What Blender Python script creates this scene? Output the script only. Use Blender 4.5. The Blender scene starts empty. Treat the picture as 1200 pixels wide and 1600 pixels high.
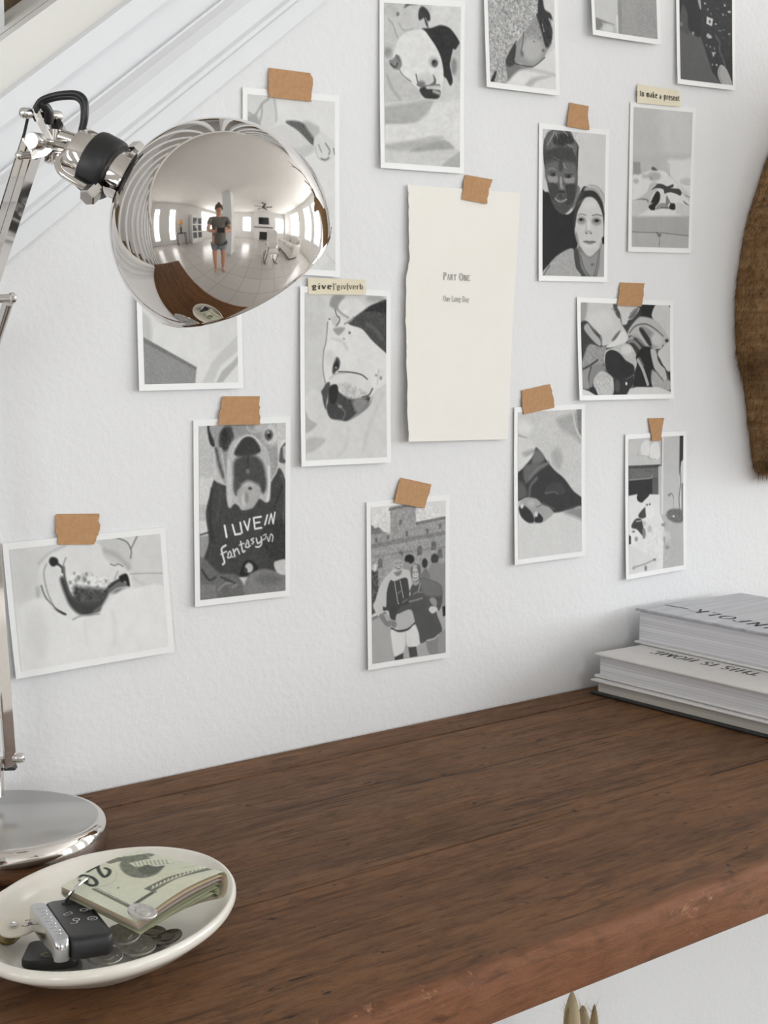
import bpy, math, random
import numpy as np
from mathutils import Vector, Matrix

# ------------------------------------------------------------------ camera, sky, light
sc = bpy.context.scene
COL = sc.collection
cam = bpy.data.cameras.new('camera'); camo = bpy.data.objects.new('camera', cam); COL.objects.link(camo)
cam.sensor_fit = 'HORIZONTAL'; cam.sensor_width = 36; cam.lens = 72; cam.clip_start = 0.01; cam.clip_end = 60
camo.matrix_world = Matrix((
    (0.7575, 0.0676, -0.6493, -0.9176),
    (-0.6528, 0.0907, -0.7521, -1.0629),
    (0.008, 0.9936, 0.1128, 1.1141),
    (0, 0, 0, 1)))
sc.camera = camo
sc.cycles.max_bounces = 9; sc.cycles.caustics_reflective = False; sc.cycles.caustics_refractive = False
sc.view_settings.view_transform = 'Standard'; sc.view_settings.look = 'None'
sc.view_settings.gamma = 1; sc.view_settings.use_curve_mapping = False
sc.view_settings.exposure = -0.93

w = bpy.data.worlds.new('sky'); sc.world = w; w.use_nodes = True
bgn = w.node_tree.nodes['Background']; bgn.inputs[0].default_value = (0.86, 0.93, 1.0, 1); bgn.inputs[1].default_value = 3.0

def window_light(name, loc, aim, sx, sy, power, col=(0.945, 0.975, 1.0)):
    l = bpy.data.lights.new(name, 'AREA'); l.shape = 'RECTANGLE'; l.size = sx; l.size_y = sy; l.energy = power; l.color = col
    o = bpy.data.objects.new(name, l); COL.objects.link(o); o.location = loc
    o.rotation_euler = Vector(aim).to_track_quat('-Z', 'Y').to_euler()
    return o
# daylight entering by the windows of the room
window_light('window_daylight', (3.60, -0.80, 1.62), (-1, 0, 0), 0.80, 1.56, 74)
window_light('window_daylight', (3.60, -2.10, 1.62), (-1, 0, 0), 0.80, 1.56, 74)
window_light('window_daylight', (3.60, -4.20, 1.62), (-1, 0, 0), 1.40, 1.56, 90)
window_light('window_daylight', (-4.50, -4.30, 1.62), (1, 0, 0), 1.90, 1.6, 145, (0.965, 0.985, 1.0))
window_light('window_daylight', (-4.50, -0.75, 1.30), (1, 0, 0), 0.40, 1.9, 36, (0.965, 0.985, 1.0))
window_light('window_daylight', (-4.50, 0.55, 1.30), (1, 0, 0), 0.40, 1.9, 30, (0.965, 0.985, 1.0))
window_light('window_daylight', (-1.35, -6.50, 1.50), (0, 1, 0), 0.80, 1.4, 62)
window_light('window_daylight', (2.75, -6.50, 1.50), (0, 1, 0), 1.20, 1.4, 90)

# ------------------------------------------------------------------ helpers
def lin(c):
    return tuple((x / 12.92 if x <= 0.04045 else ((x + 0.055) / 1.055) ** 2.4) for x in [v / 255 for v in c])
def bsdf(name, col, rough=0.5, metal=0.0, spec=0.5):
    m = bpy.data.materials.new(name); m.use_nodes = True
    b = m.node_tree.nodes['Principled BSDF']
    b.inputs['Base Color'].default_value = (*col, 1); b.inputs['Roughness'].default_value = rough
    b.inputs['Metallic'].default_value = metal; b.inputs['Specular IOR Level'].default_value = spec
    return m
class NT:
    def __init__(s, m): s.m = m; s.t = m.node_tree; s.b = s.t.nodes['Principled BSDF']
    def n(s, typ, **kw):
        x = s.t.nodes.new('ShaderNode' + typ)
        for k, v in kw.items():
            if k.startswith('_'): setattr(x, k[1:], v)
            else: x.inputs[k.replace('__', ' ')].default_value = v
        return x
    def l(s, a, b): s.t.links.new(a, b)
    def coord(s, scale, rot=(0, 0, 0)):
        tc = s.n('TexCoord'); mp = s.n('Mapping'); mp.inputs['Scale'].default_value = scale; mp.inputs['Rotation'].default_value = rot
        s.l(tc.outputs['Object'], mp.inputs['Vector']); return mp.outputs['Vector']
    def noise(s, vec, scale, detail=4, rough=0.55, dist=0.0):
        x = s.n('TexNoise', Scale=scale, Detail=detail, Roughness=rough, Distortion=dist); s.l(vec, x.inputs['Vector']); return x.outputs['Fac']
    def ramp(s, fac, stops):
        r = s.n('ValToRGB'); e = r.color_ramp.elements
        while len(e) < len(stops): e.new(0.5)
        for i, (p, c) in enumerate(stops): e[i].position = p; e[i].color = (*c, 1) if len(c) == 3 else c
        s.l(fac, r.inputs['Fac']); return r.outputs['Color']
    def mix(s, fac, a, b, mode='MIX'):
        x = s.n('Mix', _data_type='RGBA', _blend_type=mode)
        for i, v in ((0, fac), (6, a), (7, b)):
            if hasattr(v, 'links'): s.l(v, x.inputs[i])
            else: x.inputs[i].default_value = v if i == 0 else (*v, 1)
        return x.outputs[2]
    def bump(s, h, strength, dist):
        x = s.n('Bump', Strength=strength, Distance=dist); s.l(h, x.inputs['Height']); s.l(x.outputs['Normal'], s.b.inputs['Normal'])
    def base(s, c): s.l(c, s.b.inputs['Base Color'])
def noisy(name, a, b, scale, rough=0.5, metal=0, bump=0, bscale=None, bdist=0.001, sc3=(1, 1, 1), spec=0.5):
    m = bsdf(name, a, rough, metal, spec); t = NT(m); v = t.coord(sc3)
    t.base(t.ramp(t.noise(v, scale), [(0.3, a), (0.7, b)]))
    if bump: t.bump(t.noise(v, bscale or scale, 5), bump, bdist)
    return m

ORG = {}
def world_of(o): return ORG.get(o.name, Vector((0, 0, 0)))
def link(o, parent, off):
    COL.objects.link(o)
    if parent is None: o.location = off
    else: o.parent = parent; o.location = off - world_of(parent)
    ORG[o.name] = Vector(off)
    return o
def tag(o, label=None, cat=None, group=None, kind=None):
    if label: o['label'] = label
    if cat: o['category'] = cat
    if group: o['group'] = group
    if kind: o['kind'] = kind
    return o
def thing(name, loc, label, cat, group=None):
    o = bpy.data.objects.new(name, None); o.empty_display_size = 0.05
    link(o, None, Vector(loc)); return tag(o, label, cat, group)
class MB:
    def __init__(s): s.v = []; s.f = []
    def add(s, vs, fs):
        b = len(s.v); s.v += [tuple(map(float, q)) for q in vs]; s.f += [tuple(b + i for i in f) for f in fs]; return s
    def box(s, c, size, ax=None, bev=0.0):
        c = np.array(c, float); h = np.array(size, float) / 2
        A = np.eye(3) if ax is None else np.array([np.array(a, float) / np.linalg.norm(a) for a in ax])
        if bev <= 0:
            vs = [c + sx * h[0] * A[0] + sy * h[1] * A[1] + sz * h[2] * A[2] for sx in (-1, 1) for sy in (-1, 1) for sz in (-1, 1)]
            return s.add(vs, [(0, 1, 3, 2), (4, 6, 7, 5), (0, 4, 5, 1), (2, 3, 7, 6), (0, 2, 6, 4), (1, 5, 7, 3)])
        b = min(bev, min(h) * 0.98); vs = []; idx = {}
        for sx in (-1, 1):
            for sy in (-1, 1):
                for sz in (-1, 1):
                    for k in range(3):
                        hh = h - b; hh[k] = h[k]
                        idx[(sx, sy, sz, k)] = len(vs); vs.append(c + sx * hh[0] * A[0] + sy * hh[1] * A[1] + sz * hh[2] * A[2])
        fs = []
        for k in range(3):
            i, j = [q for q in range(3) if q != k]
            for sg in (-1, 1):
                q = []
                for a, d in ((-1, -1), (1, -1), (1, 1), (-1, 1)):
                    sgn = [0, 0, 0]; sgn[k] = sg; sgn[i] = a; sgn[j] = d; q.append(idx[(*sgn, k)])
                fs.append(tuple(q))
        for k in range(3):
            i, j = [q for q in range(3) if q != k]
            for a in (-1, 1):
                for d in (-1, 1):
                    q = []
                    for sg, kk in ((-1, i), (1, i), (1, j), (-1, j)):
                        sgn = [0, 0, 0]; sgn[k] = sg; sgn[i] = a; sgn[j] = d; q.append(idx[(*sgn, kk)])
                    fs.append(tuple(q))
        for sx in (-1, 1):
            for sy in (-1, 1):
                for sz in (-1, 1): fs.append(tuple(idx[(sx, sy, sz, k)] for k in range(3)))
        return s.add(vs, fs)
    def tube(s, pts, r, n=10, caps=True, smooth=0, flat=1.0):
        P = [np.array(p, float) for p in pts]; rr = list(r) if hasattr(r, '__len__') else [r] * len(P)
        if smooth:
            Q = []; R2 = []
            for i in range(len(P) - 1):
                p0, p1, p2, p3 = P[max(i - 1, 0)], P[i], P[i + 1], P[min(i + 2, len(P) - 1)]
                for k in range(smooth):
                    t = k / smooth
                    Q.append(0.5 * (2 * p1 + (p2 - p0) * t + (2 * p0 - 5 * p1 + 4 * p2 - p3) * t * t + (3 * p1 - p0 - 3 * p2 + p3) * t ** 3)); R2.append(rr[i] * (1 - t) + rr[i + 1] * t)
            Q.append(P[-1]); R2.append(rr[-1]); P, rr = Q, R2
        T = [P[min(i + 1, len(P) - 1)] - P[max(i - 1, 0)] for i in range(len(P))]; T = [t / (np.linalg.norm(t) + 1e-12) for t in T]
        u = np.cross(T[0], (0, 0, 1.0)); u = u if np.linalg.norm(u) > 0.05 else np.cross(T[0], (1.0, 0, 0)); u /= np.linalg.norm(u)
        vs = []
        for i, p in enumerate(P):
            u = u - T[i] * (u @ T[i]); u /= np.linalg.norm(u) + 1e-12; w_ = np.cross(T[i], u)
            for k in range(n):
                a = 2 * math.pi * k / n; vs.append(p + rr[i] * (math.cos(a) * u + math.sin(a) * w_ * flat))
        fs = [(i * n + k, i * n + (k + 1) % n, (i + 1) * n + (k + 1) % n, (i + 1) * n + k) for i in range(len(P) - 1) for k in range(n)]
        if caps: fs += [tuple(range(n))[::-1], tuple((len(P) - 1) * n + k for k in range(n))]
        return s.add(vs, fs)
    def lathe(s, o, axis, prof, n=48, sx=1.0, u=None):
        # prof: (distance along axis, radius)
        a = np.array(axis, float); a /= np.linalg.norm(a); o = np.array(o, float)
        if u is None: u = np.cross(a, (0, 0, 1.0)) if abs(a[2]) < 0.9 else np.array((1.0, 0, 0))
        u = np.array(u, float); u = u - a * (u @ a); u /= np.linalg.norm(u); w_ = np.cross(a, u); vs = []
        for d, r in prof:
            for k in range(n):
                t = 2 * math.pi * k / n; vs.append(o + a * d + r * (math.cos(t) * u + sx * math.sin(t) * w_))
        fs = [(i * n + k, i * n + (k + 1) % n, (i + 1) * n + (k + 1) % n, (i + 1) * n + k) for i in range(len(prof) - 1) for k in range(n)]
        for e_, rev in ((0, True), (len(prof) - 1, False)):
            if prof[e_][1] > 1e-5:
                q = tuple(e_ * n + k for k in range(n)); fs.append(q[::-1] if rev else q)
        return s.add(vs, fs)
    def prism(s, poly, d):
        # closed 3D polygon extruded by vector d
        n = len(poly); P = [np.array(p, float) for p in poly]; d = np.array(d, float)
        return s.add(P + [p + d for p in P], [tuple(range(n))[::-1], tuple(range(n, 2 * n))] + [(i, (i + 1) % n, n + (i + 1) % n, n + i) for i in range(n)])
    def build(s, name, mat, parent=None, smooth=False, weld=False):
        me = bpy.data.meshes.new(name); V = np.array(s.v)
        if parent is None:
            off = Vector(((V[:, 0].min() + V[:, 0].max()) / 2, (V[:, 1].min() + V[:, 1].max()) / 2, V[:, 2].min()))
        else: off = Vector(V.mean(0))
        me.from_pydata([tuple(q) for q in V - np.array(off)], [], s.f)
        import bmesh
        bm = bmesh.new(); bm.from_mesh(me)
        if weld: bmesh.ops.remove_doubles(bm, verts=bm.verts, dist=1e-6)
        bmesh.ops.recalc_face_normals(bm, faces=bm.faces); bm.to_mesh(me); bm.free()
        if smooth:
            me.polygons.foreach_set('use_smooth', [True] * len(me.polygons))
        if mat: me.materials.append(mat)
        o = bpy.data.objects.new(name, me)
        link(o, parent, off)
        if smooth and smooth != 'all':
            try: me.set_sharp_from_angle(angle=math.radians(40))
            except Exception: pass
        return o
def struct(name, mb, mat, parent=None, smooth=False):
    o = mb.build(name, mat, parent, smooth)
    if parent is None: o['kind'] = 'structure'
    return o

# ------------------------------------------------------------------ materials
M = {}
M['wall'] = bsdf('white_plaster', (0.85, 0.852, 0.858), 0.75); t = NT(M['wall']); v = t.coord((1, 1, 1))
h1 = t.noise(v, 190, 3, 0.5); h2 = t.noise(v, 55, 4, 0.55)
ad = t.n('Math', _operation='ADD'); t.l(h1, ad.inputs[0]); t.l(h2, ad.inputs[1]); t.bump(ad.outputs[0], 0.26, 0.0022)
M['paint'] = noisy('white_paint', (0.775, 0.785, 0.80), (0.80, 0.81, 0.825), 6, 0.45)
M['cream_tone'] = noisy('cream_tone', (0.83, 0.82, 0.775), (0.85, 0.84, 0.795), 6, 0.45)  # slightly warmer tone than the white mouldings
M['ceiling'] = noisy('ceiling_paint', (0.80, 0.78, 0.75), (0.83, 0.81, 0.78), 3, 0.9)
M['room_wall'] = noisy('room_paint', (0.74, 0.73, 0.71), (0.78, 0.77, 0.75), 3, 0.8)
M['carpet'] = noisy('tan_carpet', lin((140, 120, 96)), lin((118, 100, 78)), 260, 0.95, 0, 0.6, 300, 0.004)
M['metal'] = bsdf('polished_nickel', (0.70, 0.665, 0.63), 0.045, 1.0)
M['brushed'] = noisy('brushed_nickel', (0.66, 0.645, 0.62), (0.72, 0.70, 0.675), 40, 0.22, 1.0)
M['black_plastic'] = noisy('black_plastic', (0.012, 0.012, 0.013), (0.02, 0.02, 0.021), 30, 0.42)
M['black_rubber'] = noisy('black_cable', (0.010, 0.010, 0.011), (0.016, 0.016, 0.017), 30, 0.36)
M['ceramic'] = bsdf('cream_ceramic', lin((236, 232, 222)), 0.16); t = NT(M['ceramic']); t.base(t.ramp(t.noise(t.coord((1, 1, 1)), 18), [(0.3, lin((243, 239, 229))), (0.75, lin((234, 229, 217)))]))
M['tape'] = noisy('kraft_tape', lin((193, 150, 107)), lin((180, 136, 94)), 220, 0.8, 0, 0.15, 260, 0.0005)
M['paper'] = noisy('photo_paper', (0.895, 0.895, 0.885), (0.905, 0.905, 0.895), 20, 0.4)
M['page'] = noisy('old_page', lin((246, 243, 234)), lin((248, 245, 238)), 25, 0.8, 0, 0.2, 30, 0.0008)
M['clip'] = noisy('clipping_paper', lin((238, 229, 205)), lin((232, 222, 196)), 60, 0.8)
M['ink'] = noisy('black_ink', (0.02, 0.02, 0.02), (0.035, 0.033, 0.032), 300, 0.6)
M['grey_ink'] = noisy('grey_ink', (0.16, 0.155, 0.15), (0.10, 0.10, 0.10), 300, 0.6)
M['white_ink'] = noisy('white_ink', (0.75, 0.75, 0.75), (0.65, 0.65, 0.65), 200, 0.5)

def wood_material(name, tint, seed):
    m = bsdf(name, (0.15, 0.08, 0.045), 0.6, 0, 0.2); t = NT(m)
    geo = t.n('NewGeometry')
    def mapped(sc3, loc):
        mp = t.n('Mapping'); mp.inputs['Scale'].default_value = sc3; mp.inputs['Location'].default_value = loc
        t.l(geo.outputs['Position'], mp.inputs['Vector']); return mp.outputs['Vector']
    big = t.noise(mapped((1.5, 11, 11), (seed, seed * 1.7, 0)), 1.5, 6, 0.62, 0.9)
    fine = t.noise(mapped((16, 230, 230), (seed, seed, 0)), 1.0, 5, 0.75, 0.5)
    mott = t.noise(mapped((34, 95, 95), (seed * 3, 1, 0)), 1.0, 8, 0.78, 0.7)
    blot = t.noise(mapped((2.4, 7, 7), (seed * 3, 0, 0)), 1.3, 5, 0.65, 0.4)
    c = t.ramp(big, [(0.22, lin((76, 49, 31))), (0.42, lin((107, 73, 45))), (0.58, lin((124, 86, 54))), (0.74, lin((106, 78, 54))), (0.88, lin((80, 58, 44)))])
    c = t.mix(t.ramp(blot, [(0.45, (0, 0, 0)), (0.72, (0.55, 0.55, 0.55))]), c, tint)
    c = t.mix(t.ramp(mott, [(0.28, (0.85, 0.85, 0.85)), (0.50, (0, 0, 0))]), c, lin((58, 38, 25)))
    c = t.mix(t.ramp(mott, [(0.52, (0, 0, 0)), (0.78, (0.60, 0.60, 0.60))]), c, lin((142, 106, 74)))
    c = t.mix(t.ramp(fine, [(0.34, (0.65, 0.65, 0.65)), (0.50, (0, 0, 0))]), c, lin((58, 38, 26)))
    st = t.noise(mapped((5, 24, 24), (seed * 5, 2, 0)), 1.5, 5, 0.7, 0.5)           # dark stains
    c = t.mix(t.ramp(st, [(0.58, (0, 0, 0)), (0.74, (0.7, 0.7, 0.7))]), c, lin((48, 34, 27)))
    pit = t.noise(mapped((48, 150, 150), (seed, 3, 0)), 1.0, 3, 0.6, 0.5)           # worm holes and pits
    c = t.mix(t.ramp(pit, [(0.66, (0, 0, 0)), (0.70, (0.9, 0.9, 0.9))]), c, lin((34, 22, 16)))
    ck = t.noise(mapped((2.2, 150, 150), (seed * 2, 8, 0)), 1.0, 2, 0.5, 0.25)      # hairline cracks along the grain
    c = t.mix(t.ramp(ck, [(0.700, (0, 0, 0)), (0.725, (0.85, 0.85, 0.85)), (0.75, (0.85, 0.85, 0.85))]), c, lin((36, 23, 17)))
    sw = t.noise(mapped((22, 130, 130), (seed * 2, 5, 0)), 1.0, 6, 0.78, 0.9)       # pale scuffs
    c = t.mix(t.ramp(sw, [(0.66, (0, 0, 0)), (0.72, (0.65, 0.65, 0.65))]), c, lin((178, 142, 110)))
    sp = t.n('SeparateXYZ'); t.l(geo.outputs['Position'], sp.inputs[0])            # worn reddish nose of the slab
    me_ = t.n('MapRange'); me_.inputs['From Min'].default_value = -0.441; me_.inputs['From Max'].default_value = -0.4535; t.l(sp.outputs['Y'], me_.inputs['Value'])
    wn = t.n('Math', _operation='MULTIPLY'); t.l(me_.outputs[0], wn.inputs[0])
    t.l(t.ramp(mott, [(0.25, (0.15, 0.15, 0.15)), (0.65, (0.75, 0.75, 0.75))]), wn.inputs[1])
    c = t.mix(wn.outputs[0], c, lin((146, 94, 66)))
    w2 = t.n('Math', _operation='MULTIPLY'); t.l(me_.outputs[0], w2.inputs[0])
    t.l(t.ramp(t.noise(mapped((28, 40, 34), (seed, 9, 2)), 1.0, 6, 0.75, 1.2), [(0.60, (0, 0, 0)), (0.66, (0.75, 0.75, 0.75))]), w2.inputs[1])
    c = t.mix(w2.outputs[0], c, lin((196, 146, 112)))
    t.base(c)
    ad = t.n('Math', _operation='ADD'); t.l(fine, ad.inputs[0]); t.l(mott, ad.inputs[1])
    t.bump(ad.outputs[0], 0.8, 0.0014)
    t.l(t.ramp(fine, [(0.3, (0.7, 0.7, 0.7)), (0.7, (0.5, 0.5, 0.5))]), t.b.inputs['Roughness'])
    return m

# ------------------------------------------------------------------ the room shell
SL = 0.767                                  # slope of the stairs
def zl(k, x): return k + SL * (x + 0.3)     # height of a stair-parallel line at x
RX0, RX1, RY0, RY1, RH = -4.6, 3.7, -6.6, 1.15, 2.75
floor_m = bsdf('floor_tile', (0.6, 0.58, 0.55), 0.25); t = NT(floor_m); v = t.coord((1, 1, 1))
bk = t.n('TexBrick', Scale=1.0); bk.offset = 0; bk.inputs['Brick Width'].default_value = 0.45; bk.inputs['Row Height'].default_value = 0.45; bk.inputs['Mortar Size'].default_value = 0.008
bk.inputs['Color1'].default_value = (0.52, 0.50, 0.475, 1); bk.inputs['Color2'].default_value = (0.49, 0.47, 0.445, 1); bk.inputs['Mortar'].default_value = (0.36, 0.35, 0.33, 1)
t.l(v, bk.inputs['Vector']); t.base(bk.outputs['Color'])
struct('floor', MB().box(((RX0 + RX1) / 2, (RY0 + RY1) / 2, -0.05), (RX1 - RX0 + 0.4, RY1 - RY0 + 0.4, 0.1)), floor_m)
struct('ceiling', MB().box(((RX0 + RX1) / 2, (RY0 + RY1) / 2, RH + 0.05), (RX1 - RX0 + 0.4, RY1 - RY0 + 0.4, 0.1)), M['ceiling'])
# wall behind the desk, cut along the staircase
KC = 1.360
xa = -0.3 + (0 - KC) / SL; xb = -0.3 + (RH - KC) / SL
struct('wall_back', MB().prism([(xa, 0, 0), (RX1, 0, 0), (RX1, 0, RH), (xb, 0, RH)], (0, 0.09, 0)), M['wall'])
struct('wall_stair', MB().box(((RX0 + RX1) / 2, RY1 + 0.05, RH / 2), (RX1 - RX0 + 0.2, 0.1, RH)), M['room_wall'])
def wall_with_holes(name, axis, pos, thick, a0, a1, holes, mat):
    # axis 'x': wall in the plane x=pos, running along y; holes (a, b, z0, z1)
    mb = MB(); cuts = sorted(holes); a = a0
    def put(p0, p1, z0, z1):
        if p1 - p0 < 1e-4 or z1 - z0 < 1e-4: return
        c = ((p0 + p1) / 2, (z0 + z1) / 2)
        if axis == 'x': mb.box((pos, c[0], c[1]), (thick, p1 - p0, z1 - z0))
        else: mb.box((c[0], pos, c[1]), (p1 - p0, thick, z1 - z0))
    for h0, h1, z0, z1 in cuts:
        put(a, h0, 0, RH); put(h0, h1, 0, z0); put(h0, h1, z1, RH); a = h1
    put(a, a1, 0, RH)
    return struct(name, mb, mat)
RWH = [(-1.22, -0.38, 0.82, 2.42), (-2.52, -1.68, 0.82, 2.42), (-4.92, -3.48, 0.82, 2.42)]
LWH = [(-5.27, -3.33, 0.80, 2.45), (-0.97, -0.53, 0.33, 2.27), (0.33, 0.77, 0.33, 2.27)]
FWH = [(-1.77, -0.93, 0.78, 2.22), (2.13, 3.37, 0.78, 2.22)]
wall_with_holes('wall_right', 'x', RX1 + 0.02, 0.14, RY0, RY1, RWH, M['room_wall'])
wall_with_holes('wall_left', 'x', RX0 - 0.02, 0.14, RY0, RY1, LWH, M['room_wall'])
wall_with_holes('wall_front', 'y', RY0 - 0.02, 0.14, RX0, RX1, FWH, M['room_wall'])
glass = bsdf('window_glass', (1, 1, 1), 0.0); glass.node_tree.nodes['Principled BSDF'].inputs['Transmission Weight'].default_value = 1.0
glass.node_tree.nodes['Principled BSDF'].inputs['IOR'].default_value = 1.05
wn = 0
for ax, pos, sgn, holes, nx in (('x', RX1 + 0.02, -1, RWH, 2), ('x', RX0 - 0.02, 1, LWH, 1), ('y', RY0 - 0.02, 1, FWH, 2)):
    for a, b, z0, z1 in holes:
        wn += 1
        def bxx(mb, p0, p1, q0, q1, d0, d1):
            c = [(p0 + p1) / 2, (q0 + q1) / 2]
            if ax == 'x': mb.box((pos + sgn * (d0 + d1) / 2, c[0], c[1]), (abs(d1 - d0), p1 - p0, q1 - q0))
            else: mb.box((c[0], pos + sgn * (d0 + d1) / 2, c[1]), (p1 - p0, abs(d1 - d0), q1 - q0))
            return mb
        fr = MB()
        for p0, p1, q0, q1 in ((a - 0.07, a, z0 - 0.07, z1 + 0.07), (b, b + 0.07, z0 - 0.07, z1 + 0.07), (a, b, z1, z1 + 0.07), (a, b, z0 - 0.07, z0)):
            bxx(fr, p0, p1, q0, q1, 0.071, 0.10)
        wo = struct('window_%d' % wn, fr, M['paint'])
        mu = bxx(MB(), a, b, (z0 + z1) / 2 - 0.02, (z0 + z1) / 2 + 0.02, 0.085, 0.105)
        mu.build('window_rail', M['paint'], wo)
        for k in range(1, nx):
            xm = a + (b - a) * k / nx
            bxx(MB(), xm - 0.018, xm + 0.018, z0, z1, 0.087, 0.107).build('window_mullion', M['paint'], wo)
        bxx(MB(), a, b, z0, z1, -0.03, -0.024).build('pane', glass, wo)

# sloped mouldings of the stair stringer
def strip(n, k0, k1, prof, mat):
    """prof: list of (fraction from k0 to k1, how far it stands off the wall)"""
    x0, x1 = -1.7, 1.5; poly = []
    mb = MB(); P = []
    for x in (x0, x1):
        P.append([(x, -d, zl(k0 + (k1 - k0) * f, x)) for f, d in prof] + [(x, 0.0, zl(k1, x)), (x, 0.0, zl(k0, x))])
    m_ = len(P[0])
    mb.add(P[0] + P[1], [tuple(range(m_))[::-1], tuple(range(m_, 2 * m_))] + [(i, (i + 1) % m_, m_ + (i + 1) % m_, m_ + i) for i in range(m_)])
    return struct('trim_%d' % n, mb, mat)
KE = 1.2271; KD2 = 1.2454; KD1 = 1.2559
KCc = 1.2991; KB = 1.3321; KA2 = 1.3543
strip(1, KE, KD2, [(0, 0.006), (1, 0.007)], M['paint'])
strip(2, KD2, KD1, [(0, 0.008), (0.3, 0.0125), (0.7, 0.013), (1, 0.010)], M['paint'])
strip(3, KD1, KCc, [(0, 0.010), (0.25, 0.0105), (0.5, 0.0125), (0.75, 0.017), (0.95, 0.0235), (1, 0.0235)], M['paint'])
strip(4, KCc, KB, [(0, 0.020), (1, 0.022)], M['paint'])
strip(5, KB, KA2, [(0, 0.030), (0.9, 0.031), (1, 0.027)], M['paint'])
x0, x1 = -1.7, 1.45
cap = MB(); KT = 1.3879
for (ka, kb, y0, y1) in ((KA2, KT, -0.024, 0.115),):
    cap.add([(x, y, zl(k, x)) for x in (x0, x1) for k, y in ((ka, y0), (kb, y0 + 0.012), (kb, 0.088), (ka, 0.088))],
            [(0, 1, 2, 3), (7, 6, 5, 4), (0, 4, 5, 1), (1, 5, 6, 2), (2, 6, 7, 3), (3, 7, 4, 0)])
struct('trim_6', cap, M['cream_tone'])
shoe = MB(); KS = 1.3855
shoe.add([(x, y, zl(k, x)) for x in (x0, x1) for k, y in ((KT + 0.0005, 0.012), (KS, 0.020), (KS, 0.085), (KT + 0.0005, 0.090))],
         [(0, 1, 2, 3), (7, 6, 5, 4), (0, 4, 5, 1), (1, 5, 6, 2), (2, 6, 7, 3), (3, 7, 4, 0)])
struct('trim_7', shoe, M['cream_tone'])
inner = MB(); KI = 1.3809
inner.add([(x, y, zl(k, x)) for x in (x0, x1) for k, y in ((KT - 0.02, 0.092), (KI, 0.092), (KI, 0.104), (KT - 0.02, 0.104))],
         [(0, 1, 2, 3), (7, 6, 5, 4), (0, 4, 5, 1), (1, 5, 6, 2), (2, 6, 7, 3), (3, 7, 4, 0)])
struct('trim_8', inner, M['paint'])
# staircase behind the wall
st = thing('staircase', (-0.35, 0.60, 0.0), 'staircase with tan carpeted steps and square white balusters above the sloped trim', 'staircase')
RUN = 0.235; RISE = RUN * SL
for i in range(15):
    xs = -2.02 + i * RUN
    z1 = (i + 1) * RISE + 0.02
    if z1 > 2.6: break
    MB().box((xs + RUN / 2 + 0.01, 0.62, z1 - RISE / 2 - 0.03), (RUN + 0.02, 1.02, RISE + 0.06)).build('step', M['carpet'], st)
bw = 0.034; XB = -0.3552 - bw / 2
for i in range(-9, 14):
    x = XB + i * 0.125
    zb = zl(KS, x - bw / 2) - 0.006
    if x < -1.65 or zb > 2.2: continue
    MB().box((x, 0.05, zb + 0.43), (bw, bw, 0.86)).build('baluster', M['paint'], st)
hr = MB(); xr = 1.0
hr.add([(x, y, zl(k, x)) for x in (-1.68, xr) for k, y in ((KS + 0.86, 0.02), (KS + 0.94, 0.02), (KS + 0.94, 0.08), (KS + 0.86, 0.08))],
       [(0, 1, 2, 3), (7, 6, 5, 4), (0, 4, 5, 1), (1, 5, 6, 2), (2, 6, 7, 3), (3, 7, 4, 0)])
hr.build('handrail', M['cream_tone'], st)

# ------------------------------------------------------------------ desk
desk = thing('desk', (0.0, -0.228, 0.0), 'long desk with a worn dark brown plank top against the white wall', 'desk')
DX0, DX1, DZ, DT = -1.15, 1.25, 0.75, 0.0365
def plank(y0, y1, front, seed, tint):
    """lengthwise board with softened, slightly uneven edges; front=True gets the rounded worn nose"""
    rnd = random.Random(seed)
    if front:
        pr = [(y1, -DT), (y1, 0.0)] if False else None
        pr = [(y1 - 0.0006, -0.002), (y1 - 0.0012, 0.0), (y0 + 0.008, 0.0), (y0 + 0.0042, -0.0008), (y0 + 0.0012, -0.0032), (y0, -0.0075), (y0 + 0.0005, -DT + 0.004), (y0 + 0.003, -DT), (y1 - 0.0006, -DT)]
    else:
        pr = [(y1 - 0.0007, -0.003), (y1 - 0.0016, 0.0), (y0 + 0.0016, 0.0), (y0 + 0.0007, -0.003), (y0 + 0.0006, -DT), (y1 - 0.0006, -DT)]
    NX = 120; mb = MB(); vs = []
    ph = [rnd.uniform(0, 6) for _ in range(6)]
    for i in range(NX + 1):
        x = DX0 + (DX1 - DX0) * i / NX
        w_ = 0.0009 * math.sin(x * 23 + ph[0]) + 0.0007 * math.sin(x * 51 + ph[1]) + 0.0005 * math.sin(x * 97 + ph[2])
        nick = max(0, math.sin(x * 17 + ph[3]) * math.sin(x * 41 + ph[4]) - 0.55) * 0.006 if front else 0
        for j, (y, z) in enumerate(pr):
            dy = dz = 0
            if front and 2 <= j <= 6: dy = w_; dz = 0.5 * w_
            if front and j in (3, 4): dz -= nick; dy += nick
            vs.append((x, y + dy, DZ + z + (dz if z < 0 else min(dz, 0))))
    m_ = len(pr)
    fs = [(i * m_ + j, i * m_ + (j + 1) % m_, (i + 1) * m_ + (j + 1) % m_, (i + 1) * m_ + j) for i in range(NX) for j in range(m_)]
    fs += [tuple(range(m_))[::-1], tuple(NX * m_ + j for j in range(m_))]
    mb.add(vs, fs)
    return mb.build('plank', wood_material('stained_wood', tint, seed), desk, True)
plank(-0.0485, -0.003, False, 1.3, lin((108, 78, 54)))
plank(-0.2845, -0.0485, False, 4.1, lin((96, 76, 60)))
plank(-0.455, -0.2845, True, 7.7, lin((118, 78, 52)))
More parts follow.
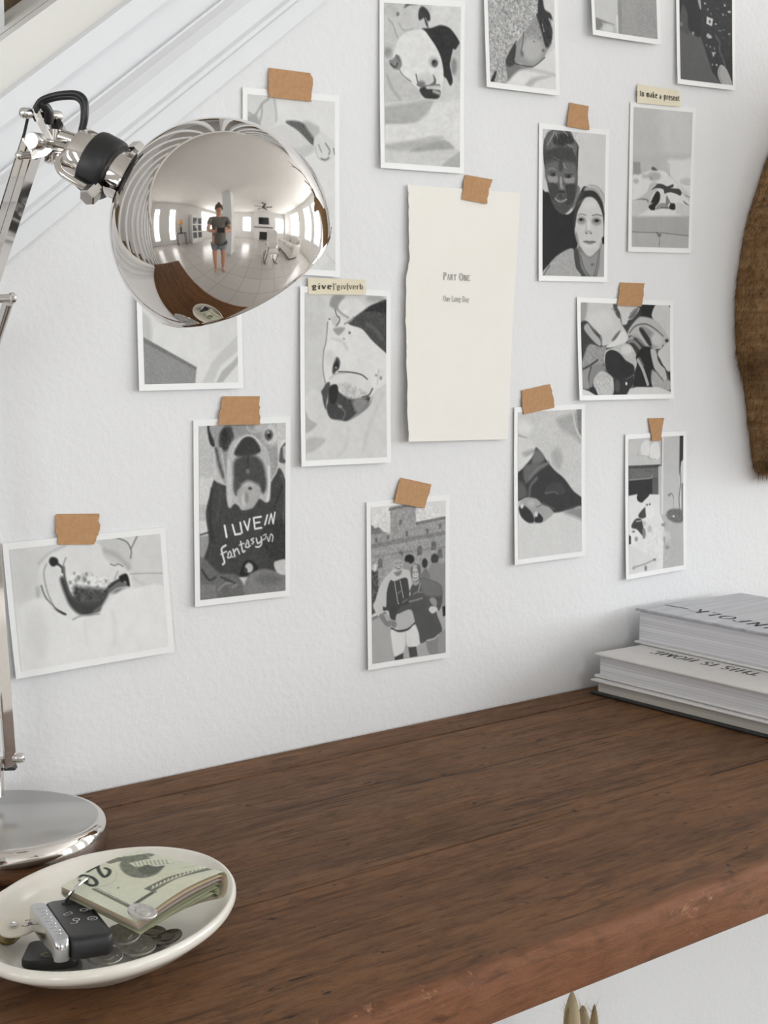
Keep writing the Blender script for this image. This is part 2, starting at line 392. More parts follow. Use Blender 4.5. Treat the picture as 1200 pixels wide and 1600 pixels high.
for lx in (-1.05, 1.15):
    for ly in (-0.40, -0.05):
        MB().box((lx, ly, (DZ - DT) / 2), (0.06, 0.06, DZ - DT), None, 0.004).build('leg', M['paint'], desk)
    MB().box((lx, -0.225, DZ - DT - 0.04), (0.03, 0.29, 0.08)).build('rail', M['paint'], desk)

# ------------------------------------------------------------------ flat prints: a small painter
def smooth_poly(p, closed=True, k=5):
    p = np.array(p, float); n = len(p); out = []
    for i in range(n if closed else n - 1):
        g = (lambda j: p[j % n]) if closed else (lambda j: p[min(max(j, 0), n - 1)])
        a, b, c, d = g(i - 1), g(i), g(i + 1), g(i + 2)
        for j in range(k):
            q = j / k
            out.append(0.5 * (2 * b + (c - a) * q + (2 * a - 5 * b + 4 * c - d) * q * q + (3 * b - a - 3 * c + d) * q ** 3))
    if not closed: out.append(p[-1])
    return np.array(out)
def vnoise(X, Y, sx, sy, seed):
    rs = np.random.RandomState(seed * 7 + 3); T = rs.rand(64, 64); out = 0; amp = 1; tot = 0
    for o in range(3):
        x = X / max(sx, 0.2) * 2 ** o + 11.3 * o + 100; y = Y / max(sy, 0.2) * 2 ** o + 5.7 * o + 100
        xi = np.floor(x).astype(int); yi = np.floor(y).astype(int); fx = x - xi; fy = y - yi; fx = fx * fx * (3 - 2 * fx); fy = fy * fy * (3 - 2 * fy)
        g = lambda a, b: T[a % 64, b % 64]
        out = out + amp * ((g(xi, yi) * (1 - fx) + g(xi + 1, yi) * fx) * (1 - fy) + (g(xi, yi + 1) * (1 - fx) + g(xi + 1, yi + 1) * fx) * fy); tot += amp; amp *= 0.6
    return (out / tot - 0.5) * 2
class Painter:
    def __init__(s, W, H, nx, ny, soft=(1.5, 0.5, 1.2, 0.35)):
        s.soft = soft; s.W, s.H = W, H
        s.X, s.Y = np.meshgrid(np.linspace(0, W, nx), np.linspace(0, H, ny)); s.v = np.full(s.X.shape, 128.0)
    def mm(s, pts): return np.array([(a * s.W / 1000, b * s.H / 1000) for a, b in pts])
    def seg_d(s, P, closed, sub):
        X, Y = s.X[sub], s.Y[sub]; D = np.full(X.shape, 1e9); ins = np.zeros(X.shape, bool)
        n = len(P)
        for i in range(n if closed else n - 1):
            a = P[i]; b = P[(i + 1) % n]; d = b - a; L = d @ d + 1e-12
            tt = np.clip(((X - a[0]) * d[0] + (Y - a[1]) * d[1]) / L, 0, 1)
            D = np.minimum(D, (X - a[0] - tt * d[0]) ** 2 + (Y - a[1] - tt * d[1]) ** 2)
            if closed:
                cr = (a[1] > Y) != (b[1] > Y)
                with np.errstate(divide='ignore', invalid='ignore'): xi = a[0] + (Y - a[1]) / (b[1] - a[1] + 1e-12) * d[0]
                ins ^= cr & (X < xi)
        D = np.sqrt(D)
        return np.where(ins, -D, D) if closed else D
    def window(s, P, pad):
        x0, y0 = P.min(0) - pad; x1, y1 = P.max(0) + pad; ny, nx = s.X.shape
        i0 = int(np.clip(math.floor(x0 / s.W * (nx - 1)), 0, nx)); i1 = int(np.clip(math.ceil(x1 / s.W * (nx - 1)) + 1, 0, nx))
        j0 = int(np.clip(math.floor(y0 / s.H * (ny - 1)), 0, ny)); j1 = int(np.clip(math.ceil(y1 / s.H * (ny - 1)) + 1, 0, ny))
        return (slice(j0, j1), slice(i0, i1))
    def cover(s, sub, m, g, a=1):
        m = np.clip(m, 0, 1) * a; s.v[sub] = s.v[sub] * (1 - m) + g * m
    def run(s, ops):
        for op in ops:
            k = op[0]
            if k == 'b': s.v[:] = op[1]
            elif k in 'pq':
                P = s.mm(op[1]); P = smooth_poly(P) if k == 'p' else P; f = op[3] * s.soft[0] + s.soft[1]; sub = s.window(P, f)
                if s.X[sub].size: s.cover(sub, 0.5 - s.seg_d(P, True, sub) / f, op[2], op[4])
            elif k in 'st':
                P = s.mm(op[1]); P = smooth_poly(P, False) if k == 's' else P; f = op[4] * s.soft[2] + s.soft[3]; sub = s.window(P, f + op[2])
                if s.X[sub].size: s.cover(sub, 0.5 - (s.seg_d(P, False, sub) - op[2] / 2) / f, op[3], op[5])
            elif k == 'n':
                N = vnoise(s.X, s.Y, op[2], op[3], op[6]) * op[1]
                if op[4]:
                    P = smooth_poly(s.mm(op[4])); m = np.clip(0.5 - s.seg_d(P, True, (slice(None), slice(None))) / max(op[5], 0.25), 0, 1); N = N * m
                s.v = s.v + N
        s.v = s.v + 5 * vnoise(s.X, s.Y, 9, 11, 77) * (s.v > 20) + 3.2 * vnoise(s.X, s.Y, 1.5, 2.0, 78)
        return np.clip(s.v, 4, 252)
def paint_attr(me, vals_rgb):
    at = me.color_attributes.new('print', 'FLOAT_COLOR', 'POINT')
    buf = np.ones((len(vals_rgb), 4), np.float32); buf[:, :3] = vals_rgb; at.data.foreach_set('color', buf.ravel())
M['print'] = bsdf('monochrome_print', (0.5, 0.5, 0.5), 0.55, 0, 0.15); t = NT(M['print']); an = t.n('Attribute'); an.attribute_name = 'print'; t.base(an.outputs['Color'])
M['note'] = bsdf('banknote_print', (0.5, 0.5, 0.5), 0.75); t = NT(M['note']); an = t.n('Attribute'); an.attribute_name = 'print'; t.base(an.outputs['Color'])
def grid_mesh(name, P, mat, parent, rgb=None):
    """P: (ny, nx, 3) array of points"""
    ny, nx = P.shape[:2]; V = P.reshape(-1, 3); off = Vector(V.mean(0))
    idx = np.arange(ny * nx).reshape(ny, nx)
    q = np.stack([idx[:-1, :-1], idx[1:, :-1], idx[1:, 1:], idx[:-1, 1:]], -1).reshape(-1, 4)
    me = bpy.data.meshes.new(name); me.vertices.add(len(V)); me.vertices.foreach_set('co', (V - np.array(off)).astype(np.float32).ravel())
    me.loops.add(q.size); me.loops.foreach_set('vertex_index', q.astype(np.int32).ravel())
    me.polygons.add(len(q)); me.polygons.foreach_set('loop_start', np.arange(0, q.size, 4, dtype=np.int32)); me.polygons.foreach_set('use_smooth', np.ones(len(q), bool))
    me.update(calc_edges=True); me.validate()
    if rgb is not None: paint_attr(me, rgb.reshape(-1, 3))
    me.materials.append(mat); o = bpy.data.objects.new(name, me)
    if parent is None: off = Vector((off.x, off.y, V[:, 2].min())); me.vertices.foreach_set('co', (V - np.array(off)).astype(np.float32).ravel())
    return link(o, parent, off)
def sheet(Pf, thick, nrm=(0, 1, 0)):
    """closed thin sheet from a grid of front points"""
    ny, nx = Pf.shape[:2]; B = Pf + np.array(nrm) * thick; V = np.concatenate([Pf.reshape(-1, 3), B.reshape(-1, 3)]); n = ny * nx
    idx = np.arange(n).reshape(ny, nx); fs = []
    for j in range(ny - 1):
        for i in range(nx - 1):
            a, b, c, d = idx[j, i], idx[j + 1, i], idx[j + 1, i + 1], idx[j, i + 1]; fs += [(a, b, c, d), (n + d, n + c, n + b, n + a)]
    edge = list(idx[0, :]) + list(idx[1:, -1]) + list(idx[-1, -2::-1]) + list(idx[-2:0:-1, 0])
    for i in range(len(edge)):
        a, b = edge[i], edge[(i + 1) % len(edge)]; fs.append((a, n + a, n + b, b))
    return MB().add([tuple(q) for q in V], [tuple(int(k) for k in f) for f in fs])

PRINTS = [
    ('pile', ((-0.0116,1.4127),(0.0924,1.4236),(0.0916,1.2667),(-0.0114,1.2642)), [
     ('b',208),('p',[(-42,-7),(635,-20),(608,120),(488,152),(278,181),(145,269),(-35,270)],202,0.97,1),
     ('p',[(191,64),(185,74),(170,78),(155,75),(149,65),(155,55),(170,51),(185,54)],100,0.97,1),('s',[(51,100),(112,133),(143,180),(189,226)],1.36,160,1.36,1),
     ('s',[(187,123),(248,162),(368,150)],1.17,170,1.36,1),('p',[(169,40),(144,66),(80,78),(16,71),(-11,47),(15,22),(78,9),(142,17)],190,2.92,1),
     ('p',[(252,25),(289,-6),(341,-22),(461,-16),(424,-1),(334,7)],90,0.97,1),
     ('p',[(606,30),(665,-7),(1027,-8),(1032,241),(941,196),(879,143),(728,118),(578,138)],217,0.78,1),
     ('p',[(441,88),(443,36),(485,10),(545,25),(588,58),(592,93),(559,102),(571,143),(535,119),(509,82),(472,94)],55,0.78,1),('s',[(531,81),(562,111)],1.17,150,0.78,1),
     ('p',[(485,149),(608,140),(728,120),(849,134),(941,183),(990,230),(935,267),(900,264),(883,316),(861,359),(885,420),(898,468),(864,491),(818,450),(773,432),(761,390),(718,323),(625,237),(549,184)],42,0.68,1),
     ('p',[(1017,225),(935,266),(905,274),(871,330),(888,413),(1022,456)],196,0.78,1),
     ('p',[(952,369),(942,403),(915,419),(889,405),(877,372),(887,337),(913,322),(940,335)],135,2.43,1),
     ('p',[(-19,283),(123,266),(109,333),(58,362),(195,440),(406,507),(476,584),(259,616),(-9,654)],196,1.17,1),
     ('p',[(94,306),(79,328),(42,339),(5,331),(-11,310),(4,288),(40,277),(78,285)],150,2.43,1),('s',[(30,446),(92,526),(199,591)],2.53,170,2.53,1),
     ('p',[(138,290),(174,227),(278,181),(428,154),(511,155),(587,197),(674,255),(736,315),(772,390),(773,459),(738,550),(708,573),(588,582),(483,559),(437,520),(286,471),(194,426),(114,340)],226,0.68,1),
     ('p',[(58,362),(110,347),(154,321),(199,329),(226,377),(187,411),(111,405)],130,0.78,1),('s',[(81,379),(141,397),(170,372)],1.56,70,0.78,1),
     ('s',[(154,321),(193,357)],0.97,80,0.78,1),('s',[(194,412),(240,445),(346,482)],0.97,110,0.97,1),
     ('p',[(711,347),(691,370),(644,381),(596,374),(576,352),(595,330),(642,319),(690,326)],185,2.43,1),
     ('p',[(700,357),(688,374),(659,382),(629,376),(616,360),(628,343),(658,335),(688,340)],85,0.97,1),
     ('p',[(672,349),(665,356),(648,359),(631,357),(624,351),(630,343),(647,340),(664,342)],40,0.78,1),
     ('p',[(646,457),(615,487),(541,502),(467,493),(435,465),(466,434),(540,419),(614,429)],205,2.92,1),('s',[(412,435),(436,482),(474,506)],1.36,90,0.78,1),
     ('p',[(637,429),(676,462),(661,494),(587,500),(646,470)],95,0.97,1),('s',[(429,498),(512,505),(616,496),(722,492)],1.56,105,0.97,1),
     ('p',[(534,489),(519,501),(482,508),(444,504),(429,493),(444,480),(481,473),(518,477)],120,1.75,1),
     ('p',[(455,530),(512,509),(587,518),(677,521),(737,529),(711,573),(588,583),(513,573)],50,0.78,1),('s',[(557,514),(647,505),(729,507)],2.14,195,0.97,1),
     ('s',[(647,532),(723,543)],2.92,170,1.56,1),('p',[(-39,659),(289,608),(558,583),(799,592),(1039,572),(1048,1012),(-29,1025)],210,0.78,1),
     ('p',[(-39,662),(289,619),(559,592),(642,605),(501,696),(367,739),(-36,762)],178,1.94,1),
     ('p',[(-36,772),(367,743),(561,687),(649,609),(799,599),(1039,590),(1046,895),(714,808),(295,855),(-33,885)],224,0.97,1),
     ('p',[(-33,895),(445,843),(714,815),(744,831),(342,915),(-32,916)],184,2.14,1),('p',[(327,919),(737,835),(918,881),(686,899)],168,1.36,1),
     ('p',[(748,1003),(1031,896),(1033,999)],178,1.36,1),('n',10,5.83,2.92,None,0.0,1),]),
    ('knit', ((0.1125,1.5038),(0.2139,1.5066),(0.2182,1.3512),(0.1168,1.3483)), [
     ('b',210),('p',[(242,882),(431,863),(655,872),(864,786),(1140,707),(1154,1086),(235,1082)],222,0.95,1),
     ('s',[(276,913),(533,887),(812,893),(1013,907)],2.71,190,2.71,1),('p',[(535,991),(657,938),(924,916),(724,954),(625,996)],180,2.03,1),
     ('p',[(568,952),(529,974),(434,986),(339,983),(300,964),(338,942),(433,930),(528,933)],228,2.71,1),
     ('p',[(230,868),(274,814),(384,743),(431,863),(655,872),(477,894),(366,933),(233,987)],120,1.69,1),
     ('p',[(384,752),(516,662),(603,606),(734,525),(911,531),(958,603),(950,697),(875,757),(809,808),(677,856),(566,871),(454,858),(375,852)],150,0.81,1),
     ('p',[(819,746),(771,805),(654,834),(535,816),(485,762),(532,703),(649,674),(768,692)],182,4.07,1),
     ('p',[(723,516),(753,426),(819,414),(854,482),(944,506),(967,547),(934,544),(965,622),(939,698),(863,730),(804,639),(758,575)],52,1.08,1),
     ('s',[(813,582),(837,628)],1.08,150,0.68,1),('s',[(917,540),(958,589)],1.08,190,0.68,1),('n',30,1.49,1.49,[(516,662),(911,531),(962,697),(718,727)],2.71,4),
     ('s',[(526,633),(511,718),(474,786)],1.22,90,0.95,1),('s',[(384,752),(363,819),(331,854)],4.07,50,1.36,1),
     ('p',[(241,858),(296,794),(411,713),(385,766),(364,829),(387,861),(287,889)],60,0.95,1),('s',[(286,856),(476,868),(610,869),(699,855),(842,797)],1.08,70,0.68,1),
     ('p',[(519,793),(513,807),(497,813),(481,808),(474,795),(481,782),(496,775),(512,780)],110,1.22,1),
     ('p',[(839,752),(833,758),(819,761),(805,760),(799,754),(804,748),(818,745),(833,746)],100,0.81,1),
     ('p',[(699,702),(695,706),(684,708),(673,707),(668,704),(673,700),(683,698),(695,699)],110,0.68,1),
     ('p',[(796,672),(792,675),(783,677),(774,676),(770,673),(773,670),(783,668),(792,669)],110,0.68,1),
     ('p',[(907,391),(1127,381),(1132,497),(978,518),(944,496),(854,468)],214,0.54,1),
     ('p',[(-94,68),(752,30),(749,473),(723,521),(603,606),(515,652),(406,714),(274,814),(219,864),(248,919),(233,1001),(-80,1016)],172,0.41,1),
     ('n',58,2.3,1.36,[(-94,68),(752,30),(749,473),(723,521),(603,606),(515,652),(406,714),(274,814),(219,864),(248,919),(233,1001),(-80,1016)],0.41,5),
     ('n',40,0.95,2.71,[(-94,68),(741,30),(743,473),(603,601),(405,709),(219,859),(239,1001),(-80,1016)],0.41,6),
     ('p',[(-2,998),(64,938),(97,927),(76,966),(48,995)],40,0.54,1),]),
    ('carpet', ((0.2545,1.5696),(0.3622,1.5738),(0.3682,1.4184),(0.2605,1.4143)), [
     ('b',165),('q',[(-128,32),(392,17),(375,1003),(-111,1026)],200,0.53,1),('q',[(-113,915),(311,945),(362,1004),(-111,1030)],188,1.06,1),
     ('q',[(-113,926),(21,918),(311,945),(-113,943)],130,1.06,1),('p',[(-12,936),(66,931),(111,965),(-11,1010)],130,1.86,1),
     ('p',[(290,972),(264,993),(201,1005),(138,1001),(111,984),(137,962),(200,950),(263,954)],205,1.86,1),('q',[(344,877),(381,874),(369,1013),(340,1006)],222,0.4,1),
     ('q',[(372,0),(1088,0),(1094,1003),(371,1004)],158,0.53,1),('n',20,0.8,0.8,[(372,0),(1088,0),(1094,1003),(371,1004)],0.53,7),
     ('q',[(388,764),(441,760),(424,1000),(371,1004)],145,1.86,1),]),
    ('aisle', ((0.3938,1.5382),(0.4952,1.5423),(0.5015,1.3869),(0.4001,1.3828)), [
     ('b',38),('q',[(-43,1030),(-7,634),(48,488),(96,481),(154,533),(193,648),(291,675),(400,679),(478,766),(610,921),(684,954),(784,1003)],88,0.79,1),
     ('p',[(-13,635),(48,488),(96,481),(163,573),(193,653),(110,674)],72,1.31,1),('n',10,0.79,0.79,None,0.0,9),
     ('p',[(93,441),(405,409),(416,562),(387,671),(279,671),(167,627),(148,529)],30,1.31,1),
     ('p',[(51,609),(45,621),(29,626),(11,622),(3,611),(10,600),(26,595),(44,599)],120,0.92,1),
     ('p',[(276,660),(270,669),(255,674),(239,671),(232,662),(238,653),(253,649),(269,652)],150,0.65,1),('p',[(345,412),(393,410),(410,481),(379,473)],160,0.39,1),
     ('q',[(516,526),(637,536),(613,591),(507,578)],205,0.33,1),('p',[(594,558),(588,567),(573,571),(558,568),(551,560),(557,552),(572,548),(587,551)],80,0.52,1),
     ('p',[(502,666),(542,646),(616,670),(551,682)],175,0.52,1),('q',[(600,776),(690,774),(632,813)],165,0.52,1),
     ('p',[(507,434),(501,439),(486,442),(470,441),(464,436),(470,431),(485,428),(500,429)],170,0.39,1),
     ('p',[(876,424),(871,432),(860,435),(848,433),(842,426),(847,419),(858,415),(870,418)],170,0.39,1),
     ('p',[(978,465),(969,471),(947,475),(925,473),(915,468),(924,462),(946,458),(968,460)],180,0.39,1),
     ('p',[(847,493),(841,499),(828,501),(814,500),(808,495),(813,490),(827,487),(841,489)],150,0.39,1),
     ('p',[(608,504),(606,512),(600,516),(593,513),(589,505),(591,496),(598,493),(605,496)],120,0.39,1),
     ('p',[(551,475),(547,482),(537,485),(527,483),(522,476),(526,469),(536,466),(546,468)],140,0.39,1),
     ('p',[(709,569),(703,573),(688,575),(673,575),(666,571),(672,567),(687,565),(703,566)],200,0.39,1),
     ('p',[(794,613),(786,617),(764,619),(741,619),(732,615),(741,611),(763,609),(785,609)],120,0.39,1),
     ('p',[(855,603),(851,607),(841,609),(831,608),(826,604),(830,600),(841,598),(851,600)],110,0.39,1),
     ('p',[(967,627),(961,632),(945,635),(930,634),(923,629),(929,625),(945,622),(960,623)],160,0.39,1),
     ('p',[(518,732),(515,738),(507,741),(498,739),(494,734),(497,728),(506,725),(514,727)],130,0.39,1),
     ('p',[(593,739),(589,743),(579,745),(569,744),(565,740),(569,736),(579,734),(589,735)],170,0.39,1),
     ('p',[(668,748),(665,757),(659,760),(652,757),(648,749),(651,741),(657,737),(664,740)],150,0.39,1),
     ('p',[(630,866),(626,873),(616,876),(606,874),(601,868),(605,861),(615,858),(625,860)],140,0.39,1),
     ('p',[(715,865),(710,870),(697,873),(683,871),(677,867),(682,861),(696,859),(709,860)],190,0.39,1),
     ('p',[(894,496),(891,500),(882,502),(874,500),(870,497),(873,493),(882,491),(890,492)],110,0.39,1),
     ('p',[(775,555),(772,558),(765,559),(759,558),(756,556),(758,553),(765,552),(772,553)],100,0.39,1),
     ('p',[(954,704),(951,707),(944,708),(938,708),(935,705),(937,703),(944,701),(951,702)],100,0.39,1),
     ('p',[(746,453),(739,458),(723,461),(705,460),(698,455),(705,449),(722,447),(739,448)],70,0.39,1),
     ('p',[(847,660),(843,664),(833,666),(823,665),(818,661),(822,657),(832,655),(843,656)],80,0.39,1),
     ('p',[(701,603),(696,607),(684,608),(672,608),(667,605),(672,601),(684,599),(696,600)],70,0.39,1),
     ('s',[(688,658),(763,704),(755,753),(819,813),(859,870)],3.27,78,1.18,1),
     ('p',[(712,917),(739,880),(780,860),(847,870),(922,912),(988,1003),(808,1006),(733,960)],170,0.52,1),('s',[(764,887),(743,929),(795,989)],1.31,140,0.92,1),
     ('n',22,1.44,1.44,[(377,21),(1006,-7),(1001,828),(724,840),(470,649)],1.31,10),]),
    ('faces', ((0.1946,1.3231),(0.2976,1.3261),(0.2986,1.1726),(0.1966,1.171)), [
     ('b',206),('q',[(502,-57),(1052,-45),(1067,419),(520,432)],211,4.64,1),
     ('p',[(-45,461),(46,427),(122,442),(334,566),(485,538),(634,381),(731,395),(638,511),(552,796),(307,847),(123,920),(43,1016),(-58,1024)],32,0.7,1),
     ('p',[(527,371),(595,386),(560,480),(466,531),(481,433)],120,1.16,1),
     ('p',[(12,204),(23,107),(49,41),(132,4),(293,-4),(427,3),(476,42),(556,97),(549,171),(552,366),(511,465),(447,531),(325,572),(201,536),(123,466),(66,363)],80,0.7,1),
     ('p',[(50,65),(132,4),(293,-4),(427,3),(486,50),(562,96),(509,139),(450,108),(278,110),(165,118),(72,153)],100,0.93,1),
     ('p',[(154,86),(199,36),(389,12),(487,66),(392,94),(259,107)],52,1.63,1),('s',[(70,105),(125,63),(179,12)],1.39,150,0.93,1),('s',[(198,15),(229,59)],0.93,150,0.7,1),
     ('s',[(312,1),(389,29)],0.93,150,0.7,1),('s',[(392,94),(469,108),(510,155)],1.63,135,1.16,1),('n',26,0.93,2.09,[(28,1),(484,-16),(566,104),(72,153)],0.93,11),
     ('s',[(27,66),(12,139),(29,235)],1.04,40,0.7,1),('s',[(554,105),(549,171),(546,252)],1.16,30,0.7,1),
     ('p',[(44,154),(278,114),(470,124),(521,204),(473,206),(263,208),(168,191),(56,218)],66,1.63,1),('s',[(168,191),(263,212),(454,210)],0.81,40,0.58,1),
     ('s',[(168,187),(253,203)],0.7,120,0.46,1),('p',[(57,250),(206,214),(473,214),(533,269),(498,352),(80,354)],105,2.32,1),
     ('p',[(321,243),(311,272),(285,284),(258,273),(245,245),(255,216),(282,203),(309,214)],70,1.63,1),('s',[(321,226),(360,254)],1.63,150,0.93,1),
     ('s',[(96,273),(142,260),(199,271)],1.16,135,0.7,1),('p',[(83,314),(210,311),(240,342),(184,364),(99,358)],150,0.93,1),
     ('p',[(334,323),(496,311),(494,352),(460,365),(364,355)],150,0.93,1),
     ('p',[(206,304),(192,313),(158,317),(123,314),(108,307),(122,299),(157,294),(192,297)],60,0.58,1),
     ('p',[(191,305),(186,312),(173,315),(159,312),(154,306),(159,299),(172,295),(185,298)],20,0.35,1),
     ('p',[(458,308),(441,317),(401,322),(360,319),(343,311),(359,302),(400,297),(440,300)],60,0.58,1),
     ('p',[(427,309),(421,316),(406,320),(391,317),(385,310),(391,302),(406,299),(421,301)],18,0.35,1),('s',[(106,289),(209,288)],0.7,50,0.46,1),
     ('s',[(333,297),(476,291)],0.7,50,0.46,1),('p',[(267,309),(309,308),(356,388),(309,409),(261,394)],95,0.93,1),
     ('p',[(306,348),(302,374),(289,385),(275,375),(269,349),(273,324),(286,313),(300,323)],165,0.93,1),
     ('p',[(325,384),(318,394),(299,398),(280,395),(272,386),(279,376),(298,372),(317,375)],150,0.93,1),
     ('p',[(350,392),(345,400),(331,404),(318,401),(312,393),(317,385),(331,381),(344,384)],120,0.93,1),
     ('p',[(347,419),(328,425),(281,428),(234,427),(215,422),(234,416),(281,412),(328,413)],40,0.7,1),('p',[(100,370),(213,367),(253,422),(179,480),(122,458)],62,0.93,1),
     ('p',[(364,371),(508,363),(492,465),(370,517),(386,435)],60,1.16,1),('p',[(198,464),(243,431),(329,433),(378,468),(293,488)],90,0.93,1),
     ('s',[(194,466),(246,483),(302,486),(378,468)],1.63,150,0.58,1),('p',[(308,444),(301,453),(282,457),(263,454),(255,445),(263,436),(281,431),(300,435)],60,0.7,1),
     ('p',[(358,460),(339,466),(292,470),(245,469),(226,463),(245,457),(292,454),(339,455)],70,0.58,1),
     ('p',[(218,504),(369,500),(409,532),(325,570),(239,543)],75,1.39,1),('n',16,0.93,1.16,[(34,138),(528,122),(541,472),(324,566),(104,466)],0.93,12),
     ('p',[(500,684),(505,554),(559,456),(654,396),(809,384),(948,430),(1001,545),(1008,749),(977,717),(910,472),(752,427),(599,479),(555,594),(551,756)],60,0.93,1),
     ('p',[(654,396),(750,357),(887,366),(988,421),(1020,519),(991,545),(909,448),(790,401)],165,1.16,1),('s',[(731,370),(868,379),(969,446),(1003,528)],1.16,205,0.7,1),
     ('p',[(510,675),(529,578),(583,480),(694,446),(831,440),(920,472),(986,553),(990,635),(982,733),(921,800),(844,841),(767,858),(669,839),(581,779),(530,715)],205,0.7,1),
     ('p',[(520,691),(559,707),(610,803),(689,843),(611,819),(551,756)],150,1.39,1),('p',[(920,783),(977,701),(988,619),(998,750)],165,1.39,1),
     ('p',[(589,479),(674,412),(829,400),(949,463),(992,553),(990,627),(962,554),(891,481),(792,442),(675,449)],48,0.7,1),
     ('p',[(589,479),(675,449),(562,545),(519,659),(506,684),(506,570)],55,0.7,1),
     ('p',[(862,490),(828,514),(746,525),(663,517),(628,495),(661,471),(743,460),(826,467)],216,3.48,1),('s',[(573,573),(621,564),(699,571)],0.93,120,0.58,1),
     ('s',[(796,571),(874,562),(953,570)],1.04,100,0.58,1),('p',[(696,607),(675,627),(624,636),(572,629),(549,610),(570,590),(622,581),(674,588)],150,1.63,1),
     ('p',[(948,607),(925,628),(867,638),(808,630),(784,610),(807,589),(865,579),(923,587)],150,1.63,1),
     ('p',[(665,602),(651,609),(619,612),(586,610),(572,603),(586,596),(618,593),(651,595)],90,0.46,1),
     ('p',[(636,602),(630,610),(615,613),(600,610),(593,603),(599,595),(614,592),(629,595)],22,0.35,1),
     ('p',[(920,603),(906,611),(870,615),(834,613),(819,605),(833,598),(869,594),(905,596)],80,0.46,1),
     ('p',[(895,604),(888,612),(872,616),(855,613),(848,605),(854,597),(871,593),(888,596)],20,0.35,1),('s',[(710,615),(702,656),(693,681)],0.93,180,0.93,1),
     ('p',[(800,683),(782,689),(738,692),(694,690),(676,685),(693,679),(737,676),(781,678)],175,0.93,1),
     ('p',[(720,696),(715,700),(703,702),(691,700),(686,697),(691,693),(703,692),(715,693)],90,0.46,1),
     ('p',[(794,695),(789,699),(777,701),(765,699),(759,696),(764,692),(777,691),(789,692)],95,0.46,1),
     ('p',[(755,639),(752,662),(741,672),(730,662),(724,640),(728,616),(739,607),(750,616)],226,0.93,1),
     ('p',[(877,776),(843,793),(761,801),(679,795),(644,779),(677,761),(759,753),(842,759)],214,2.32,1),
     ('p',[(657,754),(714,747),(759,751),(802,746),(861,754),(783,772),(715,770)],135,0.58,1),('s',[(657,756),(759,755),(861,755)],0.7,80,0.35,1),
     ('p',[(581,787),(689,843),(786,858),(902,808),(999,774),(1010,1002),(541,1005),(498,877)],120,1.16,1),
     ('p',[(611,835),(767,866),(922,824),(887,946),(810,995),(674,956)],150,1.86,1),('s',[(612,852),(673,940),(752,996)],1.16,90,0.93,1),
     ('s',[(922,824),(867,938),(830,995)],1.16,100,0.93,1),('p',[(839,914),(830,921),(808,924),(786,922),(777,915),(785,908),(807,905),(829,907)],110,0.93,1),
     ('p',[(477,829),(553,804),(593,860),(615,932),(695,1004),(541,1005),(510,933)],70,1.16,1),
     ('p',[(6,1008),(104,920),(270,847),(476,805),(507,869),(539,941),(599,1009)],170,0.7,1),
     ('n',26,1.04,1.04,[(6,1008),(104,920),(270,847),(476,805),(507,869),(599,1009)],0.93,13),('s',[(15,1000),(69,960),(114,928)],0.7,40,0.46,1),
     ('p',[(941,799),(1003,774),(1010,1006),(889,1007),(925,914)],170,0.93,1),('q',[(958,726),(1012,708),(1010,770),(969,766)],25,0.46,1),]),
    ('bed', ((0.3294,1.3576),(0.4368,1.362),(0.4347,1.2076),(0.33,1.2048)), [
     ('b',205),('q',[(-82,-12),(1052,-40),(1042,376),(-16,404)],192,6.85,1),('q',[(455,-33),(1053,-24),(1040,360),(482,344)],203,13.69,1),
     ('q',[(-58,343),(1037,312),(1046,440),(-47,506)],188,4.56,1),('p',[(581,365),(838,350),(1080,351),(1058,600),(853,549),(648,474)],222,2.85,1),
     ('q',[(5,390),(125,387),(152,462),(12,499)],150,1.14,1),('q',[(125,387),(602,374),(631,473),(141,462)],190,1.6,1),('s',[(423,388),(427,437)],0.46,160,0.57,1),
     ('s',[(619,383),(631,473)],0.68,165,0.91,1),
     ('p',[(-9,506),(120,481),(250,451),(427,437),(562,448),(632,482),(771,529),(867,586),(1036,693),(995,767),(10,785)],222,0.91,1),
     ('p',[(327,440),(320,422),(358,417),(421,440)],95,0.57,1),('p',[(480,481),(447,505),(365,517),(283,509),(247,487),(279,463),(361,451),(444,459)],178,2.05,1),
     ('s',[(308,492),(332,509)],0.91,110,0.68,1),('p',[(266,486),(250,498),(210,503),(169,499),(151,489),(167,477),(207,472),(249,475)],185,1.6,1),
     ('p',[(105,526),(92,538),(59,544),(25,539),(10,528),(23,515),(57,510),(91,514)],180,1.6,1),
     ('p',[(1051,504),(1017,522),(932,531),(846,526),(810,510),(844,492),(928,483),(1014,488)],195,1.83,1),('s',[(773,547),(856,591),(938,621)],0.68,170,0.68,1),
     ('s',[(926,612),(1008,624)],0.91,140,0.91,1),('p',[(883,650),(954,671),(1024,688),(1013,693),(943,681)],70,0.68,1),('s',[(886,526),(1036,532)],0.57,165,0.57,1),
     ('p',[(99,655),(239,603),(300,539),(411,528),(437,577),(371,600),(319,642),(310,669),(266,679),(253,657)],192,0.91,1),
     ('p',[(13,670),(99,655),(253,652),(266,679),(154,658)],80,0.57,1),('q',[(-9,661),(100,659),(253,657),(291,723),(11,799)],200,1.14,1),
     ('q',[(747,661),(1035,683),(1019,785),(753,743)],205,1.14,1),
     ('p',[(326,583),(390,555),(434,536),(523,539),(592,551),(659,540),(698,533),(705,553),(660,563),(797,565),(850,591),(829,614),(754,602),(663,595),(584,601),(551,606),(526,575),(414,568)],66,0.46,1),
     ('p',[(415,582),(482,580),(539,602),(558,628),(533,674),(557,701),(490,702),(444,685),(474,639)],215,0.57,1),
     ('p',[(568,615),(640,595),(709,603),(756,634),(736,670),(691,680),(656,663),(598,646)],222,0.57,1),
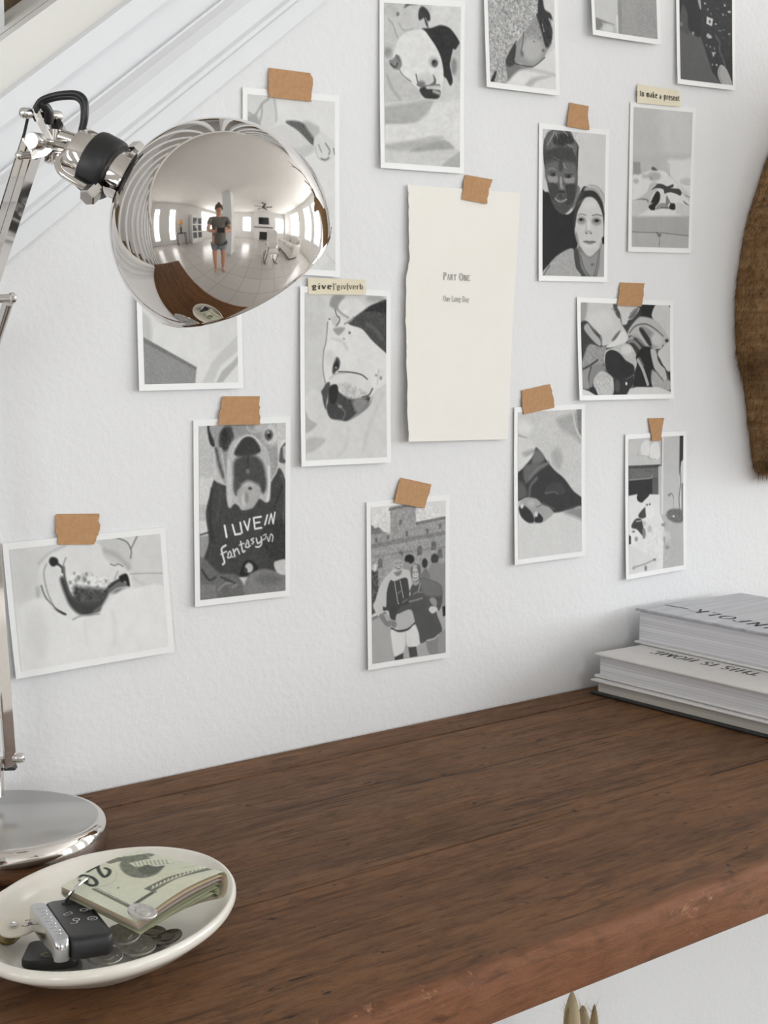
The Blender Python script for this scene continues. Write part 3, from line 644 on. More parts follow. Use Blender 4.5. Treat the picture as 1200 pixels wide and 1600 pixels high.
     ('p',[(321,669),(362,628),(421,590),(472,607),(475,648),(444,680),(401,703),(391,726),(325,729),(279,705)],42,0.57,1),
     ('p',[(279,701),(266,674),(299,678),(354,677),(311,691)],190,0.57,1),('p',[(455,684),(533,674),(601,682),(626,713),(513,715),(402,724)],150,0.57,1),
     ('n',30,0.68,0.68,[(399,676),(623,672),(626,718),(402,724)],0.57,14),('p',[(639,654),(668,672),(736,675),(745,716),(672,719),(636,699),(657,681)],42,0.57,1),
     ('p',[(585,619),(620,636),(645,663),(602,695),(578,673)],130,0.68,1),('s',[(491,711),(580,707),(671,715)],0.68,50,0.46,1),
     ('q',[(-1,781),(1006,762),(1006,913),(504,896),(7,892)],172,1.83,1),('q',[(-4,895),(459,894),(489,1000),(3,999)],180,0.46,1),
     ('q',[(504,896),(1005,909),(1000,1000),(494,1000)],178,0.46,1),('t',[(-4,892),(392,892),(548,893),(1005,908)],0.8,105,0.46,1),
     ('s',[(425,892),(471,910),(485,941),(477,995)],0.91,85,0.57,1),('p',[(508,909),(499,917),(478,921),(455,918),(445,910),(454,902),(476,899),(498,901)],110,0.91,1),]),
    ('give', ((-0.0994,1.1576),(0.004,1.1565),(0.0039,1.0004),(-0.1007,1.0018)), [
     ('b',214),('q',[(-23,-13),(233,-17),(222,391),(210,617),(-15,645)],208,4.3,1),('q',[(309,-10),(1013,-20),(1014,175),(572,155),(341,88)],208,2.15,1),
     ('p',[(295,66),(340,12),(478,10),(432,49),(387,95),(341,88)],150,1.51,1),('p',[(402,80),(478,33),(633,24),(744,76),(603,131),(479,140)],222,1.51,1),
     ('p',[(965,16),(932,33),(854,41),(775,35),(743,19),(775,2),(853,-6),(932,0)],175,2.15,1),('s',[(387,88),(448,118),(526,140)],1.51,150,1.29,1),
     ('p',[(525,102),(516,109),(495,113),(473,110),(464,102),(473,94),(494,91),(516,94)],235,0.86,1),
     ('p',[(495,186),(557,155),(697,100),(838,56),(1045,42),(1048,376),(920,330),(792,269),(666,215)],72,0.86,1),
     ('p',[(728,100),(854,95),(950,105),(1046,104),(1045,34),(838,54)],44,0.86,1),('n',24,0.86,1.72,[(495,186),(838,56),(1045,42),(1048,376),(792,269)],0.65,15),
     ('s',[(760,176),(855,207),(951,268)],3.23,95,2.58,1),
     ('p',[(222,346),(251,285),(273,180),(311,149),(387,126),(480,155),(557,185),(698,207),(824,276),(1000,353),(1048,376),(1049,547),(890,569),(827,607),(608,636),(301,618),(242,542),(215,451)],228,0.65,1),
     ('p',[(311,149),(356,133),(425,141),(418,179),(365,202)],205,0.86,1),('s',[(273,172),(254,285),(225,346),(215,451),(242,534)],0.97,120,0.86,1),
     ('s',[(364,95),(384,129),(415,141),(418,163),(380,190)],0.75,50,0.54,1),('p',[(342,209),(480,201),(449,232),(396,247)],160,1.08,1),
     ('p',[(556,231),(552,237),(542,239),(532,237),(528,231),(532,226),(542,224),(552,226)],90,0.65,1),
     ('p',[(485,270),(482,273),(473,274),(464,273),(461,270),(464,266),(473,265),(482,266)],140,0.65,1),
     ('p',[(305,153),(302,156),(296,157),(289,156),(286,153),(289,150),(296,148),(302,150)],50,0.43,1),('s',[(327,270),(450,285),(512,330)],1.94,205,1.94,1),
     ('s',[(480,178),(557,159),(588,139)],1.51,150,1.08,1),('p',[(886,490),(882,495),(873,497),(865,495),(861,490),(864,485),(873,483),(882,486)],140,0.65,1),
     ('p',[(947,506),(942,514),(932,517),(922,514),(918,506),(922,498),(932,495),(942,499)],130,0.86,1),('s',[(905,454),(890,546)],1.51,200,1.29,1),
     ('p',[(329,459),(352,406),(390,380),(424,406),(413,444),(375,467),(345,490)],70,1.08,1),
     ('p',[(412,433),(402,451),(378,459),(354,451),(344,433),(354,415),(378,407),(402,415)],35,1.08,1),
     ('p',[(386,444),(383,448),(375,450),(367,448),(364,444),(367,441),(375,439),(382,441)],200,0.43,1),
     ('p',[(359,384),(341,416),(299,429),(255,416),(237,384),(255,352),(298,338),(341,352)],214,2.58,1),
     ('p',[(284,527),(330,490),(421,471),(575,474),(700,491),(763,514),(827,561),(780,607),(701,621),(531,643),(422,581)],222,0.75,1),
     ('s',[(406,469),(544,471),(685,485),(763,514)],1.08,60,0.65,1),('s',[(299,512),(375,482),(483,477)],0.86,180,0.86,1),
     ('p',[(187,605),(224,564),(254,538),(300,535),(285,587),(255,655),(244,696)],75,0.75,1),
     ('p',[(277,587),(300,554),(384,547),(407,588),(484,608),(639,621),(702,629),(796,622),(765,668),(640,720),(516,768),(424,763),(302,750),(256,693),(271,648)],66,0.86,1),
     ('p',[(391,543),(514,536),(639,567),(764,599),(702,629),(562,635),(453,604)],200,1.72,1),
     ('n',34,1.94,1.94,[(391,535),(701,575),(764,653),(609,712),(484,650)],1.72,16),('p',[(285,591),(315,554),(384,550),(399,596),(362,656),(301,655)],35,0.65,1),
     ('s',[(701,625),(780,611),(827,573)],1.29,50,0.65,1),('p',[(609,735),(796,653),(827,622),(765,691),(532,772)],120,1.08,1),
     ('p',[(577,651),(702,629),(764,660),(640,720)],140,1.94,1),('s',[(393,664),(485,718),(455,756)],1.51,110,1.08,1),
     ('p',[(448,680),(441,685),(423,687),(406,685),(399,679),(406,674),(423,672),(441,674)],150,0.86,1),
     ('p',[(-15,630),(179,587),(226,685),(317,761),(517,772),(796,684),(1017,547),(1053,1011),(-25,1009)],216,0.86,1),
     ('p',[(-29,674),(46,750),(136,788),(-27,831)],180,1.08,1),('p',[(-26,898),(62,862),(243,880),(93,945),(-26,950)],188,1.72,1),
     ('s',[(954,608),(844,738),(766,836),(704,942)],3.23,205,3.23,1),('s',[(532,817),(487,923),(396,981)],2.58,207,2.58,1),('n',6,5.38,5.38,None,0.0,17),]),
    ('shirt', ((-0.2097,1.0453),(-0.1093,1.0456),(-0.1107,0.8884),(-0.2106,0.8897)), [
     ('b',205),('q',[(-15,-14),(167,-11),(166,301),(-17,303)],196,1.16,1),('q',[(-17,295),(166,301),(165,462),(-19,447)],212,0.69,1),
     ('q',[(-19,447),(103,451),(103,556),(-19,551)],188,0.69,1),('q',[(-19,543),(103,544),(102,637),(-20,631)],215,0.58,1),('s',[(-5,624),(102,613)],1.39,60,0.69,1),
     ('q',[(-20,627),(164,632),(163,835),(-21,808)],150,1.62,1),('q',[(865,-8),(1013,-6),(1014,111),(865,141)],205,0.92,1),
     ('q',[(915,100),(1014,102),(1014,236),(915,233)],225,0.46,1),('p',[(915,225),(931,159),(997,115),(1014,127),(1014,232)],90,0.58,1),
     ('q',[(964,143),(1014,127),(1014,227),(973,210)],180,0.46,1),('p',[(94,-5),(152,-12),(182,109),(144,117),(113,83)],48,0.69,1),
     ('p',[(72,507),(119,396),(173,309),(274,337),(510,426),(800,362),(915,266),(990,327),(1016,428),(1018,816),(868,816),(868,892),(55,861),(102,669)],66,0.69,1),
     ('s',[(965,376),(867,506),(867,665)],2.31,48,1.62,1),('s',[(948,309),(990,394),(966,628)],1.62,90,1.39,1),('s',[(142,364),(118,509),(148,672)],2.31,50,1.62,1),
     ('s',[(243,400),(195,552)],2.31,80,1.85,1),('s',[(867,690),(1000,663)],0.92,35,0.69,1),('p',[(736,617),(966,577),(1001,798),(868,816),(736,717)],54,2.08,1),
     ('p',[(166,237),(189,221),(290,305),(305,346),(173,313)],200,0.92,1),('p',[(866,290),(907,225),(865,157),(931,109),(907,274),(841,322)],214,0.92,1),
     ('p',[(134,-8),(542,-13),(865,-8),(898,125),(907,258),(833,330),(800,371),(606,397),(321,354),(197,237),(182,109)],160,0.92,1),
     ('p',[(931,68),(902,114),(833,132),(763,111),(735,64),(763,18),(832,0),(902,20)],205,3.47,1),
     ('p',[(849,70),(834,93),(800,102),(765,92),(751,68),(765,45),(800,36),(834,46)],90,0.92,1),
     ('p',[(824,70),(819,82),(805,87),(791,82),(785,69),(791,56),(805,51),(818,57)],30,0.69,1),
     ('p',[(808,53),(803,58),(792,61),(780,58),(775,52),(780,46),(792,44),(803,47)],170,0.69,1),('p',[(221,94),(260,22),(353,8),(400,57),(321,144),(267,143)],62,1.85,1),
     ('p',[(331,64),(319,92),(290,103),(262,91),(250,62),(262,34),(291,23),(319,35)],40,1.62,1),('s',[(190,133),(228,222),(274,296)],2.77,90,1.62,1),
     ('s',[(244,134),(274,224),(305,313)],1.62,190,1.16,1),('n',22,0.92,2.08,[(137,-4),(865,-8),(899,258),(321,314)],2.31,18),
     ('p',[(400,-4),(542,-5),(558,44),(447,66),(384,41)],150,1.16,1),('s',[(542,-5),(566,36),(670,46)],1.62,190,1.16,1),
     ('p',[(767,23),(748,40),(702,47),(657,39),(638,21),(657,4),(702,-2),(748,5)],190,1.85,1),
     ('p',[(305,370),(313,273),(321,176),(368,105),(479,71),(590,65),(686,95),(784,155),(825,255),(820,371),(817,446),(768,465),(703,442),(654,448),(622,484),(542,497),(486,499),(446,473),(399,459),(352,482),(320,460)],190,0.81,1),
     ('p',[(400,170),(455,107),(510,75),(590,73),(662,107),(703,161),(606,184),(510,189)],55,1.16,1),
     ('s',[(376,154),(431,106),(526,69),(622,74),(702,120)],0.92,215,0.69,1),
     ('p',[(391,308),(400,211),(510,181),(638,184),(735,236),(768,320),(752,386),(687,359),(558,330),(462,359),(415,406)],72,2.31,1),
     ('s',[(558,191),(555,297)],0.92,40,0.92,1),('p',[(577,277),(571,288),(555,293),(539,287),(532,276),(539,264),(555,260),(571,265)],120,0.92,1),
     ('p',[(472,360),(460,394),(431,407),(402,392),(390,357),(402,323),(431,309),(460,324)],80,2.31,1),
     ('p',[(768,361),(758,396),(735,410),(712,394),(703,359),(712,324),(735,311),(758,326)],70,2.08,1),('s',[(337,209),(337,314),(352,453)],3.01,205,1.62,1),
     ('s',[(800,255),(809,371),(784,453)],2.08,225,1.16,1),('p',[(431,391),(510,361),(670,366),(687,433),(606,488),(510,492),(462,457)],175,1.16,1),
     ('p',[(539,444),(530,473),(510,484),(490,471),(481,442),(490,413),(510,402),(530,414)],205,1.39,1),
     ('p',[(604,376),(598,382),(582,384),(566,381),(560,375),(566,369),(582,367),(598,370)],60,0.69,1),
     ('p',[(564,428),(558,451),(542,460),(526,450),(520,427),(526,404),(542,395),(558,405)],140,1.62,1),
     ('p',[(-21,776),(55,764),(225,855),(414,874),(525,964),(541,1023),(-23,1011)],105,1.16,1),('s',[(209,952),(303,917),(414,932),(366,946)],1.85,140,0.92,1),
     ('s',[(24,827),(101,888),(178,877)],1.85,60,1.16,1),('s',[(240,880),(398,923)],1.62,60,1.16,1),('q',[(-22,905),(178,918),(185,1024),(-23,1011)],125,1.16,1),
     ('p',[(461,877),(510,805),(606,802),(671,856),(542,882)],30,0.92,1),
     ('p',[(614,844),(600,864),(566,871),(532,860),(518,839),(532,819),(566,812),(600,823)],190,0.92,1),
     ('p',[(548,857),(541,868),(525,872),(510,867),(503,854),(510,843),(526,839),(541,845)],60,0.69,1),
     ('p',[(542,898),(703,858),(868,875),(1018,909),(1019,1020),(541,1015)],128,1.16,1),
     ('p',[(951,931),(907,952),(802,956),(698,939),(655,913),(698,892),(802,888),(907,904)],110,3.01,1),('p',[(868,825),(1018,816),(1018,901),(901,886)],205,0.69,1),
     ('n',14,1.62,1.62,None,0.0,19),('t',[(285,582),(307,648)],1.97,240,0.35,1),('t',[(375,580),(406,639),(470,636)],1.73,240,0.35,1),
     ('t',[(465,571),(486,631)],1.73,240,0.35,1),('t',[(510,566),(553,619),(577,554)],1.62,240,0.35,1),('t',[(711,546),(622,550),(638,615),(716,612)],1.62,240,0.35,1),
     ('t',[(633,581),(695,578)],1.39,240,0.35,1),('t',[(785,540),(755,595)],1.62,240,0.35,1),('t',[(801,591),(830,534),(854,593),(875,527)],1.39,240,0.35,1),
     ('s',[(296,697),(249,713),(260,751),(280,793),(260,806)],1.85,225,0.35,1),('s',[(241,746),(304,732)],1.27,225,0.35,1),
     ('s',[(327,750),(319,770),(359,764),(348,735),(319,746)],1.27,225,0.35,1),('s',[(359,764),(382,769)],1.04,225,0.35,1),('s',[(382,724),(401,766)],1.5,225,0.35,1),
     ('s',[(398,737),(427,722),(454,753)],1.39,225,0.35,1),('s',[(470,683),(494,742),(518,739)],1.5,225,0.35,1),('s',[(454,703),(510,694)],1.04,225,0.35,1),
     ('s',[(542,691),(526,715),(566,717),(558,684),(542,679)],1.27,225,0.35,1),('s',[(566,717),(582,711)],1.04,225,0.35,1),
     ('s',[(622,670),(593,677),(622,691),(603,702)],1.27,225,0.35,1),('s',[(654,672),(671,702),(711,691)],1.5,225,0.35,1),
     ('s',[(711,666),(716,704),(687,723),(646,721)],1.39,225,0.35,1),('s',[(736,659),(768,652),(760,677),(728,684)],0.92,225,0.35,1),
     ('s',[(785,670),(801,696),(826,655),(851,669),(842,698)],1.04,225,0.35,1),]),
    ('couple', ((-0.0225,0.9654),(0.081,0.9661),(0.0821,0.8083),(-0.0212,0.81)), [
     ('b',222),('q',[(-33,123),(84,146),(251,179),(251,8),(592,-1),(592,123),(1031,104),(1034,665),(-31,592)],158,0.7,1),
     ('q',[(-65,234),(1031,196),(1031,221),(-65,267)],132,0.7,1),('q',[(-65,307),(1032,296),(1032,309),(-65,323)],138,0.7,1),
     ('q',[(88,389),(88,340),(118,326),(148,341),(148,389)],105,0.59,1),('q',[(357,356),(357,307),(387,293),(418,308),(418,357)],105,0.59,1),
     ('q',[(614,339),(614,289),(645,274),(676,289),(677,339)],105,0.59,1),('q',[(806,317),(805,267),(837,252),(869,267),(869,317)],105,0.59,1),
     ('q',[(894,372),(894,322),(925,307),(957,322),(958,372)],105,0.59,1),('q',[(51,226),(50,196),(84,194),(84,225)],110,0.47,1),
     ('q',[(201,219),(201,188),(234,186),(235,217)],110,0.47,1),('q',[(370,130),(369,99),(403,97),(404,128)],110,0.47,1),
     ('q',[(455,208),(455,177),(489,175),(489,207)],110,0.47,1),('q',[(732,206),(731,175),(766,173),(767,205)],110,0.47,1),
     ('q',[(907,182),(907,151),(942,149),(942,181)],110,0.47,1),('q',[(-33,123),(9,109),(50,136),(100,130),(150,157),(150,174),(-33,172)],120,0.59,1),
     ('q',[(234,15),(592,-1),(592,16),(234,33)],125,0.47,1),('q',[(592,123),(1013,103),(1013,121),(592,141)],120,0.47,1),
     ('n',26,1.87,1.87,[(-33,123),(251,8),(1031,104),(1034,665),(-31,592)],0.94,20),('q',[(-32,398),(84,389),(102,666),(-31,689)],80,1.17,1),
     ('p',[(76,388),(66,405),(43,410),(19,402),(10,384),(19,368),(43,362),(66,370)],210,1.17,1),('n',50,1.41,1.41,[(-32,398),(101,390),(119,683),(-31,697)],0.94,21),
     ('q',[(-31,721),(236,683),(1016,664),(1036,1018),(-30,1012)],170,0.94,1),('q',[(-31,705),(219,666),(228,683),(-31,729)],130,0.59,1),
     ('p',[(573,361),(554,382),(507,388),(461,377),(442,353),(461,332),(507,326),(553,338)],30,0.7,1),
     ('p',[(753,397),(742,418),(715,426),(688,415),(677,392),(688,371),(715,363),(742,374)],50,0.7,1),
     ('p',[(905,377),(889,400),(852,408),(814,396),(799,370),(814,347),(851,339),(889,351)],60,0.7,1),
     ('p',[(768,447),(820,401),(944,408),(1033,439),(1034,682),(857,653),(786,532)],140,0.7,1),('q',[(954,693),(1016,689),(1017,756),(963,757)],40,0.47,1),
     ('p',[(663,474),(733,429),(785,482),(751,504)],120,0.7,1),('p',[(525,408),(510,430),(473,437),(437,425),(422,401),(437,379),(473,372),(509,383)],150,0.94,1),
     ('p',[(19,631),(48,596),(95,525),(171,460),(268,420),(296,407),(423,415),(521,445),(541,535),(581,765),(581,784),(366,805),(250,796),(249,731),(153,659),(144,686),(86,700)],198,0.59,1),
     ('p',[(191,643),(201,550),(248,479),(306,487),(452,473),(492,518),(502,660),(336,704),(327,741),(249,726),(220,673),(153,668),(153,640)],66,0.47,1),
     ('p',[(327,708),(512,680),(572,759),(464,808),(347,808)],182,0.47,1),('s',[(259,788),(347,813),(483,809),(581,774)],1.87,50,0.47,1),
     ('s',[(306,492),(346,621),(360,636)],0.7,200,0.35,1),('s',[(379,487),(424,603)],0.7,200,0.35,1),('s',[(346,569),(394,554)],1.17,130,0.94,1),
     ('s',[(414,630),(473,616)],1.17,130,0.94,1),('p',[(423,373),(403,411),(355,424),(307,405),(287,365),(306,327),(354,313),(402,332)],172,0.7,1),
     ('p',[(287,355),(306,324),(364,318),(422,340),(432,374),(393,352),(325,348)],150,0.7,1),('p',[(297,431),(345,429),(403,423),(384,450),(335,456)],130,0.59,1),
     ('s',[(325,400),(364,409),(393,397)],0.82,95,0.47,1),('s',[(340,402),(384,402)],0.35,225,0.23,1),('s',[(316,373),(354,373)],0.59,110,0.47,1),
     ('s',[(374,375),(408,372)],0.59,110,0.47,1),('p',[(96,701),(144,686),(201,737),(259,736),(279,766),(230,776),(173,762)],130,0.59,1),
     ('p',[(250,759),(278,738),(327,755),(327,783),(288,790)],140,0.47,1),('t',[(269,751),(317,764)],0.35,70,0.23,1),('t',[(264,765),(312,778)],0.35,70,0.23,1),
     ('p',[(254,797),(366,824),(483,819),(572,788),(631,858),(641,916),(543,936),(474,921),(454,892),(415,954),(328,980),(289,967),(260,876)],218,0.59,1),
     ('s',[(454,830),(449,896)],0.94,180,0.94,1),('q',[(299,978),(415,959),(415,997),(299,1001)],66,0.47,1),('q',[(484,927),(592,931),(612,994),(504,997)],72,0.47,1),
     ('p',[(487,598),(531,535),(561,523),(659,486),(759,502),(900,535),(951,572),(951,668),(911,717),(870,691),(881,739),(952,849),(841,889),(761,897),(731,904),(651,912),(631,844),(581,774),(522,685),(346,700),(375,660),(492,645)],82,0.59,1),
     ('p',[(640,504),(699,489),(900,535),(951,582),(941,619),(790,618),(690,583)],112,1.64,1),('s',[(630,570),(650,524)],1.64,150,0.94,1),
     ('s',[(512,590),(512,576)],1.05,215,0.59,1),('s',[(502,632),(581,628),(680,620)],1.17,150,0.7,1),('s',[(561,589),(600,577),(680,582)],0.94,140,0.7,1),
     ('p',[(651,453),(632,488),(585,500),(539,482),(519,445),(538,410),(585,398),(631,415)],185,0.59,1),
     ('p',[(521,449),(531,408),(580,389),(649,410),(659,472),(640,504),(629,447),(590,411),(550,423),(541,488)],100,0.7,1),
     ('p',[(614,408),(604,416),(580,418),(555,413),(545,404),(555,396),(580,394),(604,399)],170,0.94,1),('s',[(546,472),(585,484),(630,473)],0.82,120,0.47,1),
     ('s',[(555,474),(620,475)],0.47,235,0.23,1),('s',[(550,444),(580,446)],0.59,80,0.35,1),('s',[(600,445),(629,446)],0.59,80,0.35,1),
     ('p',[(541,498),(590,510),(640,499),(630,522),(580,533)],160,0.59,1),('p',[(780,632),(840,627),(880,653),(870,691),(810,667)],150,0.59,1),
     ('p',[(770,703),(800,681),(870,691),(886,711),(820,730)],205,0.47,1),('p',[(731,904),(841,893),(902,879),(912,999),(781,996)],135,0.59,1),
     ('p',[(902,879),(952,859),(1003,858),(1004,1002),(902,999)],150,0.59,1),('s',[(741,902),(841,898),(902,874)],0.82,200,0.47,1),]),
    ('cave', ((0.1664,1.047),(0.2695,1.0482),(0.273,0.8906),(0.1678,0.8905)), [
     ('b',206),('q',[(-31,-15),(1025,-10),(1034,636),(878,596),(723,474),(456,349),(211,202),(-29,171)],206,0.94,1),
     ('p',[(603,64),(794,36),(1026,16),(1028,233),(873,187),(718,142)],172,3.53,1),('q',[(918,-3),(1025,-1),(1028,217),(950,156)],135,1.18,1),
     ('s',[(851,4),(911,130),(989,199)],1.88,215,1.41,1),('p',[(530,285),(625,255),(702,324),(646,405),(550,368)],176,3.53,1),
     ('n',14,0.94,2.36,[(-31,-15),(1025,-10),(1034,636),(456,349)],0.94,22),('p',[(210,112),(177,146),(99,158),(21,142),(-11,107),(20,73),(98,61),(177,77)],224,4.71,1),
     ('s',[(-11,151),(136,176)],1.41,160,1.18,1),('p',[(-20,188),(81,174),(201,194),(276,253),(231,309),(102,370),(-16,431)],214,0.94,1),
     ('p',[(64,271),(249,252),(277,278),(120,306)],180,1.65,1),('s',[(119,281),(249,269)],0.59,150,0.47,1),('s',[(119,293),(258,281)],0.47,150,0.35,1),
     ('s',[(10,367),(157,315),(267,277)],1.88,225,1.41,1),
     ('p',[(-26,431),(102,370),(249,293),(286,245),(436,332),(570,410),(723,474),(878,571),(1034,636),(1035,711),(803,701),(574,716),(384,659),(160,584),(-23,593)],48,0.94,1),
     ('p',[(267,261),(361,280),(418,331),(324,361),(213,357)],110,2.36,1),('p',[(84,402),(157,356),(437,365),(232,440),(122,485)],100,2.12,1),
     ('s',[(177,454),(306,393),(474,358)],3.06,120,2.36,1),('s',[(178,569),(196,504),(288,458)],3.53,100,2.36,1),('p',[(-25,471),(85,484),(141,567),(-24,585)],88,2.36,1),
     ('p',[(421,566),(477,514),(628,495),(743,557),(686,584),(572,567)],62,1.18,1),('s',[(421,566),(572,563),(629,582)],0.94,110,0.94,1),
     ('s',[(384,634),(573,683)],1.65,90,1.65,1),('p',[(-22,682),(536,706),(803,701),(1035,703),(1039,1021),(-18,1015)],214,1.18,1),
     ('p',[(726,706),(1035,686),(1036,778),(880,746)],140,3.06,1),
     ('p',[(5,659),(32,612),(142,583),(290,598),(384,642),(478,663),(555,707),(461,744),(367,765),(181,758),(51,710)],166,0.94,1),
     ('p',[(14,643),(106,639),(217,693),(246,751),(162,756),(51,710)],40,0.94,1),('p',[(255,735),(310,697),(385,733),(367,763),(274,759)],36,0.71,1),
     ('p',[(85,638),(78,649),(60,653),(41,648),(34,636),(41,625),(59,621),(78,626)],215,0.94,1),
     ('p',[(308,705),(301,717),(283,722),(264,716),(256,703),(264,690),(282,686),(301,692)],215,0.94,1),('s',[(291,655),(366,642)],1.18,110,0.94,1),
     ('p',[(253,629),(237,643),(198,648),(159,640),(142,624),(158,610),(197,605),(237,613)],185,1.65,1),('s',[(14,700),(33,725)],1.65,225,0.94,1),
     ('n',10,0.82,1.06,None,0.0,23),]),
    ('pair', ((0.2538,1.1565),(0.4068,1.1559),(0.4093,1.0509),(0.2568,1.052)), [
     ('b',60),('p',[(-16,-9),(400,-17),(441,72),(436,192),(503,312),(524,393),(443,434),(284,456),(225,457),(205,358),(108,241),(3,214)],205,0.74,1),
     ('p',[(3,10),(69,7),(50,164),(-7,215)],160,2.3,1),('p',[(352,185),(311,264),(214,298),(118,268),(79,193),(118,115),(214,80),(311,108)],214,4.6,1),
     ('p',[(351,15),(390,14),(431,92),(426,163),(381,114)],80,0.92,1),('s',[(341,55),(381,94)],1.47,150,0.92,1),
     ('p',[(333,406),(382,334),(432,293),(422,334),(373,405)],100,1.29,1),('p',[(373,395),(452,293),(503,352),(483,434),(363,476),(264,477)],222,0.92,1),
     ('p',[(410,23),(643,24),(583,148),(522,180),(502,221),(452,222),(436,112)],208,0.74,1),('p',[(522,150),(623,35),(643,34),(583,148)],110,0.92,1),
     ('s',[(542,109),(602,46)],0.74,80,0.55,1),('p',[(-16,244),(79,212),(205,457),(186,477),(89,439),(-16,479)],56,0.92,1),
     ('p',[(31,282),(79,222),(137,319),(205,397),(205,467),(127,409)],178,0.92,1),('s',[(79,222),(137,309),(215,358),(225,437)],0.92,80,0.74,1),
     ('p',[(-16,716),(22,578),(89,449),(205,477),(264,477),(265,617),(167,717),(70,717)],150,0.92,1),
     ('n',34,1.1,1.47,[(-16,716),(22,578),(89,449),(254,477),(255,617),(70,717)],1.1,24),('p',[(-16,736),(108,677),(80,837),(70,927),(-16,905)],150,0.74,1),
     ('s',[(12,716),(89,677),(176,617)],1.84,50,1.1,1),('s',[(99,697),(70,816),(89,927)],1.66,40,0.92,1),
     ('p',[(70,876),(109,697),(225,667),(255,748),(157,777),(109,897),(119,958)],135,0.74,1),
     ('p',[(245,617),(264,517),(333,486),(463,434),(544,453),(607,555),(613,679),(567,771),(527,832),(365,810),(265,738)],190,0.74,1),
     ('p',[(565,504),(548,541),(504,556),(461,541),(443,505),(461,469),(504,454),(547,468)],215,2.76,1),
     ('p',[(255,657),(264,547),(333,501),(424,546),(485,617),(577,679),(578,761),(506,832),(365,815),(275,748)],34,0.92,1),
     ('s',[(250,617),(264,537),(323,501),(403,516)],0.74,215,0.55,1),('n',26,1.29,1.29,[(423,516),(606,514),(608,699),(444,617)],1.29,25),
     ('p',[(335,840),(445,811),(547,781),(593,771),(578,874),(528,956),(447,1001),(346,1003)],40,0.74,1),
     ('p',[(499,878),(496,891),(489,897),(481,891),(478,878),(481,865),(488,860),(496,865)],240,0.37,1),
     ('p',[(416,903),(407,953),(386,974),(364,952),(355,901),(364,851),(385,831),(406,852)],75,1.66,1),('s',[(486,832),(578,782)],0.74,110,0.55,1),
     ('s',[(578,782),(568,885),(518,966)],0.74,150,0.74,1),('p',[(118,867),(157,777),(226,738),(315,789),(345,850),(326,1003),(167,999)],192,0.74,1),
     ('n',26,1.47,1.47,[(118,867),(226,738),(345,850),(326,1003),(167,999)],0.92,26),('q',[(-16,925),(70,957),(158,1004),(-16,1015)],220,0.55,1),
     ('p',[(70,947),(119,907),(158,979),(148,1004)],36,0.55,1),('q',[(663,-7),(840,-4),(790,141),(665,125)],36,0.74,1),
     ('p',[(789,100),(851,-15),(1011,0),(1017,427),(930,366),(854,263),(811,172)],205,0.74,1),('q',[(957,-19),(1011,-11),(1011,31)],60,0.46,1),
     ('p',[(513,352),(533,271),(624,157),(685,134),(811,161),(896,231),(995,386),(995,428),(900,512),(857,512),(752,493),(584,351)],186,0.92,1),
     ('s',[(533,321),(604,239),(717,215),(823,264),(919,345)],1.29,80,0.92,1),('p',[(645,268),(718,246),(855,367),(857,471),(793,471),(740,389)],150,1.1,1),
     ('p',[(645,278),(687,267),(782,409),(772,472),(709,390)],50,1.1,1),
     ('p',[(909,387),(891,439),(846,461),(801,440),(782,389),(800,337),(844,315),(889,336)],200,2.39,1),('s',[(836,502),(900,491),(920,449)],1.29,40,0.92,1),
     ('p',[(984,396),(978,411),(963,417),(948,412),(941,397),(947,382),(962,376),(978,382)],60,0.92,1),('s',[(534,393),(605,351),(678,411),(773,503)],4.05,170,1.1,1),
     ('s',[(574,361),(647,391),(720,472)],0.74,60,0.55,1),('s',[(524,413),(585,412),(668,504),(732,638)],3.68,130,1.29,1),
     ('s',[(544,433),(616,494),(680,617)],0.92,40,0.74,1),('p',[(607,576),(689,472),(815,502),(838,721),(777,930),(579,916),(588,771),(618,658)],30,0.92,1),
     ('s',[(628,617),(681,720),(713,814),(735,887)],4.23,175,0.74,1),('s',[(648,596),(691,679)],1.84,110,0.74,1),
     ('p',[(773,503),(836,513),(858,617),(902,680),(945,722),(969,849),(882,837),(817,721)],190,0.92,1),
     ('p',[(857,533),(952,438),(1006,427),(1005,722),(945,722),(890,617)],205,0.92,1),('s',[(891,659),(945,722),(969,849)],1.29,40,0.74,1),
     ('s',[(817,721),(882,805),(915,848)],1.1,50,0.74,1),('p',[(786,731),(860,784),(904,837),(996,849),(1003,955),(798,930)],170,1.29,1),
     ('n',24,1.1,2.21,[(754,721),(1001,828),(1003,977),(798,930)],1.29,27),('q',[(528,935),(610,916),(851,921),(1008,977),(1009,1030),(487,1007)],216,0.74,1),]),
    ('hearth', ((0.334,1.0145),(0.4362,1.0151),(0.4413,0.861),(0.3378,0.8592)), [
     ('b',214),('q',[(-23,-7),(618,-10),(602,217),(-19,208)],200,0.58,1),('p',[(218,73),(265,27),(362,22),(383,95),(345,138),(248,126)],226,0.7,1),
     ('p',[(383,103),(421,48),(539,44),(571,143),(482,172),(404,152)],228,0.7,1),('s',[(248,130),(345,138),(404,160),(502,164)],0.7,165,0.7,1),
     ('p',[(197,120),(190,130),(171,134),(151,129),(143,118),(151,108),(170,105),(189,110)],185,1.16,1),('q',[(588,-3),(618,-2),(612,225),(586,224)],130,0.46,1),
     ('q',[(618,-10),(939,-8),(928,583),(608,599)],196,0.7,1),('q',[(608,-2),(638,-1),(628,591),(604,590)],222,0.46,1),
     ('q',[(-19,200),(592,208),(542,231),(546,433),(-16,422)],70,0.58,1),('s',[(-19,198),(582,210)],0.93,60,0.46,1),('q',[(0,216),(533,230),(528,303),(1,304)],105,0.7,1),
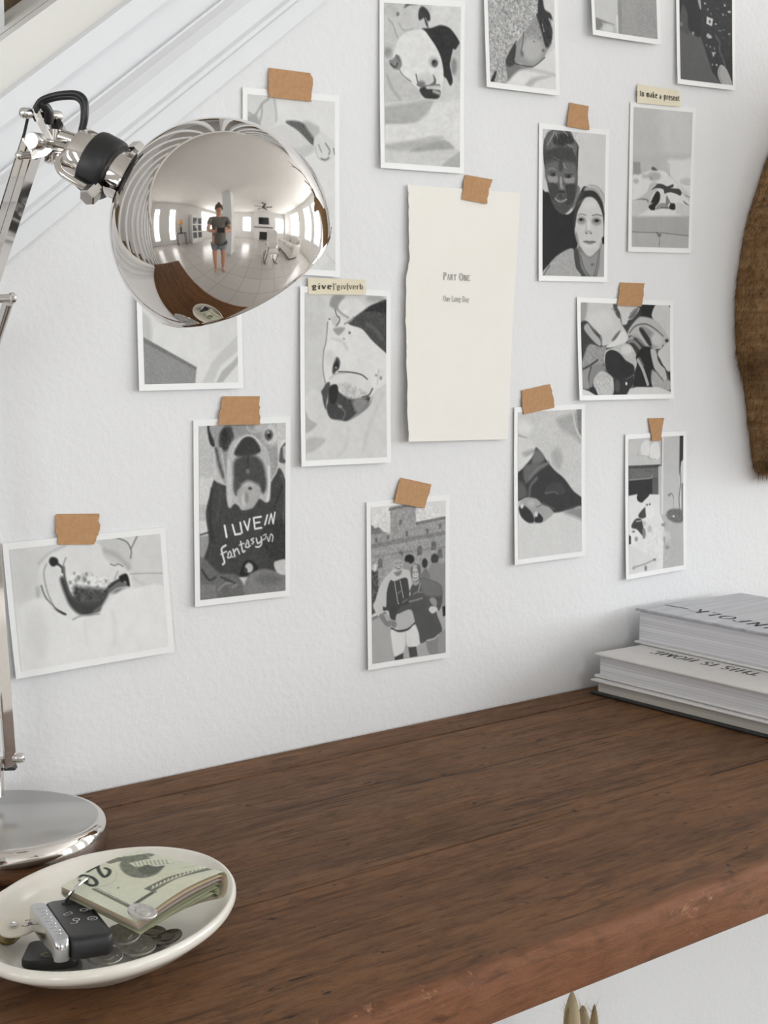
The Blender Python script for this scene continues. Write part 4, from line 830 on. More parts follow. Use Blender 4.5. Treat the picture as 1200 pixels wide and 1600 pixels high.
     ('n',20,1.63,0.93,[(0,216),(533,230),(528,303),(1,304)],0.7,28),('s',[(1,300),(406,302),(425,282)],1.05,150,0.7,1),
     ('q',[(1,308),(426,311),(438,428),(3,411)],34,0.58,1),('q',[(436,307),(534,303),(536,429),(437,420)],88,0.58,1),
     ('q',[(542,223),(602,225),(598,590),(568,588)],190,0.7,1),('q',[(933,-4),(1010,-5),(1003,192),(963,207),(928,304)],50,0.7,1),
     ('s',[(943,239),(955,354),(926,468),(938,567)],1.16,80,0.93,1),('q',[(963,199),(1013,176),(1006,340),(976,372)],205,0.58,1),
     ('q',[(965,371),(1010,357),(1005,587),(969,585)],130,0.7,1),('q',[(598,590),(1010,587),(1006,1006),(615,1004)],186,1.39,1),
     ('p',[(687,587),(747,557),(887,556),(989,578),(990,660),(849,661),(728,629)],112,1.39,1),('n',34,1.16,1.16,[(687,570),(989,570),(990,660),(728,629)],0.93,29),
     ('p',[(842,613),(837,618),(824,619),(811,616),(806,611),(811,606),(824,604),(836,607)],235,0.58,1),('s',[(725,442),(785,435),(825,471)],0.81,90,0.46,1),
     ('s',[(821,471),(817,561)],0.7,130,0.46,1),('p',[(773,448),(765,454),(745,455),(725,452),(717,446),(725,440),(745,439),(765,442)],140,0.7,1),
     ('q',[(-16,418),(156,411),(166,455),(215,473),(273,468),(389,422),(566,434),(578,589),(649,658),(615,1004),(-6,1002)],226,0.7,1),
     ('p',[(157,454),(175,415),(369,425),(292,461),(234,478)],34,0.58,1),('p',[(178,567),(293,517),(361,529),(342,568),(294,594),(217,594)],60,0.93,1),
     ('p',[(312,502),(409,499),(469,559),(411,604),(323,591)],232,0.93,1),
     ('p',[(355,500),(349,506),(336,508),(322,504),(316,499),(322,493),(335,491),(349,495)],110,0.58,1),
     ('p',[(402,499),(397,504),(386,506),(375,503),(370,497),(375,492),(386,490),(397,493)],90,0.58,1),
     ('p',[(45,648),(121,596),(227,602),(266,668),(267,724),(219,714),(141,677)],56,0.93,1),('s',[(140,613),(227,614)],1.16,190,0.7,1),
     ('p',[(27,694),(122,668),(219,714),(239,747),(143,773),(28,766)],230,0.93,1),
     ('p',[(111,687),(103,693),(84,694),(65,690),(57,684),(65,679),(84,678),(103,681)],120,0.93,1),
     ('p',[(164,746),(155,758),(133,762),(111,756),(102,743),(111,731),(133,727),(154,733)],150,1.16,1),('q',[(-11,700),(37,719),(38,775),(-10,776)],50,0.58,1),
     ('p',[(247,683),(296,678),(306,735),(258,748)],130,0.93,1),('p',[(422,685),(411,702),(384,707),(356,699),(344,681),(355,664),(383,659),(411,667)],190,1.39,1),
     ('p',[(316,639),(307,653),(286,658),(264,651),(254,636),(263,621),(285,616),(307,624)],190,1.16,1),('p',[(589,662),(668,651),(649,682)],150,0.93,1),
     ('p',[(770,762),(747,790),(691,798),(634,783),(610,753),(633,725),(689,717),(746,732)],205,2.32,1),
     ('p',[(737,846),(727,855),(702,858),(676,852),(666,841),(676,832),(701,829),(727,835)],150,1.16,1),
     ('p',[(671,781),(665,795),(651,801),(637,794),(631,778),(636,764),(650,758),(664,765)],160,1.16,1),
     ('n',12,2.32,2.32,[(314,591),(810,740),(814,985),(320,952)],3.49,30),('q',[(10,781),(475,914),(496,980),(13,1003)],218,1.16,1),
     ('s',[(70,952),(281,942),(475,918)],1.39,150,0.93,1),('p',[(324,977),(317,991),(301,996),(284,989),(277,973),(284,959),(300,954),(317,961)],130,0.93,1),
     ('p',[(493,923),(485,929),(466,930),(446,926),(438,920),(446,915),(465,914),(485,917)],120,0.7,1),
     ('p',[(110,962),(101,967),(79,968),(58,964),(49,958),(58,953),(79,952),(101,956)],170,0.93,1),]),
    ('snout', ((-0.3834,0.957),(-0.2384,0.9588),(-0.2324,0.8548),(-0.3766,0.8523)), [
     ('b',228),('q',[(-15,-36),(354,-23),(257,54),(187,172),(149,423),(19,453),(-35,444)],218,4.64,1),('q',[(787,-29),(1026,-10),(1017,486),(788,449)],217,1.16,1),
     ('s',[(774,321),(882,331),(1012,351)],0.93,175,0.93,1),('s',[(792,357),(878,437),(1008,471)],1.86,205,1.86,1),
     ('p',[(561,19),(698,-15),(793,78),(785,289),(727,254),(632,187)],205,2.09,1),('s',[(616,92),(701,157),(766,260)],3.48,180,2.78,1),
     ('p',[(688,-9),(836,-9),(813,67),(784,169),(774,62)],222,0.93,1),('s',[(688,-9),(765,41),(791,117),(784,183)],1.04,110,0.81,1),
     ('s',[(840,-2),(792,104)],1.04,110,0.81,1),
     ('p',[(172,298),(182,171),(228,75),(286,32),(372,-1),(561,19),(597,103),(603,195),(669,245),(718,226),(754,311),(759,431),(659,481),(598,551),(518,616),(422,619),(364,642),(264,546),(195,431)],226,0.93,1),
     ('s',[(225,152),(203,226),(215,383),(247,505)],0.93,150,0.93,1),('s',[(180,326),(204,433),(274,548),(319,588)],1.04,90,0.81,1),
     ('p',[(238,516),(319,582),(310,593),(264,559)],50,0.58,1),('s',[(174,144),(247,65),(352,18)],1.62,190,1.86,1),
     ('p',[(170,375),(164,411),(153,424),(143,408),(141,371),(146,335),(157,322),(167,339)],190,1.86,1),
     ('p',[(303,293),(332,285),(363,433),(409,467),(430,418),(526,433),(573,441),(624,396),(654,375),(621,462),(559,570),(509,615),(422,615),(359,537),(326,427)],64,1.62,1),
     ('p',[(395,360),(451,382),(565,413),(602,446),(540,541),(445,525),(381,462)],78,2.55,1),
     ('n',38,2.09,2.09,[(361,250),(627,318),(612,447),(522,512),(372,460)],3.48,31),('s',[(335,194),(336,298),(363,433),(399,491)],1.62,80,1.16,1),
     ('p',[(242,135),(260,99),(296,117),(299,163),(261,177)],38,0.7,1),('s',[(290,155),(321,192),(324,232)],1.62,45,0.93,1),
     ('s',[(353,119),(331,181),(329,232)],0.81,130,0.81,1),('p',[(439,301),(434,316),(425,321),(416,313),(412,297),(417,283),(427,278),(436,285)],125,0.93,0.8),
     ('p',[(478,321),(473,338),(462,343),(452,334),(448,316),(453,299),(464,293),(474,302)],125,0.93,0.8),
     ('p',[(414,324),(411,333),(405,336),(399,331),(397,321),(400,312),(406,308),(412,313)],125,0.93,0.8),
     ('p',[(488,276),(485,286),(479,289),(473,284),(471,274),(473,264),(480,261),(486,266)],125,0.93,0.8),
     ('p',[(500,350),(497,361),(490,364),(483,359),(481,347),(484,337),(491,333),(498,339)],125,0.93,0.8),
     ('p',[(555,398),(552,408),(546,411),(540,406),(538,396),(541,386),(547,383),(553,388)],125,0.93,0.8),
     ('p',[(614,355),(611,364),(605,367),(600,362),(598,353),(601,344),(606,341),(612,346)],125,0.93,0.8),
     ('p',[(377,331),(374,341),(367,345),(360,339),(358,328),(361,317),(368,314),(375,319)],125,0.93,0.8),
     ('p',[(406,257),(403,265),(398,267),(394,263),(392,255),(395,248),(399,245),(404,249)],125,0.93,0.8),
     ('p',[(612,447),(654,375),(713,358),(760,418),(720,438),(660,468)],110,1.62,1),('s',[(623,409),(683,366),(723,359)],1.86,45,1.16,1),
     ('p',[(694,341),(715,305),(754,324),(766,419),(750,423),(737,375),(712,384)],34,0.7,1),
     ('p',[(620,238),(679,233),(708,224),(745,296),(715,318),(665,337),(645,360)],224,0.93,1),('s',[(645,215),(674,232),(699,223),(727,247)],0.81,110,0.7,1),
     ('s',[(691,288),(664,350)],0.93,160,0.93,1),('s',[(621,475),(681,432),(759,431)],1.16,190,0.93,1),('p',[(500,600),(559,557),(547,608)],110,0.93,1),
     ('p',[(16,530),(167,427),(273,561),(364,648),(441,623),(537,633),(659,495),(778,454),(1017,486),(1017,1028),(-5,1014)],233,1.16,1),
     ('s',[(364,642),(413,622),(479,625),(542,627)],0.93,150,0.93,1),('s',[(634,636),(637,809),(623,900)],3.48,222,3.48,1),
     ('p',[(201,717),(177,850),(129,898),(86,833),(73,694),(97,562),(145,513),(188,577)],224,5.8,1),('s',[(440,655),(441,866)],2.32,226,2.78,1),]),
    ('wedge', ((-0.2641,1.2257),(-0.1619,1.2263),(-0.161,1.0708),(-0.2633,1.0702)), [
     ('b',226),('p',[(-3,618),(73,641),(88,713),(70,768),(-6,756)],196,2.4,1),('q',[(-39,734),(0,743),(550,911),(532,1009),(-44,1006)],148,0.4,1),
     ('q',[(-39,734),(0,743),(550,911),(544,928),(-6,768)],122,0.8,1),('n',12,1.12,1.12,[(-39,734),(550,911),(532,1009),(-44,1006)],0.4,32),
     ('q',[(603,1001),(714,885),(858,803),(1012,721),(1011,815),(802,908),(724,1002)],205,1.28,1),
     ('q',[(757,1002),(823,936),(945,882),(1011,843),(1010,888),(833,997)],186,0.48,1),('q',[(699,475),(1016,472),(1012,721),(836,803),(693,829)],220,0.8,1),]),
    ('paws', ((-0.1592,1.3185),(-0.0565,1.3225),(-0.0561,1.1664),(-0.1606,1.1687)), [
     ('b',226),('q',[(-35,-10),(344,1),(329,148),(-32,183)],214,2.23,1),('s',[(14,108),(77,121),(155,52),(233,16)],1.56,160,1.34,1),
     ('s',[(155,52),(155,109),(125,167)],1.56,165,1.12,1),('s',[(297,20),(321,132),(251,168)],1.78,185,1.34,1),
     ('p',[(-32,135),(93,120),(140,166),(188,204),(-31,207)],170,1.78,1),('p',[(156,165),(266,135),(314,157),(188,196)],215,1.12,1),
     ('q',[(320,7),(1036,1),(1034,193),(760,166),(568,119),(345,163)],226,1.56,1),('p',[(425,143),(536,131),(664,147),(744,183),(752,272),(696,251),(568,192)],98,0.89,1),
     ('n',26,0.78,1.34,[(425,143),(664,147),(760,272),(568,192)],0.67,33),('p',[(632,132),(760,142),(824,187),(760,223)],190,1.78,1),
     ('p',[(188,204),(393,161),(552,185),(696,251),(760,288),(632,343),(537,315),(267,216)],214,0.89,1),('p',[(536,299),(728,265),(760,296),(616,343)],200,1.56,1),
     ('p',[(752,272),(776,214),(857,186),(953,222),(1010,260),(1001,325),(888,363),(824,341)],218,0.89,1),('s',[(808,261),(840,300)],1.0,140,0.78,1),
     ('s',[(889,249),(937,287),(929,312)],1.0,110,0.78,1),('s',[(985,277),(998,309)],0.89,90,0.67,1),('s',[(840,341),(888,346),(929,332)],1.34,120,0.89,1),
     ('s',[(768,271),(792,327),(840,349)],0.78,180,0.78,1),('p',[(815,164),(803,176),(776,182),(749,178),(738,167),(749,155),(776,149),(803,153)],190,1.56,1),
     ('q',[(822,987),(949,927),(1000,965),(1000,1004),(822,1010)],218,2.23,1),('s',[(902,905),(965,942),(1000,957)],1.12,205,1.34,1),]),
]
PLABEL = {
 'pile': ('monochrome print of a white dog with a black patch asleep among white blankets', 0.004),
 'knit': ('monochrome print of a wrinkled dog snout under a knitted blanket', 0.006),
 'carpet': ('monochrome print of plain grey carpet beside a pale wall', 0.008),
 'aisle': ('very dark monochrome print of a cluttered aisle with a pale patch at its lower corner', 0.004),
 'faces': ('monochrome print of a man with a mud mask above a smiling fair-haired woman', 0.002),
 'bed': ('monochrome print of a dog lying at the foot of a pale bed', 0.002),
 'give': ('monochrome print of a white bulldog face with dark muzzle, under the give clipping', 0.005),
 'shirt': ('monochrome print of a bulldog sitting in a dark lettered T-shirt', 0.003),
 'couple': ('monochrome print of a couple embracing in front of a pale stone building', 0.003),
 'cave': ('monochrome print of a dark dog face and paw peeking from under a blanket', 0.004),
 'pair': ('landscape print of two wrinkled dogs asleep muzzle to muzzle', 0.005),
 'hearth': ('monochrome print of dogs on a white sofa before a dark fireplace', 0.004),
 'snout': ('landscape print of a dog snout resting on white bedding, lowest on the left', 0.006),
 'wedge': ('monochrome print with a grey wedge on pale fabric, partly behind the lamp shade', 0.004),
 'paws': ('monochrome print of a pale dog lying on its side, half behind the lamp shade', 0.003),
}
LIN = lambda g: np.where(g / 255 <= 0.04045, g / 255 / 12.92, ((g / 255 + 0.055) / 1.055) ** 2.4)
for name, Q, ops in PRINTS:
    Q = np.array(Q); lab, lift = PLABEL[name]
    wd = np.linalg.norm(Q[2] - Q[3]); ht = np.linalg.norm(Q[0] - Q[3]); mg = 0.0052
    def surf(U, V, off, Q=Q, lift=lift):
        P = ((1 - U) * (1 - V))[..., None] * Q[0] + (U * (1 - V))[..., None] * Q[1] + (U * V)[..., None] * Q[2] + ((1 - U) * V)[..., None] * Q[3]
        y = -(0.0009 + lift * (0.10 + 0.55 * V ** 2 + 0.45 * ((1 - U) ** 2) * (0.4 + 0.6 * V) + 0.2 * (U ** 4))) - off
        return np.stack([P[..., 0], y, P[..., 1]], -1)
    c = Q.mean(0)
    root = thing('photo_print', (c[0], 0.0, Q[:, 1].min()), lab, 'photo', 'black and white prints taped to the wall')
    U, V = np.meshgrid(np.linspace(0, 1, 19), np.linspace(0, 1, 25))
    sheet(surf(U, V, 0.0), 0.00035).build('paper', M['paper'], root, True)
    land = wd > ht
    nx, ny = (int(wd / 0.00078), int(ht / 0.00072))
    u0, v0 = mg / wd, mg / ht
    U, V = np.meshgrid(np.linspace(u0, 1 - u0, nx), np.linspace(v0, 1 - v0, ny))
    g = Painter((1 - 2 * u0) * wd * 1000, (1 - 2 * v0) * ht * 1000, nx, ny).run(ops)
    L = np.clip(LIN(g) / 0.86 * 0.88, 0, 0.9)
    grid_mesh('printed_picture', surf(U, V, 0.00018), M['print'], root, np.stack([L, L, L * 0.99], -1))

# ------------------------------------------------------------------ lettering drawn with pen strokes
def arc(cx, cy, rx, ry, a0, a1, n=12):
    return [(cx + rx * math.cos(math.radians(a0 + (a1 - a0) * i / n)), cy + ry * math.sin(math.radians(a0 + (a1 - a0) * i / n))) for i in range(n + 1)]
# glyph: (advance, strokes, serif points)
GL = {
 'P': (.62, [[(.14, 0), (.14, 1)], [(.14, 1)] + arc(.32, .75, .24, .25, 90, -90) + [(.14, .5)]], [(.14, 0), (.14, 1)]),
 'A': (.74, [[(.06, 0), (.37, 1)], [(.37, 1), (.68, 0)], [(.17, .34), (.57, .34)]], [(.06, 0), (.68, 0)]),
 'R': (.70, [[(.14, 0), (.14, 1)], [(.14, 1)] + arc(.32, .76, .23, .24, 90, -90) + [(.14, .52)], [(.34, .52), (.66, 0)]], [(.14, 0), (.14, 1)]),
 'T': (.66, [[(.33, 0), (.33, 1)], [(.04, 1), (.62, 1)], [(.04, 1), (.04, .82)], [(.62, 1), (.62, .82)]], [(.33, 0)]),
 'O': (.84, [arc(.42, .5, .34, .5, 90, 450, 28)], []),
 'N': (.80, [[(.13, 0), (.13, 1)], [(.13, 1), (.66, 0)], [(.66, 0), (.66, 1)]], [(.13, 0), (.13, 1), (.66, 1)]),
 'E': (.64, [[(.14, 0), (.14, 1)], [(.14, 1), (.56, 1)], [(.14, .52), (.46, .52)], [(.14, 0), (.58, 0)], [(.56, 1), (.56, .84)], [(.58, 0), (.58, .18)]], [(.14, 0), (.14, 1)]),
 'F': (.60, [[(.14, 0), (.14, 1)], [(.14, 1), (.56, 1)], [(.14, .52), (.46, .52)], [(.56, 1), (.56, .84)]], [(.14, 0)]),
 'L': (.60, [[(.14, 0), (.14, 1)], [(.14, 0), (.56, 0)], [(.56, 0), (.56, .18)]], [(.14, 1)]),
 'I': (.34, [[(.17, 0), (.17, 1)]], [(.17, 0), (.17, 1)]),
 'K': (.74, [[(.14, 0), (.14, 1)], [(.62, 1), (.16, .44)], [(.30, .58), (.68, 0)]], [(.14, 0), (.14, 1), (.62, 1), (.68, 0)]),
 'H': (.80, [[(.14, 0), (.14, 1)], [(.66, 0), (.66, 1)], [(.14, .52), (.66, .52)]], [(.14, 0), (.14, 1), (.66, 0), (.66, 1)]),
 'S': (.58, [arc(.30, .75, .20, .25, 30, 250, 12) + arc(.28, .25, .23, .25, 80, -160, 12)[1:]], []),
 'M': (.96, [[(.10, 0), (.14, 1)], [(.14, 1), (.48, .05)], [(.48, .05), (.80, 1)], [(.80, 1), (.84, 0)]], [(.10, 0), (.84, 0)]),
 'D': (.78, [[(.14, 0), (.14, 1)], [(.14, 1)] + arc(.30, .5, .38, .5, 90, -90, 16) + [(.14, 0)]], []),
 'n': (.60, [[(.13, 0), (.13, .64)], [(.13, .48)] + arc(.30, .44, .17, .20, 130, 0, 8) + [(.47, 0)]], [(.13, 0), (.47, 0)]),
 'e': (.52, [[(.08, .36), (.44, .36)] + arc(.26, .33, .19, .33, 10, 320, 18)], []),
 'o': (.56, [arc(.28, .33, .21, .33, 90, 450, 20)], []),
 'g': (.56, [arc(.26, .42, .17, .22, 90, 450, 16), [(.20, .20), (.14, .08), (.40, .04), (.46, -.12), (.26, -.24), (.08, -.14), (.16, .04)], [(.40, .60), (.50, .64)]], []),
 'a': (.52, [[(.10, .54), (.24, .64), (.38, .52), (.38, .08), (.46, 0)], arc(.23, .18, .15, .18, 40, 330, 12)], []),
 'y': (.56, [[(.06, .64), (.28, .02)], [(.50, .64), (.20, -.24), (.06, -.22)]], [(.06, .64), (.50, .64)]),
 'i': (.28, [[(.14, 0), (.14, .64)], [(.14, .86), (.14, .94)]], [(.14, 0)]),
 'v': (.54, [[(.05, .64), (.27, 0)], [(.27, 0), (.49, .64)]], [(.05, .64), (.49, .64)]),
 'r': (.44, [[(.13, 0), (.13, .64)], [(.13, .42), (.26, .62), (.40, .58)]], [(.13, 0)]),
 'b': (.58, [[(.13, 0), (.13, 1)], arc(.30, .33, .19, .33, 90, 450, 18)], []),
 't': (.36, [[(.16, .86), (.16, .10), (.26, 0), (.34, .08)], [(.04, .62), (.32, .62)]], []),
 'm': (.90, [[(.13, 0), (.13, .64)], [(.13, .48)] + arc(.28, .46, .15, .18, 130, 0, 8) + [(.43, 0)], [(.43, .48)] + arc(.58, .46, .15, .18, 130, 0, 8) + [(.73, 0)]], [(.13, 0), (.43, 0), (.73, 0)]),
 'k': (.58, [[(.13, 0), (.13, 1)], [(.46, .64), (.14, .28)], [(.24, .40), (.50, 0)]], [(.13, 0), (.50, 0)]),
 'p': (.58, [[(.13, -.28), (.13, .64)], arc(.30, .33, .19, .33, 90, 450, 18)], [(.13, -.28)]),
 's': (.44, [arc(.22, .48, .14, .16, 40, 250, 10) + arc(.21, .16, .16, .16, 80, -160, 10)[1:]], []),
 'd': (.58, [[(.44, 0), (.44, 1)], arc(.26, .33, .19, .33, 90, 450, 18)], [(.44, 0)]),
 '|': (.22, [[(.11, -.2), (.11, 1.05)]], []), "'": (.18, [[(.09, .75), (.10, 1)]], []), ' ': (.36, [], []),
 '3': (.56, [arc(.26, .74, .19, .25, 150, -70, 12) + arc(.25, .25, .22, .26, 70, -150, 14)[1:]], []),
 '.': (.2, [[(.1, 0), (.1, .05)]], []),
}
def spaced(text, L, size, fill, caps=None):
    """letter width factor and tracking that spread text over length L"""
    tot = sum(GL[(c.upper() if caps and c.islower() else c)][0] * (caps if caps and c.islower() else 1) for c in text)
    adv = L / (tot * size) * fill
    return adv, L * (1 - fill) / len(text)
def text_mesh(text, size, o, ux, uy, nrm, thick=0.13, thin=0.05, track=0.0, lift=0.00012, place=None, caps=None, serif=0.10, adv=1.0):
    """pen-stroke lettering: o start of the baseline, ux reading direction, uy up"""
    o = np.array(o, float); ux = np.array(ux, float); uy = np.array(uy, float); nrm = np.array(nrm, float)
    mb = MB(); x = 0.0
    for ch in text:
        sz = size
        if caps and ch.islower(): ch = ch.upper(); sz = size * caps
        a, strokes, ser = GL[ch]
        def put(poly, face=True):
            vs = []
            for px, py in poly:
                q = o + ux * (x + px * sz * adv) + uy * (py * sz) + nrm * lift
                vs.append(place(q) if place else q)
            return vs
        for s_ in strokes:
            P = np.array(s_, float); vs = []
            T = np.gradient(P, axis=0) if len(P) > 2 else np.array([P[1] - P[0]] * 2)
            for p, d in zip(P, T):
                d = d / (np.linalg.norm(d) + 1e-9); nn = np.array([-d[1], d[0]])
                w_ = thin + (thick - thin) * abs(d[1]) ** 1.5
                if len(P) == 2 and abs(d[0]) > 0.2 and d[0] * d[1] > 0: w_ = thin * 1.2
                vs += [p + nn * w_ / 2, p - nn * w_ / 2]
            fs = [(2 * i, 2 * i + 1, 2 * i + 3, 2 * i + 2) for i in range(len(P) - 1)]
            mb.add(put(vs), fs)
        for sx_, sy_ in ser:
            h = 0.028
            mb.add(put([(sx_ - serif, sy_ - h), (sx_ + serif, sy_ - h), (sx_ + serif, sy_ + h), (sx_ - serif, sy_ + h)]), [(0, 1, 2, 3)])
        x += a * sz * adv + track
    return mb

# ------------------------------------------------------------------ tapes, clippings, torn page
def quad_surface(Q, n, m_, jag, seed, y0):
    rs = np.random.RandomState(seed); Q = np.array(Q)
    U, V = np.meshgrid(np.linspace(0, 1, n), np.linspace(0, 1, m_))
    jl = np.cumsum(rs.randn(m_)) * jag; jl -= np.linspace(jl[0], jl[-1], m_); jr = np.cumsum(rs.randn(m_)) * jag; jr -= np.linspace(jr[0], jr[-1], m_)
    X = (1 - U) * (1 - V); P = X[..., None] * Q[0] + (U * (1 - V))[..., None] * Q[1] + (U * V)[..., None] * Q[2] + ((1 - U) * V)[..., None] * Q[3]
    P[..., 0] += (1 - U) * jl[:, None] + U * jr[:, None]
    return np.stack([P[..., 0], y0(U, V), P[..., 1]], -1)
TAPES = [
 (((-0.132,1.3374),(-0.0881,1.338),(-0.0883,1.3139),(-0.1334,1.3131)), 'brown kraft tape over the print half behind the lamp shade', 0.0011),
 (((0.2375,1.347),(0.2659,1.3464),(0.2653,1.3225),(0.2322,1.3232)), 'brown kraft tape over the print of the man in a mud mask', 0.0006),
 (((0.0971,1.2664),(0.1322,1.2645),(0.1231,1.2408),(0.0903,1.2432)), 'brown kraft tape at the top of the torn book page', 0.0009),
 (((0.3207,1.173),(0.3601,1.1732),(0.3533,1.1487),(0.3142,1.149)), 'brown kraft tape over the print of two dogs muzzle to muzzle', 0.0006),
 (((-0.18,1.0643),(-0.1416,1.0636),(-0.1425,1.0396),(-0.1866,1.0406)), 'brown kraft tape over the print of the bulldog in a T-shirt', 0.0011),
 (((0.0191,0.9855),(0.0575,0.9771),(0.0474,0.9551),(0.009,0.9632)), 'slanted brown kraft tape over the print of the embracing couple', 0.0006),
 (((0.1768,1.0634),(0.2176,1.0691),(0.2219,1.0453),(0.1785,1.0398)), 'brown kraft tape over the print of the paw under a blanket', 0.0008),
 (((0.3718,1.0306),(0.3986,1.0301),(0.3911,1.0058),(0.3766,1.0063)), 'small tapering brown kraft tape over the print of the fireplace', 0.0004),
 (((-0.3363,0.9761),(-0.299,0.9738),(-0.3055,0.95),(-0.336,0.9523)), 'brown kraft tape over the lowest landscape print at left', 0.0012),
]
for i, (Q, lab, jag) in enumerate(TAPES):
    P = quad_surface(Q, 8, 14, jag * 0.55, 50 + i, lambda U, V: -(0.0013 + 0.0022 * V))
    o = sheet(P, 0.00025).build('tape_strip', M['tape'], None, True)
    tag(o, lab, 'tape', 'brown tape strips on the wall')
def clipping(Q, text, lab, size, jag, thick, start, adv, seed):
    Q = np.array(Q); yy = lambda U, V: -(0.0022 + 0.0008 * V)
    P = quad_surface(Q, 16, 6, jag, seed, yy)
    root = thing('word_clipping', (Q[:, 0].mean(), 0, Q[:, 1].min()), lab, 'paper strip', 'printed word clippings')
    sheet(P, 0.0003).build('paper', M['clip'], root, True)
    ux = Q[1] - Q[0]; ux = ux / np.linalg.norm(ux); uy = np.array([-ux[1], ux[0]])
    b = Q[3] + ux * start[0] + uy * start[1]
    return root, b, ux, uy
G1 = ((-0.091,1.1649),(-0.026,1.1652),(-0.0259,1.1518),(-0.091,1.1509))
root, b, ux, uy = clipping(G1, '', 'cream word clipping reading give verb above the bulldog face print', 0.006, 0.0002, 0.2, (0, 0), 1, 90)
def along(text, p0, p1, hgt, root, thick, thin, nm='lettering', mat='ink', yoff=-0.0031, caps=None, fill=0.80):
    """letters from pixel-true start p0 to end p1 (x, z on the wall)"""
    p0, p1 = np.array(p0), np.array(p1); d = p1 - p0; L = np.linalg.norm(d); ux = d / L; uy = np.array([-ux[1], ux[0]])
    adv, trk = spaced(text, L, hgt, fill, caps)
    return text_mesh(text, hgt, (p0[0], yoff, p0[1]), (ux[0], 0, ux[1]), (uy[0], 0, uy[1]), (0, -1, 0), thick, thin, trk, 0.0001, None, caps, 0.10, adv).build(nm, M[mat], root)
along('give', (-0.0868,1.1555), (-0.0636,1.156), 0.0050, root, 0.20, 0.10, fill=0.68)
along("|'giv|verb", (-0.0636,1.156), (-0.0286,1.1567), 0.0050, root, 0.11, 0.06)
G2 = ((0.3392,1.376),(0.4054,1.3767),(0.4095,1.3601),(0.3378,1.357))
root, b, ux, uy = clipping(G2, '', 'cream word clipping reading to make a present above the bed print', 0.006, 0.0004, 0.2, (0, 0), 1, 91)
along('t to make a present', (0.3362,1.3642), (0.4073,1.3657), 0.0062, root, 0.17, 0.09, fill=0.74)

# torn book page
PG = np.array(((0.0223,1.2519),(0.17,1.2546),(0.1557,1.016),(0.0216,1.019)))
rs = np.random.RandomState(5)
NV = 60; U, V = np.meshgrid(np.linspace(0, 1, 16), np.linspace(0, 1, NV))
P = ((1 - U) * (1 - V))[..., None] * PG[0] + (U * (1 - V))[..., None] * PG[1] + (U * V)[..., None] * PG[2] + ((1 - U) * V)[..., None] * PG[3]
jag = rs.randn(NV) * 0.00035; vv = np.linspace(0, 1, NV)
jag += np.interp(vv, [0, .1, .2, .27, .30, .36, .5, .52, .56, .7, .78, .85, 1], [0, .0010, .0014, .0020, .0018, -.0014, -.0016, -.0022, -.0010, -.0016, -.0010, -.0016, 0])
P[..., 0] += (1 - U) ** 6 * jag[:, None]
yv = -(0.0012 + 0.0030 * V ** 2 + 0.0045 * (1 - U) ** 2 * (0.5 + 0.5 * V) + 0.0006 * np.sin(V * 9))
root = thing('book_page', (PG[:, 0].mean(), 0, PG[:, 1].min()), 'tall cream book page with a torn left edge taped amid the prints', 'page')
sheet(np.stack([P[..., 0], yv, P[..., 1]], -1), 0.0002).build('paper', M['page'], root, True)
along('Part One', (0.068,1.1682), (0.1035,1.1681), 0.0066, root, 0.13, 0.05, yoff=-0.0031, mat='grey_ink', caps=0.78)
along('One Long Day', (0.0683,1.1484), (0.102,1.1483), 0.0050, root, 0.12, 0.05, yoff=-0.0031, mat='grey_ink')

# ------------------------------------------------------------------ desk lamp
lamp = thing('desk_lamp', (-0.4355,-0.094,0.75), 'polished nickel desk lamp with a round dome shade and jointed arm', 'lamp')
BC = np.array((-0.4355,-0.094,0.75))
MB().lathe(BC, (0, 0, 1), [(0.0006, 0.0), (0.0006, 0.068), (0.002, 0.0715), (0.006, 0.0745), (0.011, 0.0757), (0.0165, 0.0755), (0.0205, 0.0742), (0.0238, 0.0726), (0.0254, 0.0708), (0.0260, 0.0688), (0.0258, 0.066), (0.0257, 0.03), (0.0257, 0.0)], 96).build('base', M['metal'], lamp, 'all', True)
MB().lathe(BC, (0, 0, 1), [(0.0257, 0.0), (0.0264, 0.0), (0.0264, 0.0672), (0.0258, 0.0682), (0.0257, 0.0)], 96).build('base_top', noisy('satin_nickel', (0.47, 0.465, 0.455), (0.52, 0.515, 0.50), 14, 0.26, 1.0), lamp, True)
S = np.array((-0.4311,-0.3614,1.1715)); AXR = np.array((0.6137,0.1147,-0.7811)); NK = np.array((-0.5728,0.6763,0.4632))
RS = 0.060; phim = 90 + math.degrees(math.asin(0.0227 / RS))
prof = []
for i in range(73):
    a = math.radians(phim * i / 72); prof.append((-RS * math.cos(a), RS * math.sin(a)))
zr, rr_ = prof[-1]
prof += [(zr + 0.0006, rr_ + 0.0002), (zr + 0.0010, rr_ - 0.0004), (zr + 0.0006, rr_ - 0.0011)]
for i in range(40, -1, -1):
    a = math.radians((phim - 0.6) * i / 40); prof.append((-(RS - 0.0012) * math.cos(a), (RS - 0.0012) * math.sin(a)))
MB().lathe(S, AXR, prof, 128).build('shade', M['metal'], lamp, 'all', True)
# bulb inside the dome
MB().lathe(S - NK * 0.0, -NK, [(-0.046, 0.010), (-0.030, 0.011), (-0.018, 0.016), (-0.006, 0.020), (0.004, 0.0195), (0.012, 0.014), (0.016, 0.006), (0.0165, 0.0)], 24).build('bulb', noisy('frosted_bulb', (0.8, 0.8, 0.78), (0.85, 0.85, 0.83), 20, 0.4), lamp, True)
